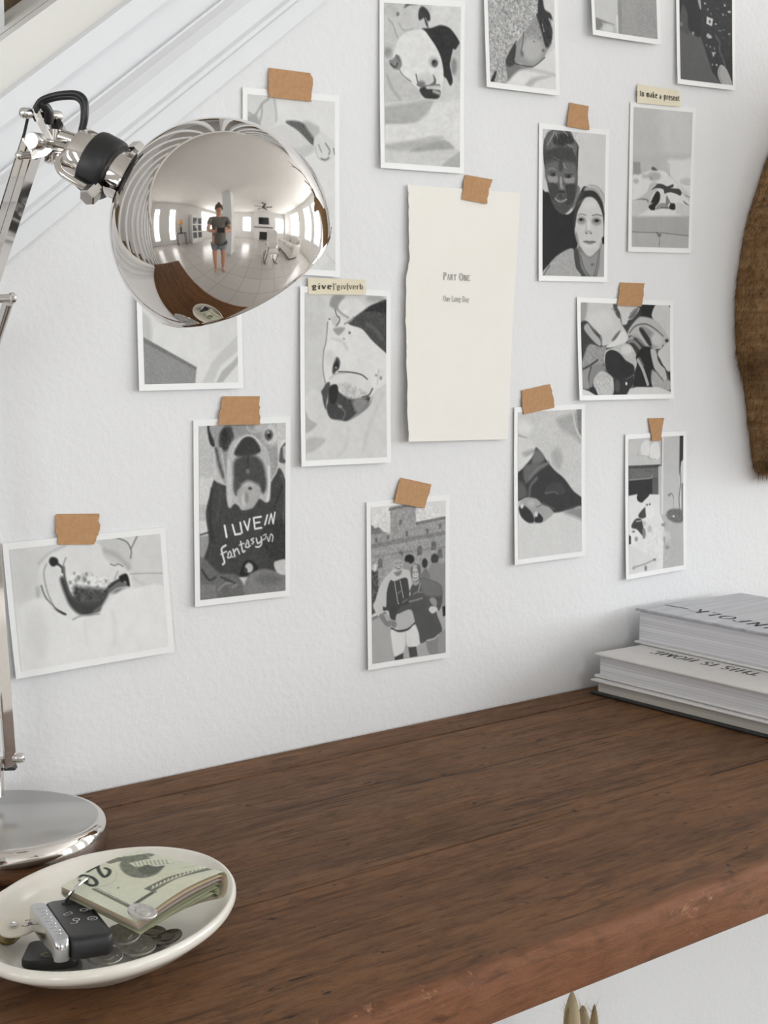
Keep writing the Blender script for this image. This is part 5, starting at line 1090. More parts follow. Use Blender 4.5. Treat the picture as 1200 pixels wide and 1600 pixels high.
# neck, black ring and cap, strung on the neck axis
MB().lathe(S, NK, [(0.0545, 0.0), (0.0545, 0.0145), (0.058, 0.0145), (0.0600, 0.0136), (0.073, 0.0136), (0.073, 0.0)], 48).build('collar', M['metal'], lamp, True)
MB().lathe(S, NK, [(0.068, 0.0), (0.068, 0.0158), (0.0692, 0.0172), (0.0715, 0.0176), (0.080, 0.0176), (0.0822, 0.0170), (0.0832, 0.0155), (0.0832, 0.0)], 48).build('socket_ring', M['black_plastic'], lamp, True)
MB().lathe(S, NK, [(0.0825, 0.0), (0.0825, 0.0150), (0.0905, 0.0148), (0.0928, 0.0138), (0.0938, 0.0115), (0.0942, 0.0)], 48).build('socket_cap', M['metal'], lamp, True)
BV = np.array((-0.7777,-0.2691,-0.5681))
Qb = S + NK * 0.068; e = 0.0205
yk = MB().tube([Qb + BV * e, Qb + BV * e + NK * 0.013, Qb + BV * (e - 0.001) + NK * 0.021, Qb + BV * (e - 0.006) + NK * 0.0265, Qb + BV * (e - 0.012) + NK * 0.0275, Qb + NK * 0.0275,
               Qb - BV * (e - 0.012) + NK * 0.0275, Qb - BV * (e - 0.006) + NK * 0.0265, Qb - BV * (e - 0.001) + NK * 0.021, Qb - BV * e + NK * 0.013, Qb - BV * e], 0.0021, 10, True, 4)
yk.build('yoke', M['metal'], lamp, True)
for sg in (1, -1):
    MB().lathe(Qb, BV * sg, [(0.0165, 0.0), (0.0165, 0.0032), (e, 0.0032), (e, 0.0050), (e + 0.0066, 0.0050), (e + 0.0074, 0.0043), (e + 0.0074, 0.0)], 6).build('nut', M['brushed'], lamp)
# pivot barrel between the yoke and the bracket
Y0 = Qb + NK * 0.0275
PB = np.array((-0.4794,-0.2658,1.2207)); PT = np.array((-0.4797,-0.2638,1.2323))
MB().tube([Y0, Y0 * 0.4 + PB * 0.6, PB], [0.0042, 0.0040, 0.0040], 16).build('pivot_pin', M['metal'], lamp, True)
bt = np.array((-0.4782,-0.2655,1.2298)); bb = np.array((-0.4806,-0.2663,1.2106))
MB().tube([bt, bt * .97 + bb * .03, bb * .97 + bt * .03, bb], [0.0030, 0.0046, 0.0046, 0.0030], 20).build('pivot_barrel', M['metal'], lamp, True)
MB().tube([(-0.4777,-0.2718,1.2253), (-0.4724,-0.2796,1.2223)], 0.0046, 16).build('swivel', M['metal'], lamp, True)
MB().lathe((-0.4801,-0.2794,1.2149), (-0.2835,-0.9579,0.0461), [(0, 0.0), (0, 0.0036), (0.003, 0.0036), (0.0036, 0.0028), (0.0036, 0)], 16).build('bolt', M['brushed'], lamp, True)
# side plates of the bracket
for off, pts in ((0.0, [(49,170),(63,168),(76,200),(86,226),(80,238),(58,247),(44,250),(34,243),(46,236),(66,226),(58,200)]), ):
    pass
pA = [(-0.4893,-0.2596,1.2406), (-0.4865,-0.2618,1.2417), (-0.4849,-0.2674,1.2314), (-0.4831,-0.2727,1.2241), (-0.4829,-0.2737,1.2183), (-0.486,-0.269,1.2142), (-0.4912,-0.2621,1.2126), (-0.4926,-0.2604,1.2158), (-0.4873,-0.2671,1.2192), (-0.4859,-0.2675,1.225), (-0.4876,-0.2622,1.2331)]
MB().prism(pA, np.array((-0.5686,-0.8199,-0.067)) * 0.0016).build('bracket_plate', M['brushed'], lamp)
pB = [(-0.4768,-0.2514,1.2424), (-0.4729,-0.2548,1.2424), (-0.4706,-0.2607,1.2349), (-0.4683,-0.2666,1.2259), (-0.4707,-0.265,1.223), (-0.4744,-0.2585,1.2268), (-0.4758,-0.2537,1.2336)]
MB().prism(pB, np.array((-0.5686,-0.8199,-0.067)) * 0.0016).build('bracket_plate', M['metal'], lamp)
def pin(a, b, r, name='pin', mat='brushed'):
    a, b = np.array(a), np.array(b); d = (b - a) / np.linalg.norm(b - a); L = np.linalg.norm(b - a)
    MB().lathe(a, d, [(0, 0), (0.0003, r * 0.55), (0.0012, r * 0.92), (0.0022, r), (L * 0.22, r), (L * 0.25, r * 0.8), (L * 0.75, r * 0.8), (L * 0.78, r), (L - 0.0022, r), (L - 0.0012, r * 0.92), (L - 0.0003, r * 0.55), (L, 0)], 18).build(name, M[mat], lamp, True)
pin((-0.4973,-0.2611,1.2379), (-0.4678,-0.2544,1.2394), 0.0030)
pin((-0.5008,-0.2616,1.214), (-0.4863,-0.2606,1.2153), 0.0028)
# thumb knob
ka = np.array((-0.5016,-0.2813,1.2203)); kb = np.array((-0.4854,-0.2739,1.2206)); kd = (kb - ka) / np.linalg.norm(kb - ka); L = np.linalg.norm(kb - ka)
MB().lathe(ka, kd, [(0, 0), (0, 0.0043), (0.0006, 0.0048), (L * 0.42, 0.0048), (L * 0.52, 0.0040), (L * 0.60, 0.0028), (L, 0.0026), (L, 0)], 24).build('thumb_knob', M['brushed'], lamp, True)
# upper arm: two strips side by side
def bar(p0, p1, wdir, wd, th, name, mat, bev=0.0006, off=0.0):
    p0, p1 = np.array(p0), np.array(p1); ax = p1 - p0; L = np.linalg.norm(ax); ax /= L
    w_ = np.array(wdir, float); w_ = w_ - ax * (w_ @ ax); w_ /= np.linalg.norm(w_); n_ = np.cross(ax, w_)
    return MB().box((p0 + p1) / 2 + w_ * off, (L, wd, th), (ax, w_, n_), bev).build(name, M[mat], lamp)
u0, u1 = (-0.4881,-0.2581,1.2221), (-0.4358,-0.0693,1.1151)
WD = (0.289,-0.5511,-0.7828)
bar(u0, u1, WD, 0.0054, 0.0084, 'upper_arm', 'metal', 0.0005, -0.0029)
bar(u0, u1, WD, 0.0054, 0.0084, 'upper_arm', 'metal', 0.0005, 0.0029)
MB().tube([(-0.4912,-0.2585,1.2367), (-0.4866,-0.245,1.2291), (-0.435,-0.05,1.1151)], 0.0009, 8).build('tension_rod', M['black_plastic'], lamp, True)
pin((-0.4583,-0.1371,1.1365), (-0.44,-0.142,1.1381), 0.0036)
MB().tube([(-0.4462,-0.1424,1.1351), (-0.4287,-0.0563,1.0651)], 0.0034, 14).build('arm_tube', M['brushed'], lamp, True)
# lower arm
l0 = np.array((-0.414,-0.069,0.8035)); l1 = np.array((-0.4262,-0.0576,1.1152))
bar(l0, l1, (0.9761,0.1819,-0.083), 0.0098, 0.0036, 'lower_arm', 'metal', 0.0008)
off = np.array((0.7575,-0.6528,0.008)) * -0.0105 + np.array((0.6493,0.7521,-0.1128)) * 0.004
bar(l0 + off + (l1 - l0) * 0.03, l1 + off, (0.7575,-0.6528,0.008), 0.0050, 0.0060, 'lower_arm', 'brushed', 0.0008)
dl = (l1 - l0) / np.linalg.norm(l1 - l0)
bar(l0 - dl * 0.0016, l0 + dl * 0.0006, (0.7575,-0.6528,0.008), 0.0084, 0.0068, 'arm_end_cap', 'black_plastic', 0.0004)
pc = np.array((-0.404,-0.072,0.81)); pd = np.array((-0.4277,-0.06,0.8073))
pin(pc, pd, 0.0036)
# hinge block on the base and the elbow plates (left of the picture)
MB().box((np.array((-0.4277,-0.066,0.8072)) + np.array((0, 0, -0.010))), (0.016, 0.012, 0.030), ((0.7575,-0.6528,0.008), np.cross((0, 0, 1), (0.7575,-0.6528,0.008)), (0, 0, 1)), 0.002).build('hinge_block', M['brushed'], lamp)
MB().lathe(np.array((-0.4388,-0.0775,1.1143)), (0.6493,0.7521,-0.1128), [(0, 0), (0, 0.011), (0.0016, 0.011), (0.0016, 0)], 28).build('elbow_plate', M['brushed'], lamp, True)
MB().lathe(np.array((-0.4251,-0.0494,1.1143)), (0.6493,0.7521,-0.1128), [(0, 0), (0, 0.011), (0.0016, 0.011), (0.0016, 0)], 28).build('elbow_plate', M['brushed'], lamp, True)
# spring beside the lower arm
sp = []; s0 = l0 + off * 0.55 + dl * 0.035; s1 = l0 + off * 0.55 + dl * 0.20
su = np.array((0.7575,-0.6528,0.008)); su = su - dl * (su @ dl); su /= np.linalg.norm(su); sw_ = np.cross(dl, su)
for i in range(40 * 8 + 1):
    a = 2 * math.pi * i / 8; f = i / (40 * 8); sp.append(s0 + (s1 - s0) * f + 0.0022 * (math.cos(a) * su + math.sin(a) * sw_))
MB().tube(sp, 0.0005, 5).build('spring', M['brushed'], lamp, True)
# flat two-core cable
cpts = [(-0.4859,-0.2606,1.2356), (-0.4877,-0.2611,1.2396), (-0.4867,-0.2639,1.2443), (-0.4825,-0.2725,1.2468), (-0.478,-0.2816,1.2473), (-0.475,-0.287,1.2462), (-0.4735,-0.2903,1.2422), (-0.4734,-0.2902,1.2342), (-0.4739,-0.2881,1.2273), (-0.4739,-0.2865,1.2201)]
cb = MB()
for sg in (-1, 1): cb.tube([np.array(p) + sg * np.array((0.0381,-0.8083,0.5875)) * 0.0013 for p in cpts], 0.0018, 12, True, 5)
cb.build('cable', M['black_rubber'], lamp, True)
MB().tube([(-0.4867,-0.2639,1.2443), (-0.4837,-0.2641,1.2425), (-0.4803,-0.2622,1.2395), (-0.4787,-0.2591,1.2343)], 0.0028, 10, True, 4).build('cable', M['black_rubber'], lamp, True)

# ------------------------------------------------------------------ oval dish and what lies in it
PC = np.array((-0.464, -0.290)); PA, PBm, PANG = 0.1058, 0.0718, math.radians(37.43)
def dish_ring(s, z, n=96, grow=0.0):
    out = []
    for k in range(n):
        a = 2 * math.pi * k / n; x = (PA * s + grow) * math.cos(a); y = (PBm * s + grow) * math.sin(a)
        out.append((PC[0] + x * math.cos(PANG) - y * math.sin(PANG), PC[1] + x * math.sin(PANG) + y * math.cos(PANG), z))
    return out
prof = [(0.0, 0.7515), (0.44, 0.7515), (0.50, 0.7508), (0.545, 0.7504), (0.565, 0.7525), (0.60, 0.7545), (0.70, 0.7575), (0.83, 0.7632), (0.93, 0.7690), (0.985, 0.7722), (1.0, 0.7745), (0.998, 0.7768), (0.985, 0.7785), (0.965, 0.7790), (0.945, 0.7783), (0.91, 0.7755), (0.865, 0.7705), (0.81, 0.7650), (0.74, 0.7612), (0.62, 0.7592), (0.4, 0.7586), (0.0, 0.7585)]
mb = MB(); n = 96; vs = []
for s_, z in prof: vs += dish_ring(max(s_, 0.0005), z, n)
mb.add(vs, [(i * n + k, i * n + (k + 1) % n, (i + 1) * n + (k + 1) % n, (i + 1) * n + k) for i in range(len(prof) - 1) for k in range(n)])
plate = mb.build('dish', M['ceramic'], None, 'all')
tag(plate, 'small oval cream ceramic dish holding money and keys', 'dish')

# folded banknotes
BF, BR, BB, BL = [np.array(p) for p in ((-0.4833,-0.3527,0.79), (-0.4078,-0.3269,0.795), (-0.4259,-0.2614,0.795), (-0.4955,-0.2892,0.796))]
BILL = [('b',212),('p',[(987,139),(1045,600),(996,884),(630,784),(650,502)],205,3.37,1),
('p',[(436,282),(297,363),(184,308),(151,146),(224,-46),(373,-153),(503,-92),(526,96)],196,0.67,1),
('p',[(430,272),(302,346),(196,293),(164,141),(231,-36),(366,-130),(487,-72),(510,102)],210,0.56,1),('t',[(321,5),(462,0)],2.92,40,0.45,1),
('s',[(455,1),(374,118),(337,219),(405,205),(457,152),(466,94)],2.58,40,0.45,1),('s',[(183,23),(249,27),(267,122),(241,211),(195,256),(163,219)],2.58,40,0.45,1),
('s',[(169,66),(166,193),(169,248)],2.02,40,0.45,1),('q',[(571,-48),(742,13),(1024,143),(1016,191),(946,218),(686,96),(555,60)],115,0.56,1),
('n',50,1.35,1.12,[(734,-1),(1038,150),(946,218),(666,97)],0.56,41),('p',[(775,499),(616,576),(497,519),(475,359),(572,170),(744,67),(882,130),(890,317)],112,1.12,1),
('n',30,1.57,1.57,[(587,163),(887,115),(882,392),(585,564),(475,423)],1.12,42),('q',[(678,184),(905,257),(988,379),(931,474),(777,471),(672,333),(643,285)],208,0.45,1),
('t',[(739,185),(665,290)],0.67,125,0.34,1),('t',[(766,209),(691,313)],0.67,125,0.34,1),('t',[(793,233),(717,337)],0.67,125,0.34,1),
('t',[(820,258),(744,360)],0.67,125,0.34,1),('t',[(847,282),(770,383)],0.67,125,0.34,1),('t',[(874,306),(796,406)],0.67,125,0.34,1),
('t',[(901,330),(822,429)],0.67,125,0.34,1),('t',[(928,354),(848,452)],0.67,125,0.34,1),('t',[(954,378),(874,475)],0.67,125,0.34,1),
('p',[(600,368),(737,344),(755,437),(821,483),(707,536),(581,533)],85,1.12,1),('n',30,1.12,1.12,[(586,345),(821,483),(550,563)],0.9,43),
('q',[(367,684),(649,705),(1020,808),(1000,881),(670,796),(367,796)],104,0.45,1),('t',[(396,752),(445,717)],0.67,225,0.22,1),('t',[(416,755),(445,717)],0.56,225,0.22,1),
('t',[(437,756),(488,721)],0.67,225,0.22,1),('t',[(458,759),(488,721)],0.56,225,0.22,1),('t',[(479,760),(530,725)],0.67,225,0.22,1),
('t',[(499,763),(530,725)],0.56,225,0.22,1),('t',[(521,764),(573,729)],0.67,225,0.22,1),('t',[(541,767),(573,729)],0.56,225,0.22,1),
('t',[(563,768),(617,733)],0.67,225,0.22,1),('t',[(584,772),(617,733)],0.56,225,0.22,1),('t',[(605,773),(660,738)],0.67,225,0.22,1),
('t',[(627,776),(660,738)],0.56,225,0.22,1),('t',[(648,778),(704,742)],0.67,225,0.22,1),('t',[(670,781),(704,742)],0.56,225,0.22,1),
('t',[(692,783),(749,747)],0.67,225,0.22,1),('t',[(714,786),(749,747)],0.56,225,0.22,1),('t',[(736,788),(794,752)],0.67,225,0.22,1),
('t',[(758,791),(794,752)],0.56,225,0.22,1),('t',[(780,793),(839,757)],0.67,225,0.22,1),('t',[(802,796),(839,757)],0.56,225,0.22,1),
('t',[(824,798),(885,762)],0.67,225,0.22,1),('t',[(847,801),(885,762)],0.56,225,0.22,1),('t',[(869,803),(931,768)],0.67,225,0.22,1),
('t',[(892,807),(931,768)],0.56,225,0.22,1),('t',[(914,809),(977,773)],0.67,225,0.22,1),('t',[(937,813),(977,773)],0.56,225,0.22,1),
('t',[(960,815),(1024,779)],0.67,225,0.22,1),('t',[(983,818),(1024,779)],0.56,225,0.22,1),('t',[(137,289),(112,808)],2.02,120,0.34,1),
('t',[(142,295),(118,801)],0.45,60,0.22,1),('t',[(162,286),(133,793)],0.45,70,0.22,1),('t',[(178,787),(379,801)],2.92,120,0.45,1),
('p',[(195,795),(184,803),(177,804),(178,796),(187,784),(198,775),(205,774),(204,783)],60,0.34,1),
('p',[(221,796),(210,805),(203,805),(204,797),(213,785),(225,777),(232,776),(230,784)],60,0.34,1),
('p',[(248,798),(236,807),(229,807),(231,799),(240,787),(251,778),(259,778),(257,786)],60,0.34,1),
('p',[(275,800),(263,809),(256,809),(257,801),(267,789),(278,780),(286,779),(284,788)],60,0.34,1),
('p',[(302,802),(290,810),(283,811),(284,803),(294,791),(306,782),(313,781),(311,790)],60,0.34,1),
('p',[(329,803),(317,812),(310,813),(311,804),(321,792),(333,783),(340,783),(339,791)],60,0.34,1),
('p',[(356,805),(344,814),(337,815),(338,806),(348,794),(361,785),(368,785),(366,793)],60,0.34,1),('s',[(863,642),(943,682),(1032,707)],0.45,130,0.34,1),
('s',[(772,403),(925,496)],0.34,140,0.34,1),('p',[(271,473),(263,479),(258,478),(258,471),(263,463),(271,457),(276,457),(276,464)],60,0.34,1),
('p',[(0,0),(246,-40),(-2,192)],220,2.24,1),('n',8,1.12,1.12,None,0.0,44),]
def note_color(g, a, b):
    q = np.clip((g / 226.0) ** 2.1, 0, 1.05)[..., None]; return a * (1 - q) + b * q
dark = np.array(lin((20, 40, 30))); pale = np.array(lin((232, 234, 212)))
bn_group = 'folded banknotes in the dish'
def folded(k, name, label, top_rgb, ext, seed, zbot, sag, rgb=None, nu=None):
    """one banknote folded in half: upper leaf, rounded fold, lower leaf"""
    rs = np.random.RandomState(seed)
    nu_, nv = (150, 110) if nu is None else nu
    U, V = np.meshgrid(np.linspace(0, 1, nu_), np.linspace(0, 1, nv))
    top = ((1 - U) * (1 - V))[..., None] * BL + (U * (1 - V))[..., None] * BB + (U * V)[..., None] * BR + ((1 - U) * V)[..., None] * BF
    e1 = (BR - BF) / np.linalg.norm(BR - BF); e2 = (BF - BL) / np.linalg.norm(BF - BL)
    ztop = top[..., 2] + 0.0035 * np.sin(np.pi * U) * (0.6 + 0.4 * V) - 0.0012 * k - sag * V * (0.3 + 0.7 * np.sin(np.pi * np.clip(U, 0, 1)))
    top = top + e2 * (ext[1] * V)[..., None] + e1 * (ext[0] * (U - 1) * 1.0)[..., None] - e1 * (0.0022 * k * U)[..., None]
    top[..., 2] = ztop
    # rounded fold then the lower leaf, hugging the dish
    e3 = top[:, -1:, :]; zt = e3[..., 2:3]; tot_ = 0.0065 + 0.0095 * U; zb = zt - (tot_[:, -1:, None] * (1 - 0.17 * k)); hh = (zt - zb) / 2
    ang = np.linspace(0, np.pi, 10)[None, 1:, None]
    fold = e3 + e1 * (0.0055 * np.sin(ang)) * (1 - 0.14 * k); fold = np.concatenate([fold[..., :2], zb + hh + hh * np.cos(ang) + 0 * fold[..., :1]], -1)
    low = top[:, ::-1, :][:, 1::6, :].copy(); tt = np.linspace(0, 1, low.shape[1])[None, :]
    low[..., 2] = low[..., 2] - (tot_ * (1 - 0.17 * k))[:, ::-1][:, 1::6] + sag * V[:, ::-1][:, 1::6] * 0.6
    Pall = np.concatenate([top, fold, low], 1)
    ncol = Pall.shape[1]
    if rgb is None: col = np.ones((nv, ncol, 3)) * top_rgb
    else:
        col = np.ones((nv, ncol, 3)) * top_rgb; col[:, :nu_] = rgb(nu_, nv)
    o = grid_mesh(name, Pall, M['note'], None, col)
    return tag(o, label, 'banknote', bn_group)
def twenty(nx, ny):
    g = Painter(78, 66, nx, ny, (1.0, 0.3, 0.8, 0.2)).run(BILL); c = note_color(g, dark, pale)
    U = np.linspace(0, 1, nx)[None, :, None]; warm = np.clip(1 - abs(U - 0.62) / 0.35, 0, 1)
    return c * (1 - 0.35 * warm) + c * np.array((1.06, 0.97, 0.84)) * 0.35 * warm
folded(0, 'banknote', 'folded green twenty banknote on top of the fold in the dish', np.array(lin((214, 214, 190))), (0, 0), 1, 0.7640, 0.0, twenty)
folded(1, 'banknote', 'cream banknote just under the twenty in the fold', np.array(lin((226, 208, 178))), (0, 0.0012), 2, 0.7648, 0.0008, None, (30, 20))
folded(2, 'banknote', 'pinkish grey banknote in the middle of the fold', np.array(lin((205, 190, 180))), (0, 0.0020), 3, 0.7656, 0.0018, None, (30, 20))
folded(3, 'banknote', 'grey green banknote low in the fold', np.array(lin((170, 168, 140))), (0, 0.0026), 4, 0.7664, 0.0028, None, (30, 20))
folded(4, 'banknote', 'pale green banknote lowest in the fold', np.array(lin((196, 198, 164))), (0, 0.0030), 5, 0.7672, 0.0036, None, (30, 20))

# coins
M['coin'] = noisy('nickel_coin', (0.70, 0.68, 0.65), (0.52, 0.50, 0.47), 260, 0.42, 0.85, 0.5, 420, 0.0006)
M['coin_dark'] = noisy('dark_coin', (0.34, 0.31, 0.28), (0.22, 0.20, 0.18), 260, 0.42, 1.0, 0.5, 420, 0.0006)
def coin(p, r, tilt, mat, label):
    p = np.array(p); n_ = np.array((tilt[0], tilt[1], 1.0)); n_ /= np.linalg.norm(n_); th = 0.0017
    root = thing('coin', p, label, 'coin', 'loose coins in the dish')
    MB().lathe(p, n_, [(-th / 2, 0), (-th / 2, r - 0.0003), (-th / 2 + 0.0003, r), (th / 2 - 0.0003, r), (th / 2, r - 0.0003), (th / 2, r - 0.0012), (th / 2 - 0.0003, r - 0.0016), (th / 2 - 0.0003, 0)], 40).build('disc', mat, root, True)
    # portrait relief: head and bust outline
    u = np.cross(n_, (0, 1, 0)); u /= np.linalg.norm(u); w_ = np.cross(n_, u); hp = [(.05, .58), (.32, .46), (.42, .18), (.56, .05), (.44, -.08), (.44, -.26), (.2, -.34), (.3, -.6), (-.34, -.6), (-.2, -.3), (-.42, .0), (-.38, .36)]
    MB().prism([p + n_ * (th / 2 - 0.0004) + (u * a + w_ * b) * r for a, b in hp], n_ * 0.0004).build('relief', mat, root)
coin((-0.4809,-0.3547,0.7965), 0.0083, (0.10, -0.22), M['coin'], 'silver coin lying on the corner of the folded banknotes')
coin((-0.4717,-0.3184,0.77), 0.0102, (-0.12, -0.20), M['coin'], 'silver coin beside the key fob, resting on other coins')
coin((-0.4673,-0.325,0.764), 0.0118, (-0.05, -0.12), M['coin'], 'pale silver coin low at the front edge of the dish')
coin((-0.4494,-0.3137,0.764), 0.0088, (0.0, -0.05), M['coin_dark'], 'dark coin under the edge of the banknotes')
coin((-0.4484,-0.3294,0.7655), 0.0088, (-0.28, 0.12), M['coin_dark'], 'dark tilted coin farthest toward the right in the dish')
coin((-0.4889,-0.3266,0.7645), 0.0105, (0.0, -0.16), M['coin'], 'silver coin half under the key fob')

# key fob with a chrome side bar
FZ = 0.7885
f0, f1, f2, f3 = [np.array(p) for p in ((-0.5144,-0.2848,0.7885), (-0.4804,-0.2916,0.7885), (-0.4986,-0.3525,0.7885), (-0.5292,-0.3469,0.7885))]
fob = thing('key_fob', ((f0 + f2) / 2 - np.array((0, 0, 0.012))), 'black car key fob with white symbols and a chrome side bar', 'key fob')
fl = ((f3 - f0) + (f2 - f1)) / 2; LL = np.linalg.norm(fl); fl /= LL
fw = ((f1 - f0) + (f2 - f3)) / 2; fw -= fl * (fw @ fl); WW = np.linalg.norm(fw); fw /= WW; fn = np.cross(fw, fl); fn = fn if fn[2] > 0 else -fn
fc = (f0 + f1 + f2 + f3) / 4
def rounded(cx, cy, wx, wy, r, n=6):
    out = []
    for sx, sy, a0 in ((1, 1, 0), (-1, 1, 90), (-1, -1, 180), (1, -1, 270)):
        for i in range(n + 1):
            a = math.radians(a0 + 90 * i / n); out.append((cx + sx * (wx / 2 - r) + r * math.cos(a), cy + sy * (wy / 2 - r) + r * math.sin(a)))
    return out
def puck(outline, zs, name, mat, parent, frame, smooth=True):
    o_, a_, b_, n_ = frame; vs = []; m_ = len(outline); P = np.array(outline); c = P.mean(0)
    for inset, z in zs:
        d = P - c; L_ = np.linalg.norm(d, axis=1, keepdims=True); q = c + d * (1 - inset / L_)
        vs += [o_ + a_ * x + b_ * y + n_ * z for x, y in q]
    k = len(zs)
    return MB().add(vs, [(i * m_ + j, i * m_ + (j + 1) % m_, (i + 1) * m_ + (j + 1) % m_, (i + 1) * m_ + j) for i in range(k - 1) for j in range(m_)] + [tuple(range(m_))[::-1], tuple((k - 1) * m_ + j for j in range(m_))]).build(name, mat, parent, smooth)
FR = (fc, fw, fl, fn)
bw_ = WW * 0.72
puck(rounded(WW * 0.13, 0, bw_ * 1.03, LL, 0.0048), [(0.0016, -0.0125), (0.0002, -0.011), (0, -0.0075), (0, -0.0025), (0.0008, -0.0008), (0.0025, 0.0)], 'body', M['black_plastic'], fob, FR)
chrome = bsdf('chrome', (0.62, 0.63, 0.65), 0.12, 1.0)
ch = puck(rounded(-WW * 0.37, 0, WW * 0.27, LL * 1.0, 0.0036), [(0.0012, -0.0122), (0, -0.0105), (0, -0.0030), (0.0008, -0.0010), (0.0022, 0.0003)], 'side_bar', chrome, fob, FR)
def fpt(a, b, z=0.0002): return fc + fw * a + fl * b + fn * z
# embossed lettering strip on the chrome bar
mbx = MB()
for i in range(9):
    b = -LL * 0.34 + i * LL * 0.082
    mbx.box(fpt(-WW * 0.37 + (0.0005 if i % 2 else -0.0004), b, 0.0003), (0.0036, 0.0028, 0.0008), (fw, fl, fn), 0.0003)
mbx.build('embossed_lettering', chrome, ch)
# symbols
def ring_flat(c, r, wdt, a0=0, a1=360, n=20):
    mb = MB(); vs = []
    for i in range(n + 1):
        a = math.radians(a0 + (a1 - a0) * i / n)
        for rr2 in (r - wdt / 2, r + wdt / 2): vs.append(fpt(c[0] + rr2 * math.cos(a), c[1] + rr2 * math.sin(a), 0.00025))
    return mb.add(vs, [(2 * i, 2 * i + 1, 2 * i + 3, 2 * i + 2) for i in range(n)])
def seg_flat(mb, a, b, wdt):
    a, b = np.array(a), np.array(b); d = b - a; d = d / np.linalg.norm(d); nn = np.array((-d[1], d[0])) * wdt / 2
    return mb.add([fpt(*(a + nn)), fpt(*(a - nn)), fpt(*(b - nn)), fpt(*(b + nn))], [(0, 1, 2, 3)])
X0 = WW * 0.14
m1 = ring_flat((X0 + 0.0050, -LL * 0.13), 0.0020, 0.0006); [seg_flat(m1, (X0 + 0.0074, -LL * 0.13 + q), (X0 + 0.0092, -LL * 0.13 + q), 0.0004) for q in (-0.0012, 0, 0.0012)]
m1.build('headlamp_symbol', M['white_ink'], fob)
m2 = ring_flat((X0 + 0.0062, LL * 0.10), 0.0026, 0.0006); seg_flat(m2, (X0 + 0.0050, LL * 0.10), (X0 + 0.0074, LL * 0.10), 0.0007); m2.build('alarm_symbol', M['white_ink'], fob)
m3 = MB(); [seg_flat(m3, a, b, 0.0005) for a, b in (((X0 - 0.0072, -LL * 0.10), (X0 - 0.0026, -LL * 0.14)), ((X0 - 0.0026, -LL * 0.14), (X0 - 0.0020, -LL * 0.09)), ((X0 - 0.0020, -LL * 0.09), (X0 - 0.0066, -LL * 0.065)), ((X0 - 0.0066, -LL * 0.065), (X0 - 0.0072, -LL * 0.10)))]
m3.build('boot_symbol', M['white_ink'], fob)
m4 = ring_flat((X0 - 0.0026, LL * 0.07), 0.0018, 0.0006); m4b = ring_flat((X0 - 0.0048, LL * 0.12), 0.0020, 0.0006, -60, 170); m4.add(m4b.v, m4b.f); m4.build('lock_symbol', M['white_ink'], fob)
MB().box(fpt(X0 + 0.0002, -LL * 0.36, 0.0001), (0.0085, 0.0022, 0.0006), (fw, fl, fn), 0.0002).build('slot', M['ink'], fob)
# second fob lying flat below it
g0, g1, g2, g3 = [np.array(p) for p in ((-0.5287,-0.3081,0.7665), (-0.5071,-0.2803,0.7665), (-0.4928,-0.2995,0.7665), (-0.5124,-0.3342,0.7665))]
k2 = thing('black_key', ((g0 + g2) / 2 - np.array((0, 0, 0.005))), 'flat black key head with a gold mark under the car key fob', 'key')
gl = (g0 - g1); gl /= np.linalg.norm(gl); gw = (g3 - g0); gw -= gl * (gw @ gl); gw /= np.linalg.norm(gw)
gn = np.cross(gw, gl); gn = gn if gn[2] > 0 else -gn
puck(rounded(0, 0, 0.031, 0.030, 0.005), [(0.001, -0.0050), (0, -0.0042), (0, -0.001), (0.0008, 0.0)], 'head', M['black_plastic'], k2, ((g0 + g1 + g2 + g3) / 4, gw, gl, gn))
gold = noisy('gold_print', lin((176, 160, 110)), lin((140, 126, 84)), 200, 0.4, 0.6)
gc = np.array((-0.5159,-0.3109,0.767))
mg_ = MB()
for i in range(12):
    a0, a1 = math.radians(30 * i), math.radians(30 * (i + 1))
    mg_.add([gc + (gw * math.cos(a) * r1 + gl * math.sin(a) * r1 * 0.7) + gn * 0.0002 for a, r1 in ((a0, 0.0030), (a0, 0.0044), (a1, 0.0044), (a1, 0.0030))], [(0, 1, 2, 3)])
mg_.build('gold_mark', gold, k2)
MB().box((g0 + g1 + g2 + g3) / 4 + gw * 0.026 - gn * 0.003, (0.024, 0.008, 0.002), (gw, gl, gn), 0.0004).build('blade', M['brushed'], k2)
# white oval key tag
tg = np.array((-0.5112,-0.2727,0.7745))
tga = np.array((-0.5003,-0.2647,0.7745)) - np.array((-0.523,-0.2781,0.7745)); tga /= np.linalg.norm(tga); tgn = np.array((-0.10, -0.12, 1.0)); tgn /= np.linalg.norm(tgn); tga -= tgn * (tga @ tgn); tga /= np.linalg.norm(tga); tgb = np.cross(tgn, tga)
tagr = thing('key_tag', tg, 'white oval key tag with a metal eyelet and a numeral beside the fob', 'key tag')
puck([(0.0185 * math.cos(a), 0.0125 * math.sin(a)) for a in np.linspace(0, 2 * math.pi, 32, endpoint=False)], [(0.0004, -0.0013), (0, -0.0009), (0, -0.0004), (0.0004, 0)], 'tag_body', noisy('ivory_plastic', lin((238, 232, 216)), lin((230, 223, 205)), 40, 0.4), tagr, (tg, tga, tgb, tgn))
et = np.array((-0.5188,-0.2756,0.775))
MB().lathe(et, tgn, [(0, 0.0), (0.0002, 0.0026), (0.0005, 0.0026), (0.0005, 0.0016), (0.0001, 0.0014), (0.0001, 0)], 20).build('eyelet', M['brushed'], tagr, True)
text_mesh('3', 0.0095, (-0.5187,-0.2841,0.776), (0.757, -0.653, 0), (0.653, 0.757, 0), tgn, 0.15, 0.08, 0, 0.0003).build('numeral', M['grey_ink'], tagr)
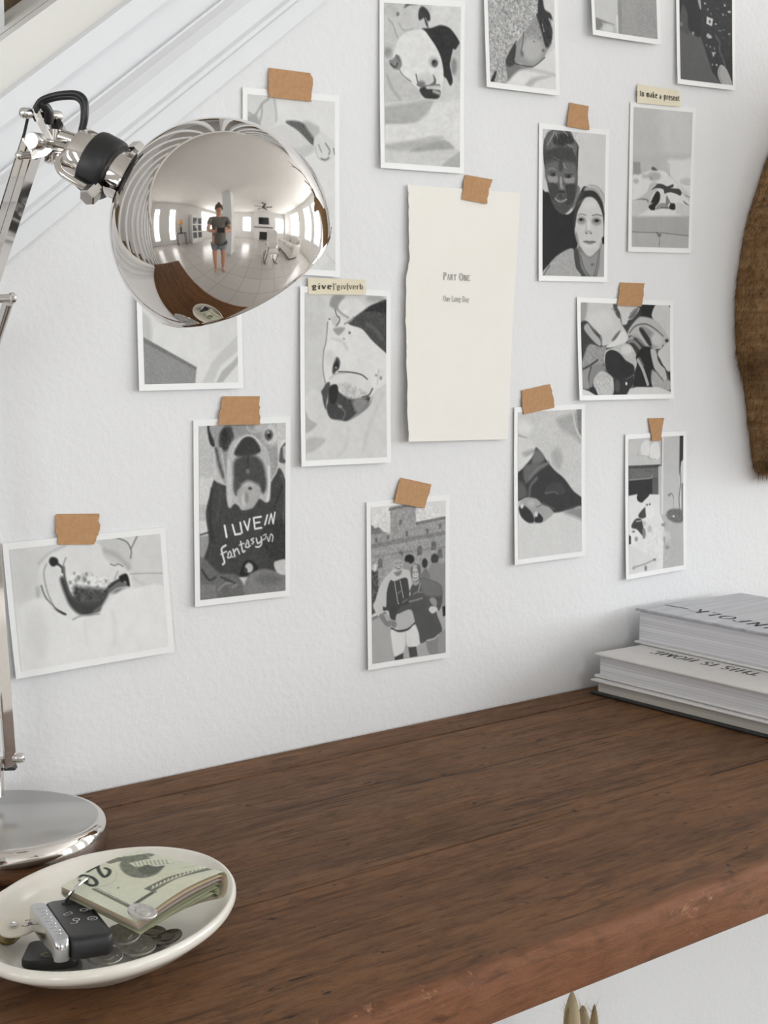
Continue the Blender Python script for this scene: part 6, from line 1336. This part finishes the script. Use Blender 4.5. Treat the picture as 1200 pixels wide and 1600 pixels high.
# brass key peeking out below the tag
br = noisy('aged_brass', lin((150, 132, 88)), lin((110, 96, 62)), 120, 0.35, 0.9)
bc = np.array((-0.5177,-0.2699,0.766))
o = puck(rounded(0, 0, 0.018, 0.011, 0.004), [(0.0004, -0.0012), (0, -0.0008), (0, 0.0006), (0.0004, 0.001)], 'brass_key', br, None, (bc, tga, tgb, tgn))
tag(o, 'small brass key peeking out below the white key tag', 'key')
# split ring
rc = np.array((-0.4884,-0.2961,0.794)); ra = np.array((0.80, 0.45, 0.0)); ra /= np.linalg.norm(ra); rb = np.array((0.30, -0.5, 0.78)); rb -= ra * (rb @ ra); rb /= np.linalg.norm(rb)
rp = [rc + 0.0088 * (math.cos(a) * ra + math.sin(a) * rb) for a in np.linspace(0, 2 * math.pi, 41)]
o = MB().tube(rp, 0.0010, 8, False).build('key_ring', M['brushed'], None, True); tag(o, 'thin metal split ring above the car key fob', 'key ring')

# ------------------------------------------------------------------ books
M['pages'] = bsdf('page_edges', (0.72, 0.72, 0.73), 0.8); t = NT(M['pages']); v = t.coord((1.5, 1.5, 420))
t.base(t.ramp(t.noise(v, 1.0, 3, 0.7), [(0.3, lin((196, 195, 198))), (0.5, lin((222, 221, 224))), (0.7, lin((236, 235, 238)))])); t.bump(t.noise(v, 1.0, 3), 0.25, 0.0006)
M['pages_cream'] = bsdf('cream_page_edges', (0.7, 0.68, 0.62), 0.8); t = NT(M['pages_cream']); v = t.coord((1.5, 1.5, 420)); t.base(t.ramp(t.noise(v, 1.0, 3, 0.7), [(0.3, lin((196, 192, 182))), (0.7, lin((214, 210, 200)))]))
M['cover_white'] = noisy('white_cloth_cover', lin((232, 230, 228)), lin((226, 224, 222)), 60, 0.6)
M['cover_grey'] = bsdf('grey_photo_cover', (0.4, 0.4, 0.42), 0.3); t = NT(M['cover_grey']); v = t.coord((6, 80, 1), (0, 0, math.radians(75)))
t.base(t.ramp(t.noise(v, 1.0, 4, 0.6, 0.5), [(0.25, lin((150, 151, 157))), (0.5, lin((176, 177, 183))), (0.75, lin((196, 197, 202)))]))
M['cover_black'] = noisy('black_board', (0.015, 0.015, 0.016), (0.025, 0.025, 0.026), 50, 0.5)
def book(corner, rot, lx, ly, z0, h, board, mats, label, overhang=0.003, inset=None):
    """corner: back-left corner of the covers; extends +x (lx) and -y (ly)"""
    ex = np.array((math.cos(rot), math.sin(rot), 0)); ey = np.array((math.sin(rot), -math.cos(rot), 0)); ez = np.array((0, 0, 1.0)); c0 = np.array((corner[0], corner[1], z0))
    root = thing('book', c0 + ex * lx / 2 + ey * ly / 2, label, 'book', 'stacked hardback books')
    A = (ex, ey, ez); mid = c0 + ex * lx / 2 + ey * ly / 2
    MB().box(mid + ez * board / 2, (lx, ly, board), A, board * 0.35).build('back_cover', mats[0], root, True)
    MB().box(mid + ez * (h - board / 2), (lx, ly, board), A, board * 0.35).build('front_cover', mats[1], root, True)
    pb = MB().box(mid + ez * h / 2 + ex * 0.001, (lx - 2 * overhang, ly - 2 * overhang, h - 2 * board), A)
    pb.build('page_block', mats[2], root)
    MB().box(c0 + ex * (lx - board / 2 + 0.0008) + ey * ly / 2 + ez * h / 2, (board, ly, h - 0.0005), A, board * 0.3).build('spine', mats[1], root, True)
    return root, c0, ex, ey, ez
b1, *_ = book((0.262, -0.0245), math.radians(-2.5), 0.235, 0.300, 0.7502, 0.0158, 0.0026, (M['cover_black'], M['cover_white'], M['pages_cream']), 'thin book with cream pages and a black lower board, bottom of the stack', 0.0055)
b2, c2, ex2, ey2, ez2 = book((0.2695, -0.0225), math.radians(-3.0), 0.240, 0.305, 0.7664, 0.0256, 0.0030, (M['cover_white'], M['cover_white'], M['pages']), 'white hardback book with black title lettering in the middle of the stack', 0.0040)
b3, c3, ex3, ey3, ez3 = book((0.3400, -0.0160), math.radians(-3.5), 0.172, 0.250, 0.7924, 0.0380, 0.0028, (M['cover_white'], M['cover_grey'], M['pages']), 'thick book with a grey photographic cover on top of the stack', 0.0035)
zt2 = 0.7664 + 0.0256; zt3 = 0.7924 + 0.038
p0 = np.array((0.3216,-0.1943,0.792)); p1 = np.array((0.3277,-0.058,0.792)); p0[2] = p1[2] = zt2 + 0.0001
d = p1 - p0; Lt = np.linalg.norm(d); d /= Lt; up_ = np.array((-d[1], d[0], 0))
av, tk = spaced('THIS IS HOME', Lt, 0.0145, 0.82)
text_mesh('THIS IS HOME', 0.0145, p0, d, up_, (0, 0, 1), 0.15, 0.05, tk, 0.0002, None, None, 0.09, av).build('title', M['ink'], b2)
pn = np.array((0.3698,-0.1676,0.8304)); p1 = np.array((0.3876,-0.0605,0.8304)); pn[2] = p1[2] = zt3 + 0.0001
tot = sum(GL[c][0] for c in 'KINFOLK'); p0 = p1 + (pn - p1) * (tot / sum(GL[c][0] for c in 'NFOLK'))
d = p1 - p0; Lt = np.linalg.norm(d); d /= Lt; up_ = np.array((-d[1], d[0], 0))
(lambda q: text_mesh('KINFOLK', 0.0165, p0, d, up_, (0, 0, 1), 0.15, 0.05, q[1], 0.0002, None, None, 0.09, q[0]))(spaced('KINFOLK', Lt, 0.0165, 0.70)).build('title', M['ink'], b3)
q0 = np.array((0.3806,-0.0575,0.8304)); q1 = np.array((0.3816,-0.0258,0.8304)); q0[2] = q1[2] = zt3 + 0.0002
sm = MB(); rnd = random.Random(3); f = 0.0
while f < 1:
    wl_ = rnd.uniform(0.03, 0.06); a, b_ = q0 + (q1 - q0) * f, q0 + (q1 - q0) * min(1, f + wl_ * 0.7)
    hgt = rnd.choice((0.0030, 0.0042)); sm.add([a, b_, b_ + up_ * hgt, a + up_ * hgt], [(0, 1, 2, 3)]); f += wl_
sm.build('small_print', M['grey_ink'], b3)

# ------------------------------------------------------------------ mounted deer head on the wall at right
fur = bsdf('brown_fur', lin((120, 86, 52)), 0.75, 0, 0.3); t = NT(fur); v = t.coord((6, 6, 60), (0, math.radians(58), 0))
n1 = t.noise(v, 2.2, 5, 0.65, 0.6); n2 = t.noise(t.coord((1, 1, 1)), 9, 3)
c = t.ramp(n1, [(0.25, lin((122, 92, 62))), (0.5, lin((168, 132, 92))), (0.78, lin((204, 170, 126)))])
t.base(t.mix(t.ramp(n2, [(0.35, (0.0, 0.0, 0.0)), (0.7, (0.55, 0.55, 0.55))]), c, lin((128, 96, 62)))); t.bump(n1, 0.8, 0.006)
deer = thing('deer_mount', (0.72, 0.0, 0.96), 'brown furred mounted deer head hanging on the wall at the right edge', 'deer mount')
leftb = [(0.712, 0.957), (0.640, 0.958), (0.593, 0.961), (0.5656, 0.9647), (0.552, 1.010), (0.538, 1.065), (0.5245, 1.094), (0.5176, 1.151), (0.523, 1.200), (0.5337, 1.2443), (0.551, 1.285), (0.571, 1.325), (0.602, 1.362), (0.645, 1.385), (0.712, 1.395)]
right = [(2 * 0.712 - x, z) for x, z in leftb[-2:0:-1]]
base_o = smooth_poly(leftb + right, True, 3)
cz = np.array((0.712, 1.17)); NB = len(base_o); rel = base_o - cz
def unit_ring(rx, rz):
    a = np.arctan2(rel[:, 1], rel[:, 0]); return np.stack([rx * np.cos(a), rz * np.sin(a)], 1)
loft = MB(); vs = []
secs = []
for k, (dy, s_) in enumerate(((0.0, 1.0), (-0.012, 1.004), (-0.030, 0.985), (-0.060, 0.93), (-0.10, 0.86))):
    for q in rel * s_: vs.append((cz[0] + q[0], dy - 0.001, cz[1] + q[1] + (-dy) * 0.35))
spine = [((0.722, -0.17, 1.285), (0.125, 0.150), 0.35), ((0.735, -0.24, 1.375), (0.098, 0.115), 0.55), ((0.748, -0.30, 1.45), (0.085, 0.095), 0.8), ((0.757, -0.36, 1.505), (0.080, 0.082), 1.15), ((0.762, -0.43, 1.505), (0.070, 0.070), 1.45), ((0.766, -0.49, 1.485), (0.050, 0.050), 1.6), ((0.770, -0.55, 1.465), (0.036, 0.036), 1.65), ((0.773, -0.585, 1.455), (0.030, 0.030), 1.65), ((0.774, -0.60, 1.452), (0.012, 0.012), 1.65)]
for (p, (rx, rz), tl) in spine:
    ring = unit_ring(rx, rz)
    # ring plane tips forward (tl radians: 0 = facing the room, pi/2 = looking up the neck)
    a = 0.75 - min(tl, 1.5) * 0.5
    for q in ring: vs.append((p[0] + q[0], p[1] + q[1] * math.sin(a) * 0.9, p[2] + q[1] * math.cos(a)))
nr = len(vs) // NB
loft.add(vs, [(i * NB + k, i * NB + (k + 1) % NB, (i + 1) * NB + (k + 1) % NB, (i + 1) * NB + k) for i in range(nr - 1) for k in range(NB)] + [tuple(range(NB))[::-1], tuple((nr - 1) * NB + k for k in range(NB))])
loft.build('neck_and_head', fur, deer, 'all')
# short hairs along the visible flank
rs = np.random.RandomState(8); hv = []; hf = []
outl = np.array(base_o); sel = [i for i in range(NB) if outl[i, 0] < 0.66]
for i in range(9000):
    k = sel[rs.randint(len(sel))]; f = rs.rand() ** 1.6 * 0.22; j = (k + 1) % NB; tt = rs.rand()
    f = 0.0 if i % 5 == 0 else f
    p2 = (outl[k] * (1 - tt) + outl[j] * tt) * (1 - f) + cz * f
    dpt = float(np.interp(f, [0, 0.015, 0.07, 0.14, 0.22], [0.0, 0.030, 0.060, 0.100, 0.150])) if f > 0.004 else rs.rand() * 0.030
    y = -dpt - 0.001; p = np.array((p2[0], y, p2[1] + dpt * 0.35))
    outw = (outl[k] - cz); outw = outw / np.linalg.norm(outw)
    L_ = rs.uniform(0.008, 0.018); dr = np.array((outw[0] * 0.45 - 0.35 + rs.randn() * 0.2, -0.30 - 0.2 * rs.rand(), -0.75 + outw[1] * 0.3 + rs.randn() * 0.2)); dr /= np.linalg.norm(dr)
    sd = np.cross(dr, (0, -1, 0)); sd = sd / (np.linalg.norm(sd) + 1e-9) * 0.00045
    b0 = len(hv); hv += [p - sd, p + sd, p + dr * L_]; hf.append((b0, b0 + 1, b0 + 2))
h_ = MB().add(hv, hf).build('hair', fur, deer); h_['kind'] = 'stuff'
ant = noisy('antler_bone', lin((120, 92, 64)), lin((150, 122, 90)), 30, 0.6)
for sg in (-1, 1):
    b = np.array((0.757 + sg * 0.045, -0.37, 1.575))
    main = [b, b + np.array((sg * 0.05, 0.02, 0.10)), b + np.array((sg * 0.14, 0.03, 0.20)), b + np.array((sg * 0.20, -0.04, 0.31)), b + np.array((sg * 0.19, -0.13, 0.40))]
    a_ = MB().tube(main, [0.016, 0.013, 0.012, 0.010, 0.003], 10, True, 4)
    for q0_, q1_ in ((main[1], main[1] + np.array((sg * 0.0, -0.10, 0.10))), (main[2], main[2] + np.array((sg * 0.02, -0.08, 0.16))), (main[3], main[3] + np.array((sg * 0.05, -0.01, 0.13)))):
        a_.tube([q0_, q0_ * .5 + q1_ * .5 + np.array((0, -0.01, 0)), q1_], [0.010, 0.008, 0.002], 8, True, 3)
    a_.build('antler', ant, deer, True)
    e0 = np.array((0.757 + sg * 0.075, -0.345, 1.535))
    MB().tube([e0, e0 + np.array((sg * 0.06, 0.0, 0.03)), e0 + np.array((sg * 0.12, 0.0, 0.04)), e0 + np.array((sg * 0.16, 0.0, 0.03))], [0.016, 0.030, 0.024, 0.003], 10, True, 3, 0.45).build('ear', fur, deer, True)
    MB().lathe((0.757 + sg * 0.062, -0.43, 1.53), (sg * 0.8, -0.6, 0.1), [(-0.012, 0.0), (-0.006, 0.010), (0.0, 0.012), (0.006, 0.010), (0.010, 0.0)], 14).build('eye', M['black_plastic'], deer, True)
MB().lathe((0.774, -0.604, 1.462), (0, -1, -0.1), [(-0.012, 0.0), (-0.010, 0.016), (0.0, 0.017), (0.006, 0.010), (0.008, 0)], 14, 0.7).build('nose', M['black_plastic'], deer, True)

# ------------------------------------------------------------------ dried grass under the desk
vy = -0.17
vc = np.array((0.1015,-0.17,0.4925)); vx = float(vc[0])
vase = MB().lathe((vx, vy, 0.0), (0, 0, 1), [(0.0, 0.0), (0.0, 0.055), (0.01, 0.062), (0.08, 0.075), (0.15, 0.068), (0.21, 0.040), (0.25, 0.030), (0.28, 0.036), (0.28, 0.031), (0.25, 0.025), (0.2, 0.03), (0.02, 0.05), (0.02, 0)], 36).build('vase', M['ceramic'], None, True)
tag(vase, 'white bottle vase on the floor under the desk holding dried grass', 'vase')
strawa = noisy('straw', lin((206, 190, 158)), lin((188, 170, 136)), 60, 0.9); strawb = noisy('dark_straw', lin((168, 150, 112)), lin((146, 128, 92)), 60, 0.9)
tips = [((0.0823,-0.17,0.5278), 0.0085, strawa, 'pale dried grass plume rising highest under the desk edge'), ((0.1364,-0.15,0.4938), 0.0050, strawb, 'tan dried grass plume beside the pale one, leaning right'), ((0.0442,-0.2,0.5348), 0.0044, strawb, 'brown dried grass plume in front, left of the pale one'), ((0.1429,-0.13,0.4837), 0.0100, strawa, 'pale fluffy dried grass plume between the other plumes')]
for tip, wid, mt, lab in tips:
    tip = np.array(tip); foot = np.array((vx + (tip[0] - vx) * 0.15, vy + (tip[1] - vy) * 0.25, 0.10)); low = tip * 0.72 + foot * 0.28
    low[0] = tip[0] + (vx - tip[0]) * 0.15; low[2] = tip[2] - 0.13
    pl = thing('dried_grass', foot, lab, 'dried grass', 'dried grass plumes under the desk')
    MB().tube([foot, low, tip * 0.6 + low * 0.4], [0.0012, 0.0011, 0.0008], 6, True, 4).build('stem', strawb, pl, True)
    core = [low, low * .75 + tip * .25, low * .45 + tip * .55, low * .15 + tip * .85, tip]
    MB().tube(core, [0.001, wid * 1.1, wid * 1.15, wid * 0.85, wid * 0.15], 12, True, 4).build('plume', mt, pl, True)
    rs2 = np.random.RandomState(int(wid * 1e5)); hv = []; hf = []
    for i in range(300):
        f = rs2.rand(); p = low * (1 - f) + tip * f; prf = wid * (1 - abs(f - 0.45) * 1.3); a = rs2.rand() * 2 * math.pi
        rdir = np.array((math.cos(a), math.sin(a), 0)); p = p + rdir * max(prf, 0.0005) * 0.8; dr = rdir * 0.5 + np.array((0, 0, 1.0)) + rs2.randn(3) * 0.15; dr /= np.linalg.norm(dr); L_ = rs2.uniform(0.008, 0.016)
        sd = np.cross(dr, (0.3, -1, 0)); sd = sd / np.linalg.norm(sd) * 0.00022; b0 = len(hv); hv += [p - sd, p + sd, p + dr * L_]; hf.append((b0, b0 + 1, b0 + 2))
    q = MB().add(hv, hf).build('awn', mt, pl); q['kind'] = 'stuff'

# ------------------------------------------------------------------ the room behind the camera (seen in the polished shade)
fabric = noisy('white_slipcover', (0.70, 0.68, 0.65), (0.76, 0.74, 0.71), 12, 0.9, 0, 0.4, 60, 0.004)
darkw = noisy('dark_wood', lin((60, 42, 32)), lin((78, 56, 42)), 8, 0.4, sc3=(1, 6, 1))
col_ = MB().box((-1.55, -2.55, RH / 2), (0.42, 0.30, RH)).box((-1.55, -2.55, 0.06), (0.46, 0.34, 0.12)).box((-1.55, -2.55, RH - 0.05), (0.46, 0.34, 0.10))
struct('wall_column', col_, M['paint'])
# chimney breast with fireplace
fp = thing('fireplace', (0.55, -6.35, 0.0), 'white chimney breast with mantel and dark firebox on the far side of the room', 'fireplace')
cbm = MB()
for c, s_ in (((-0.22, -6.36, 0.55), (0.56, 0.36, 1.1)), ((1.32, -6.36, 0.55), (0.56, 0.36, 1.1)), ((0.55, -6.36, 0.95), (0.98, 0.36, 0.30)), ((0.55, -6.36, 1.925), (2.10, 0.36, 1.65))): cbm.box(c, s_)
cbm.build('chimney_breast', M['room_wall'], fp)
MB().box((0.55, -6.50, 0.40), (0.98, 0.06, 0.80)).build('firebox', M['ink'], fp)
MB().box((0.55, -6.14, 1.22), (2.2, 0.10, 0.08), None, 0.01).build('mantel', darkw, fp)
tv = thing('television', (0.55, -6.12, 1.45), 'black flat television on the chimney breast above the mantel', 'television')
MB().box((0.55, -6.15, 1.83), (1.15, 0.05, 0.66), None, 0.008).build('frame', M['black_plastic'], tv)
MB().box((0.55, -6.123, 1.83), (1.11, 0.004, 0.62)).build('screen', bsdf('dark_screen', (0.01, 0.01, 0.012), 0.1), tv)
# ceiling fan
fan = thing('ceiling_fan', (0.25, -4.0, 2.30), 'dark five-bladed ceiling fan hanging in the living area', 'ceiling fan')
MB().lathe((0.25, -4.0, RH), (0, 0, -1), [(0, 0.0), (0, 0.07), (0.05, 0.06), (0.06, 0.015), (0.24, 0.015), (0.25, 0.09), (0.33, 0.11), (0.38, 0.08), (0.40, 0)], 28).build('motor', darkw, fan, True)
for k in range(5):
    a = math.radians(72 * k + 15); u = np.array((math.cos(a), math.sin(a), 0)); w_ = np.array((-math.sin(a), math.cos(a), 0.15))
    MB().box(np.array((0.25, -4.0, 2.44)) + u * 0.40, (0.52, 0.13, 0.012), (u, w_, np.cross(u, w_)), 0.003).build('blade', darkw, fan)
# sofa
sofa = thing('sofa', (1.95, -3.2, 0.0), 'white slipcovered sofa standing across the living area', 'sofa')
sx_, sy_ = 1.95, -3.2
MB().box((sx_, sy_, 0.24), (0.90, 2.0, 0.36), None, 0.05).build('base', fabric, sofa, True)
MB().box((sx_ + 0.36, sy_, 0.55), (0.22, 2.0, 0.60), None, 0.07).build('backrest', fabric, sofa, True)
for sg in (-1, 1):
    MB().box((sx_, sy_ + sg * 0.94, 0.40), (0.88, 0.20, 0.46), None, 0.07).build('armrest', fabric, sofa, True)
    MB().box((sx_ - 0.06, sy_ + sg * 0.42, 0.49), (0.72, 0.80, 0.16), None, 0.05).build('seat_cushion', fabric, sofa, True)
    MB().box((sx_ + 0.20, sy_ + sg * 0.42, 0.72), (0.20, 0.76, 0.42), (( .97, 0, .2), (0, 1, 0), (-.2, 0, .97)), 0.07).build('back_cushion', fabric, sofa, True)
    for q in (-1, 1): MB().box((sx_ + q * 0.36, sy_ + sg * 0.9, 0.03), (0.06, 0.06, 0.06)).build('foot', darkw, sofa)
# white rocking chair nearer the desk
ch_ = thing('rocking_chair', (0.35, -2.35, 0.0), 'white rocking chair on dark curved runners', 'chair')
cx, cy = 0.35, -2.35
MB().box((cx, cy, 0.42), (0.52, 0.50, 0.06), None, 0.015).build('seat', fabric, ch_)
MB().box((cx, cy - 0.27, 0.78), (0.52, 0.06, 0.68), ((1, 0, 0), (0, .97, .22), (0, -.22, .97)), 0.02).build('backrest', fabric, ch_)
for sg in (-1, 1):
    MB().tube([(cx + sg * 0.24, cy + 0.42, 0.12), (cx + sg * 0.24, cy + 0.2, 0.035), (cx + sg * 0.24, cy, 0.02), (cx + sg * 0.24, cy - 0.25, 0.04), (cx + sg * 0.24, cy - 0.5, 0.14)], 0.018, 8, True, 4).build('runner', darkw, ch_, True)
    MB().tube([(cx + sg * 0.25, cy + 0.24, 0.63), (cx + sg * 0.25, cy - 0.26, 0.65)], 0.02, 8).build('armrest', M['paint'], ch_, True)
    for q in (-1, 1): MB().tube([(cx + sg * 0.24, cy + q * 0.21, 0.03), (cx + sg * 0.25, cy + q * 0.22, 0.63)], 0.016, 8).build('leg', darkw, ch_, True)
# console with table lamp by the left windows
con = thing('console_table', (-4.15, -1.35, 0.0), 'narrow dark console table by the left windows', 'table')
MB().box((-4.15, -1.35, 0.76), (0.36, 0.70, 0.04)).build('table_top', darkw, con)
for a in (-1, 1):
    for b in (-1, 1): MB().box((-4.15 + a * 0.15, -1.35 + b * 0.31, 0.37), (0.04, 0.04, 0.74)).build('leg', darkw, con)
tl_ = thing('table_lamp', (-4.15, -1.35, 0.78), 'table lamp with dark body and tan drum shade on the console', 'lamp')
MB().lathe((-4.15, -1.35, 0.78), (0, 0, 1), [(0, 0), (0, 0.08), (0.02, 0.08), (0.05, 0.05), (0.2, 0.09), (0.35, 0.05), (0.42, 0.015), (0.55, 0.012), (0.55, 0)], 24).build('body', darkw, tl_, True)
MB().lathe((-4.15, -1.35, 1.30), (0, 0, 1), [(0, 0.19), (0.28, 0.15), (0.28, 0.148), (0, 0.188)], 28).build('lamp_shade', noisy('tan_shade', lin((214, 170, 124)), lin((222, 180, 136)), 20, 0.8), tl_, True)
cab = thing('glass_cabinet', (-3.6, -2.75, 0.0), 'white cabinet with paned doors behind the photographer', 'cabinet')
MB().box((-4.25, -2.6, 1.0), (0.40, 0.90, 2.0)).build('body', M['paint'], cab)
for b in (-1, 1):
    dr_ = MB().box((-4.035, -2.6 + b * 0.22, 1.05), (0.03, 0.42, 1.8), None, 0.004).build('door', M['cream_tone'], cab)
    for z in (0.55, 1.05, 1.55): MB().box((-4.017, -2.6 + b * 0.22, z), (0.006, 0.32, 0.42)).build('pane', bsdf('cabinet_pane', (0.10, 0.11, 0.12), 0.08), dr_)

# ------------------------------------------------------------------ photographer (mirrored small in the shade)
skin = noisy('skin', lin((206, 160, 136)), lin((198, 150, 126)), 20, 0.55)
tee = noisy('grey_tee', lin((120, 118, 112)), lin((104, 102, 98)), 30, 0.9); shorts = noisy('denim_shorts', lin((150, 158, 164)), lin((132, 140, 148)), 40, 0.9)
hairm = noisy('brown_hair', lin((70, 52, 40)), lin((90, 68, 52)), 60, 0.6, sc3=(1, 1, 8))
PX = np.array((-1.179,-1.3657,0))
pf = np.array((0.6535, 0.7569, 0.0)); pr = np.array((pf[1], -pf[0], 0.0)); pu = np.array((0, 0, 1.0))
def bp(r, f, z): return PX + pr * r + pf * f + pu * z
person = thing('person', PX, 'person in a grey T-shirt and pale shorts holding up a phone', 'person')
def skinned(name, verts, edges, radii, mat, root=0, sub=2):
    me = bpy.data.meshes.new(name); o3 = world_of(person); me.from_pydata([tuple(Vector(v_) - o3) for v_ in verts], edges, [])
    o = bpy.data.objects.new(name, me); COL.objects.link(o); o.parent = person; ORG[o.name] = o3.copy()
    md = o.modifiers.new('skin', 'SKIN'); md.use_smooth_shade = True
    for i, r in enumerate(radii): me.skin_vertices[0].data[i].radius = (r, r) if not hasattr(r, '__len__') else r
    me.skin_vertices[0].data[root].use_root = True
    o.modifiers.new('sub', 'SUBSURF').levels = sub; o.modifiers['sub'].render_levels = sub
    me.materials.append(mat); return o
V_ = []; E_ = []; R_ = []
def pt(p, r, par=None):
    V_.append(p); R_.append(r)
    if par is not None: E_.append((par, len(V_) - 1))
    return len(V_) - 1
hip = pt(bp(0, -0.02, 0.90), (0.135, 0.105)); wst = pt(bp(0, -0.01, 1.06), (0.115, 0.09), hip); chest = pt(bp(0, 0, 1.24), (0.135, 0.10), wst); nb = pt(bp(0, -0.01, 1.36), (0.07, 0.06), chest); nk = pt(bp(0, 0.01, 1.42), 0.05, nb); hd = pt(bp(0, 0.035, 1.49), (0.07, 0.08), nk); ht_ = pt(bp(0, 0.035, 1.58), (0.072, 0.085), hd)
for sg in (-1, 1):
    sh = pt(bp(sg * 0.17, 0, 1.32), 0.055, chest); el = pt(bp(sg * 0.23, 0.08, 1.10), 0.042, sh); wr = pt(bp(sg * 0.085, 0.29, 1.085), 0.028, el); hn = pt(bp(sg * 0.062, 0.345, 1.10), (0.030, 0.022), wr)
    hj = pt(bp(sg * 0.09, -0.01, 0.84), 0.085, hip); kn = pt(bp(sg * 0.10, 0.02, 0.47), 0.056, hj); cf = pt(bp(sg * 0.10, 0.0, 0.33), 0.052, kn); an_ = pt(bp(sg * 0.10, -0.02, 0.08), 0.034, cf); hl = pt(bp(sg * 0.10, -0.01, 0.040), 0.036, an_); to = pt(bp(sg * 0.115, 0.13, 0.028), (0.040, 0.024), hl)
skinned('body', V_, E_, R_, skin, hip)
for sg in (-1, 1):     # fingers curled around the phone, thumb on the near face
    for k, (zf, L_) in enumerate(((0.045, 0.050), (0.025, 0.055), (0.005, 0.052), (-0.015, 0.042))):
        skinned('finger', [bp(sg * 0.062, 0.348, 1.10 + zf * 0.7), bp(sg * 0.078, 0.372, 1.10 + zf), bp(sg * 0.070, 0.386, 1.10 + zf), bp(sg * (0.068 - L_ * 0.3), 0.387, 1.10 + zf)], [(0, 1), (1, 2), (2, 3)], [0.0095, 0.0085, 0.008, 0.007], skin)
    skinned('thumb', [bp(sg * 0.070, 0.335, 1.095), bp(sg * 0.060, 0.350, 1.118), bp(sg * 0.042, 0.357, 1.130)], [(0, 1), (1, 2)], [0.012, 0.010, 0.008], skin)
VV = []; EE = []; RR = []; V_, E_, R_ = VV, EE, RR
h00 = pt(bp(0, -0.02, 0.76), (0.19, 0.15)); h0 = pt(bp(0, -0.02, 0.88), (0.18, 0.145), h00); h1 = pt(bp(0, -0.01, 1.06), (0.15, 0.12), h0); h2_ = pt(bp(0, 0, 1.25), (0.155, 0.118), h1); h3 = pt(bp(0, -0.01, 1.355), (0.085, 0.07), h2_)
for sg in (-1, 1):
    s1 = pt(bp(sg * 0.17, 0, 1.325), 0.068, h2_); s2 = pt(bp(sg * 0.215, 0.05, 1.19), 0.062, s1)
skinned('t_shirt', VV, EE, RR, tee, 0)
VV = []; EE = []; RR = []; V_, E_, R_ = VV, EE, RR
h0 = pt(bp(0, -0.02, 0.88), (0.150, 0.122))
for sg in (-1, 1):
    s1 = pt(bp(sg * 0.09, -0.01, 0.78), 0.102, h0); s2 = pt(bp(sg * 0.10, 0.0, 0.60), 0.092, s1)
skinned('shorts', VV, EE, RR, shorts, 0)
hm = MB()
hm.lathe(bp(0, 0.015, 1.575), (0, 0, 1), [(-0.10, 0.060), (-0.06, 0.078), (0.0, 0.088), (0.05, 0.078), (0.085, 0.045), (0.098, 0.0)], 24)
hm.lathe(bp(0, 0.0, 1.68), (0, 0, 1), [(-0.03, 0.0), (-0.025, 0.025), (0, 0.036), (0.025, 0.025), (0.034, 0)], 16)
hm.build('hair', hairm, person, True)
for sg in (-1, 1):
    MB().lathe(bp(sg * 0.032, 0.118, 1.545), pf, [(-0.008, 0), (-0.004, 0.010), (0.002, 0.011), (0.006, 0.006), (0.007, 0)], 12).build('eye', M['ink'], person, True)
    MB().lathe(bp(sg * 0.082, 0.03, 1.535), pr * sg, [(-0.006, 0), (-0.004, 0.018), (0.006, 0.022), (0.009, 0.01), (0.009, 0)], 12, 0.6).build('ear', skin, person, True)
MB().tube([bp(0, 0.118, 1.545), bp(0, 0.135, 1.515), bp(0, 0.122, 1.508)], [0.007, 0.013, 0.008], 10).build('nose', skin, person, True)
MB().box(bp(0, 0.112, 1.478), (0.045, 0.012, 0.010), (pr, pf, pu), 0.004).build('mouth', noisy('lips', lin((170, 96, 92)), lin((160, 88, 84)), 40, 0.5), person)
ph = thing('phone', bp(0, 0.372, 1.10 - 0.035), 'black phone held up in both hands by the photographer', 'phone')
MB().box(bp(0, 0.372, 1.114), (0.150, 0.008, 0.074), (pr, pf, pu), 0.003).build('case', M['black_plastic'], ph)
MB().box(bp(0, 0.3675, 1.114), (0.142, 0.002, 0.067), (pr, pf, pu), 0.0005).build('screen', bsdf('phone_screen', (0.02, 0.02, 0.025), 0.08), ph)
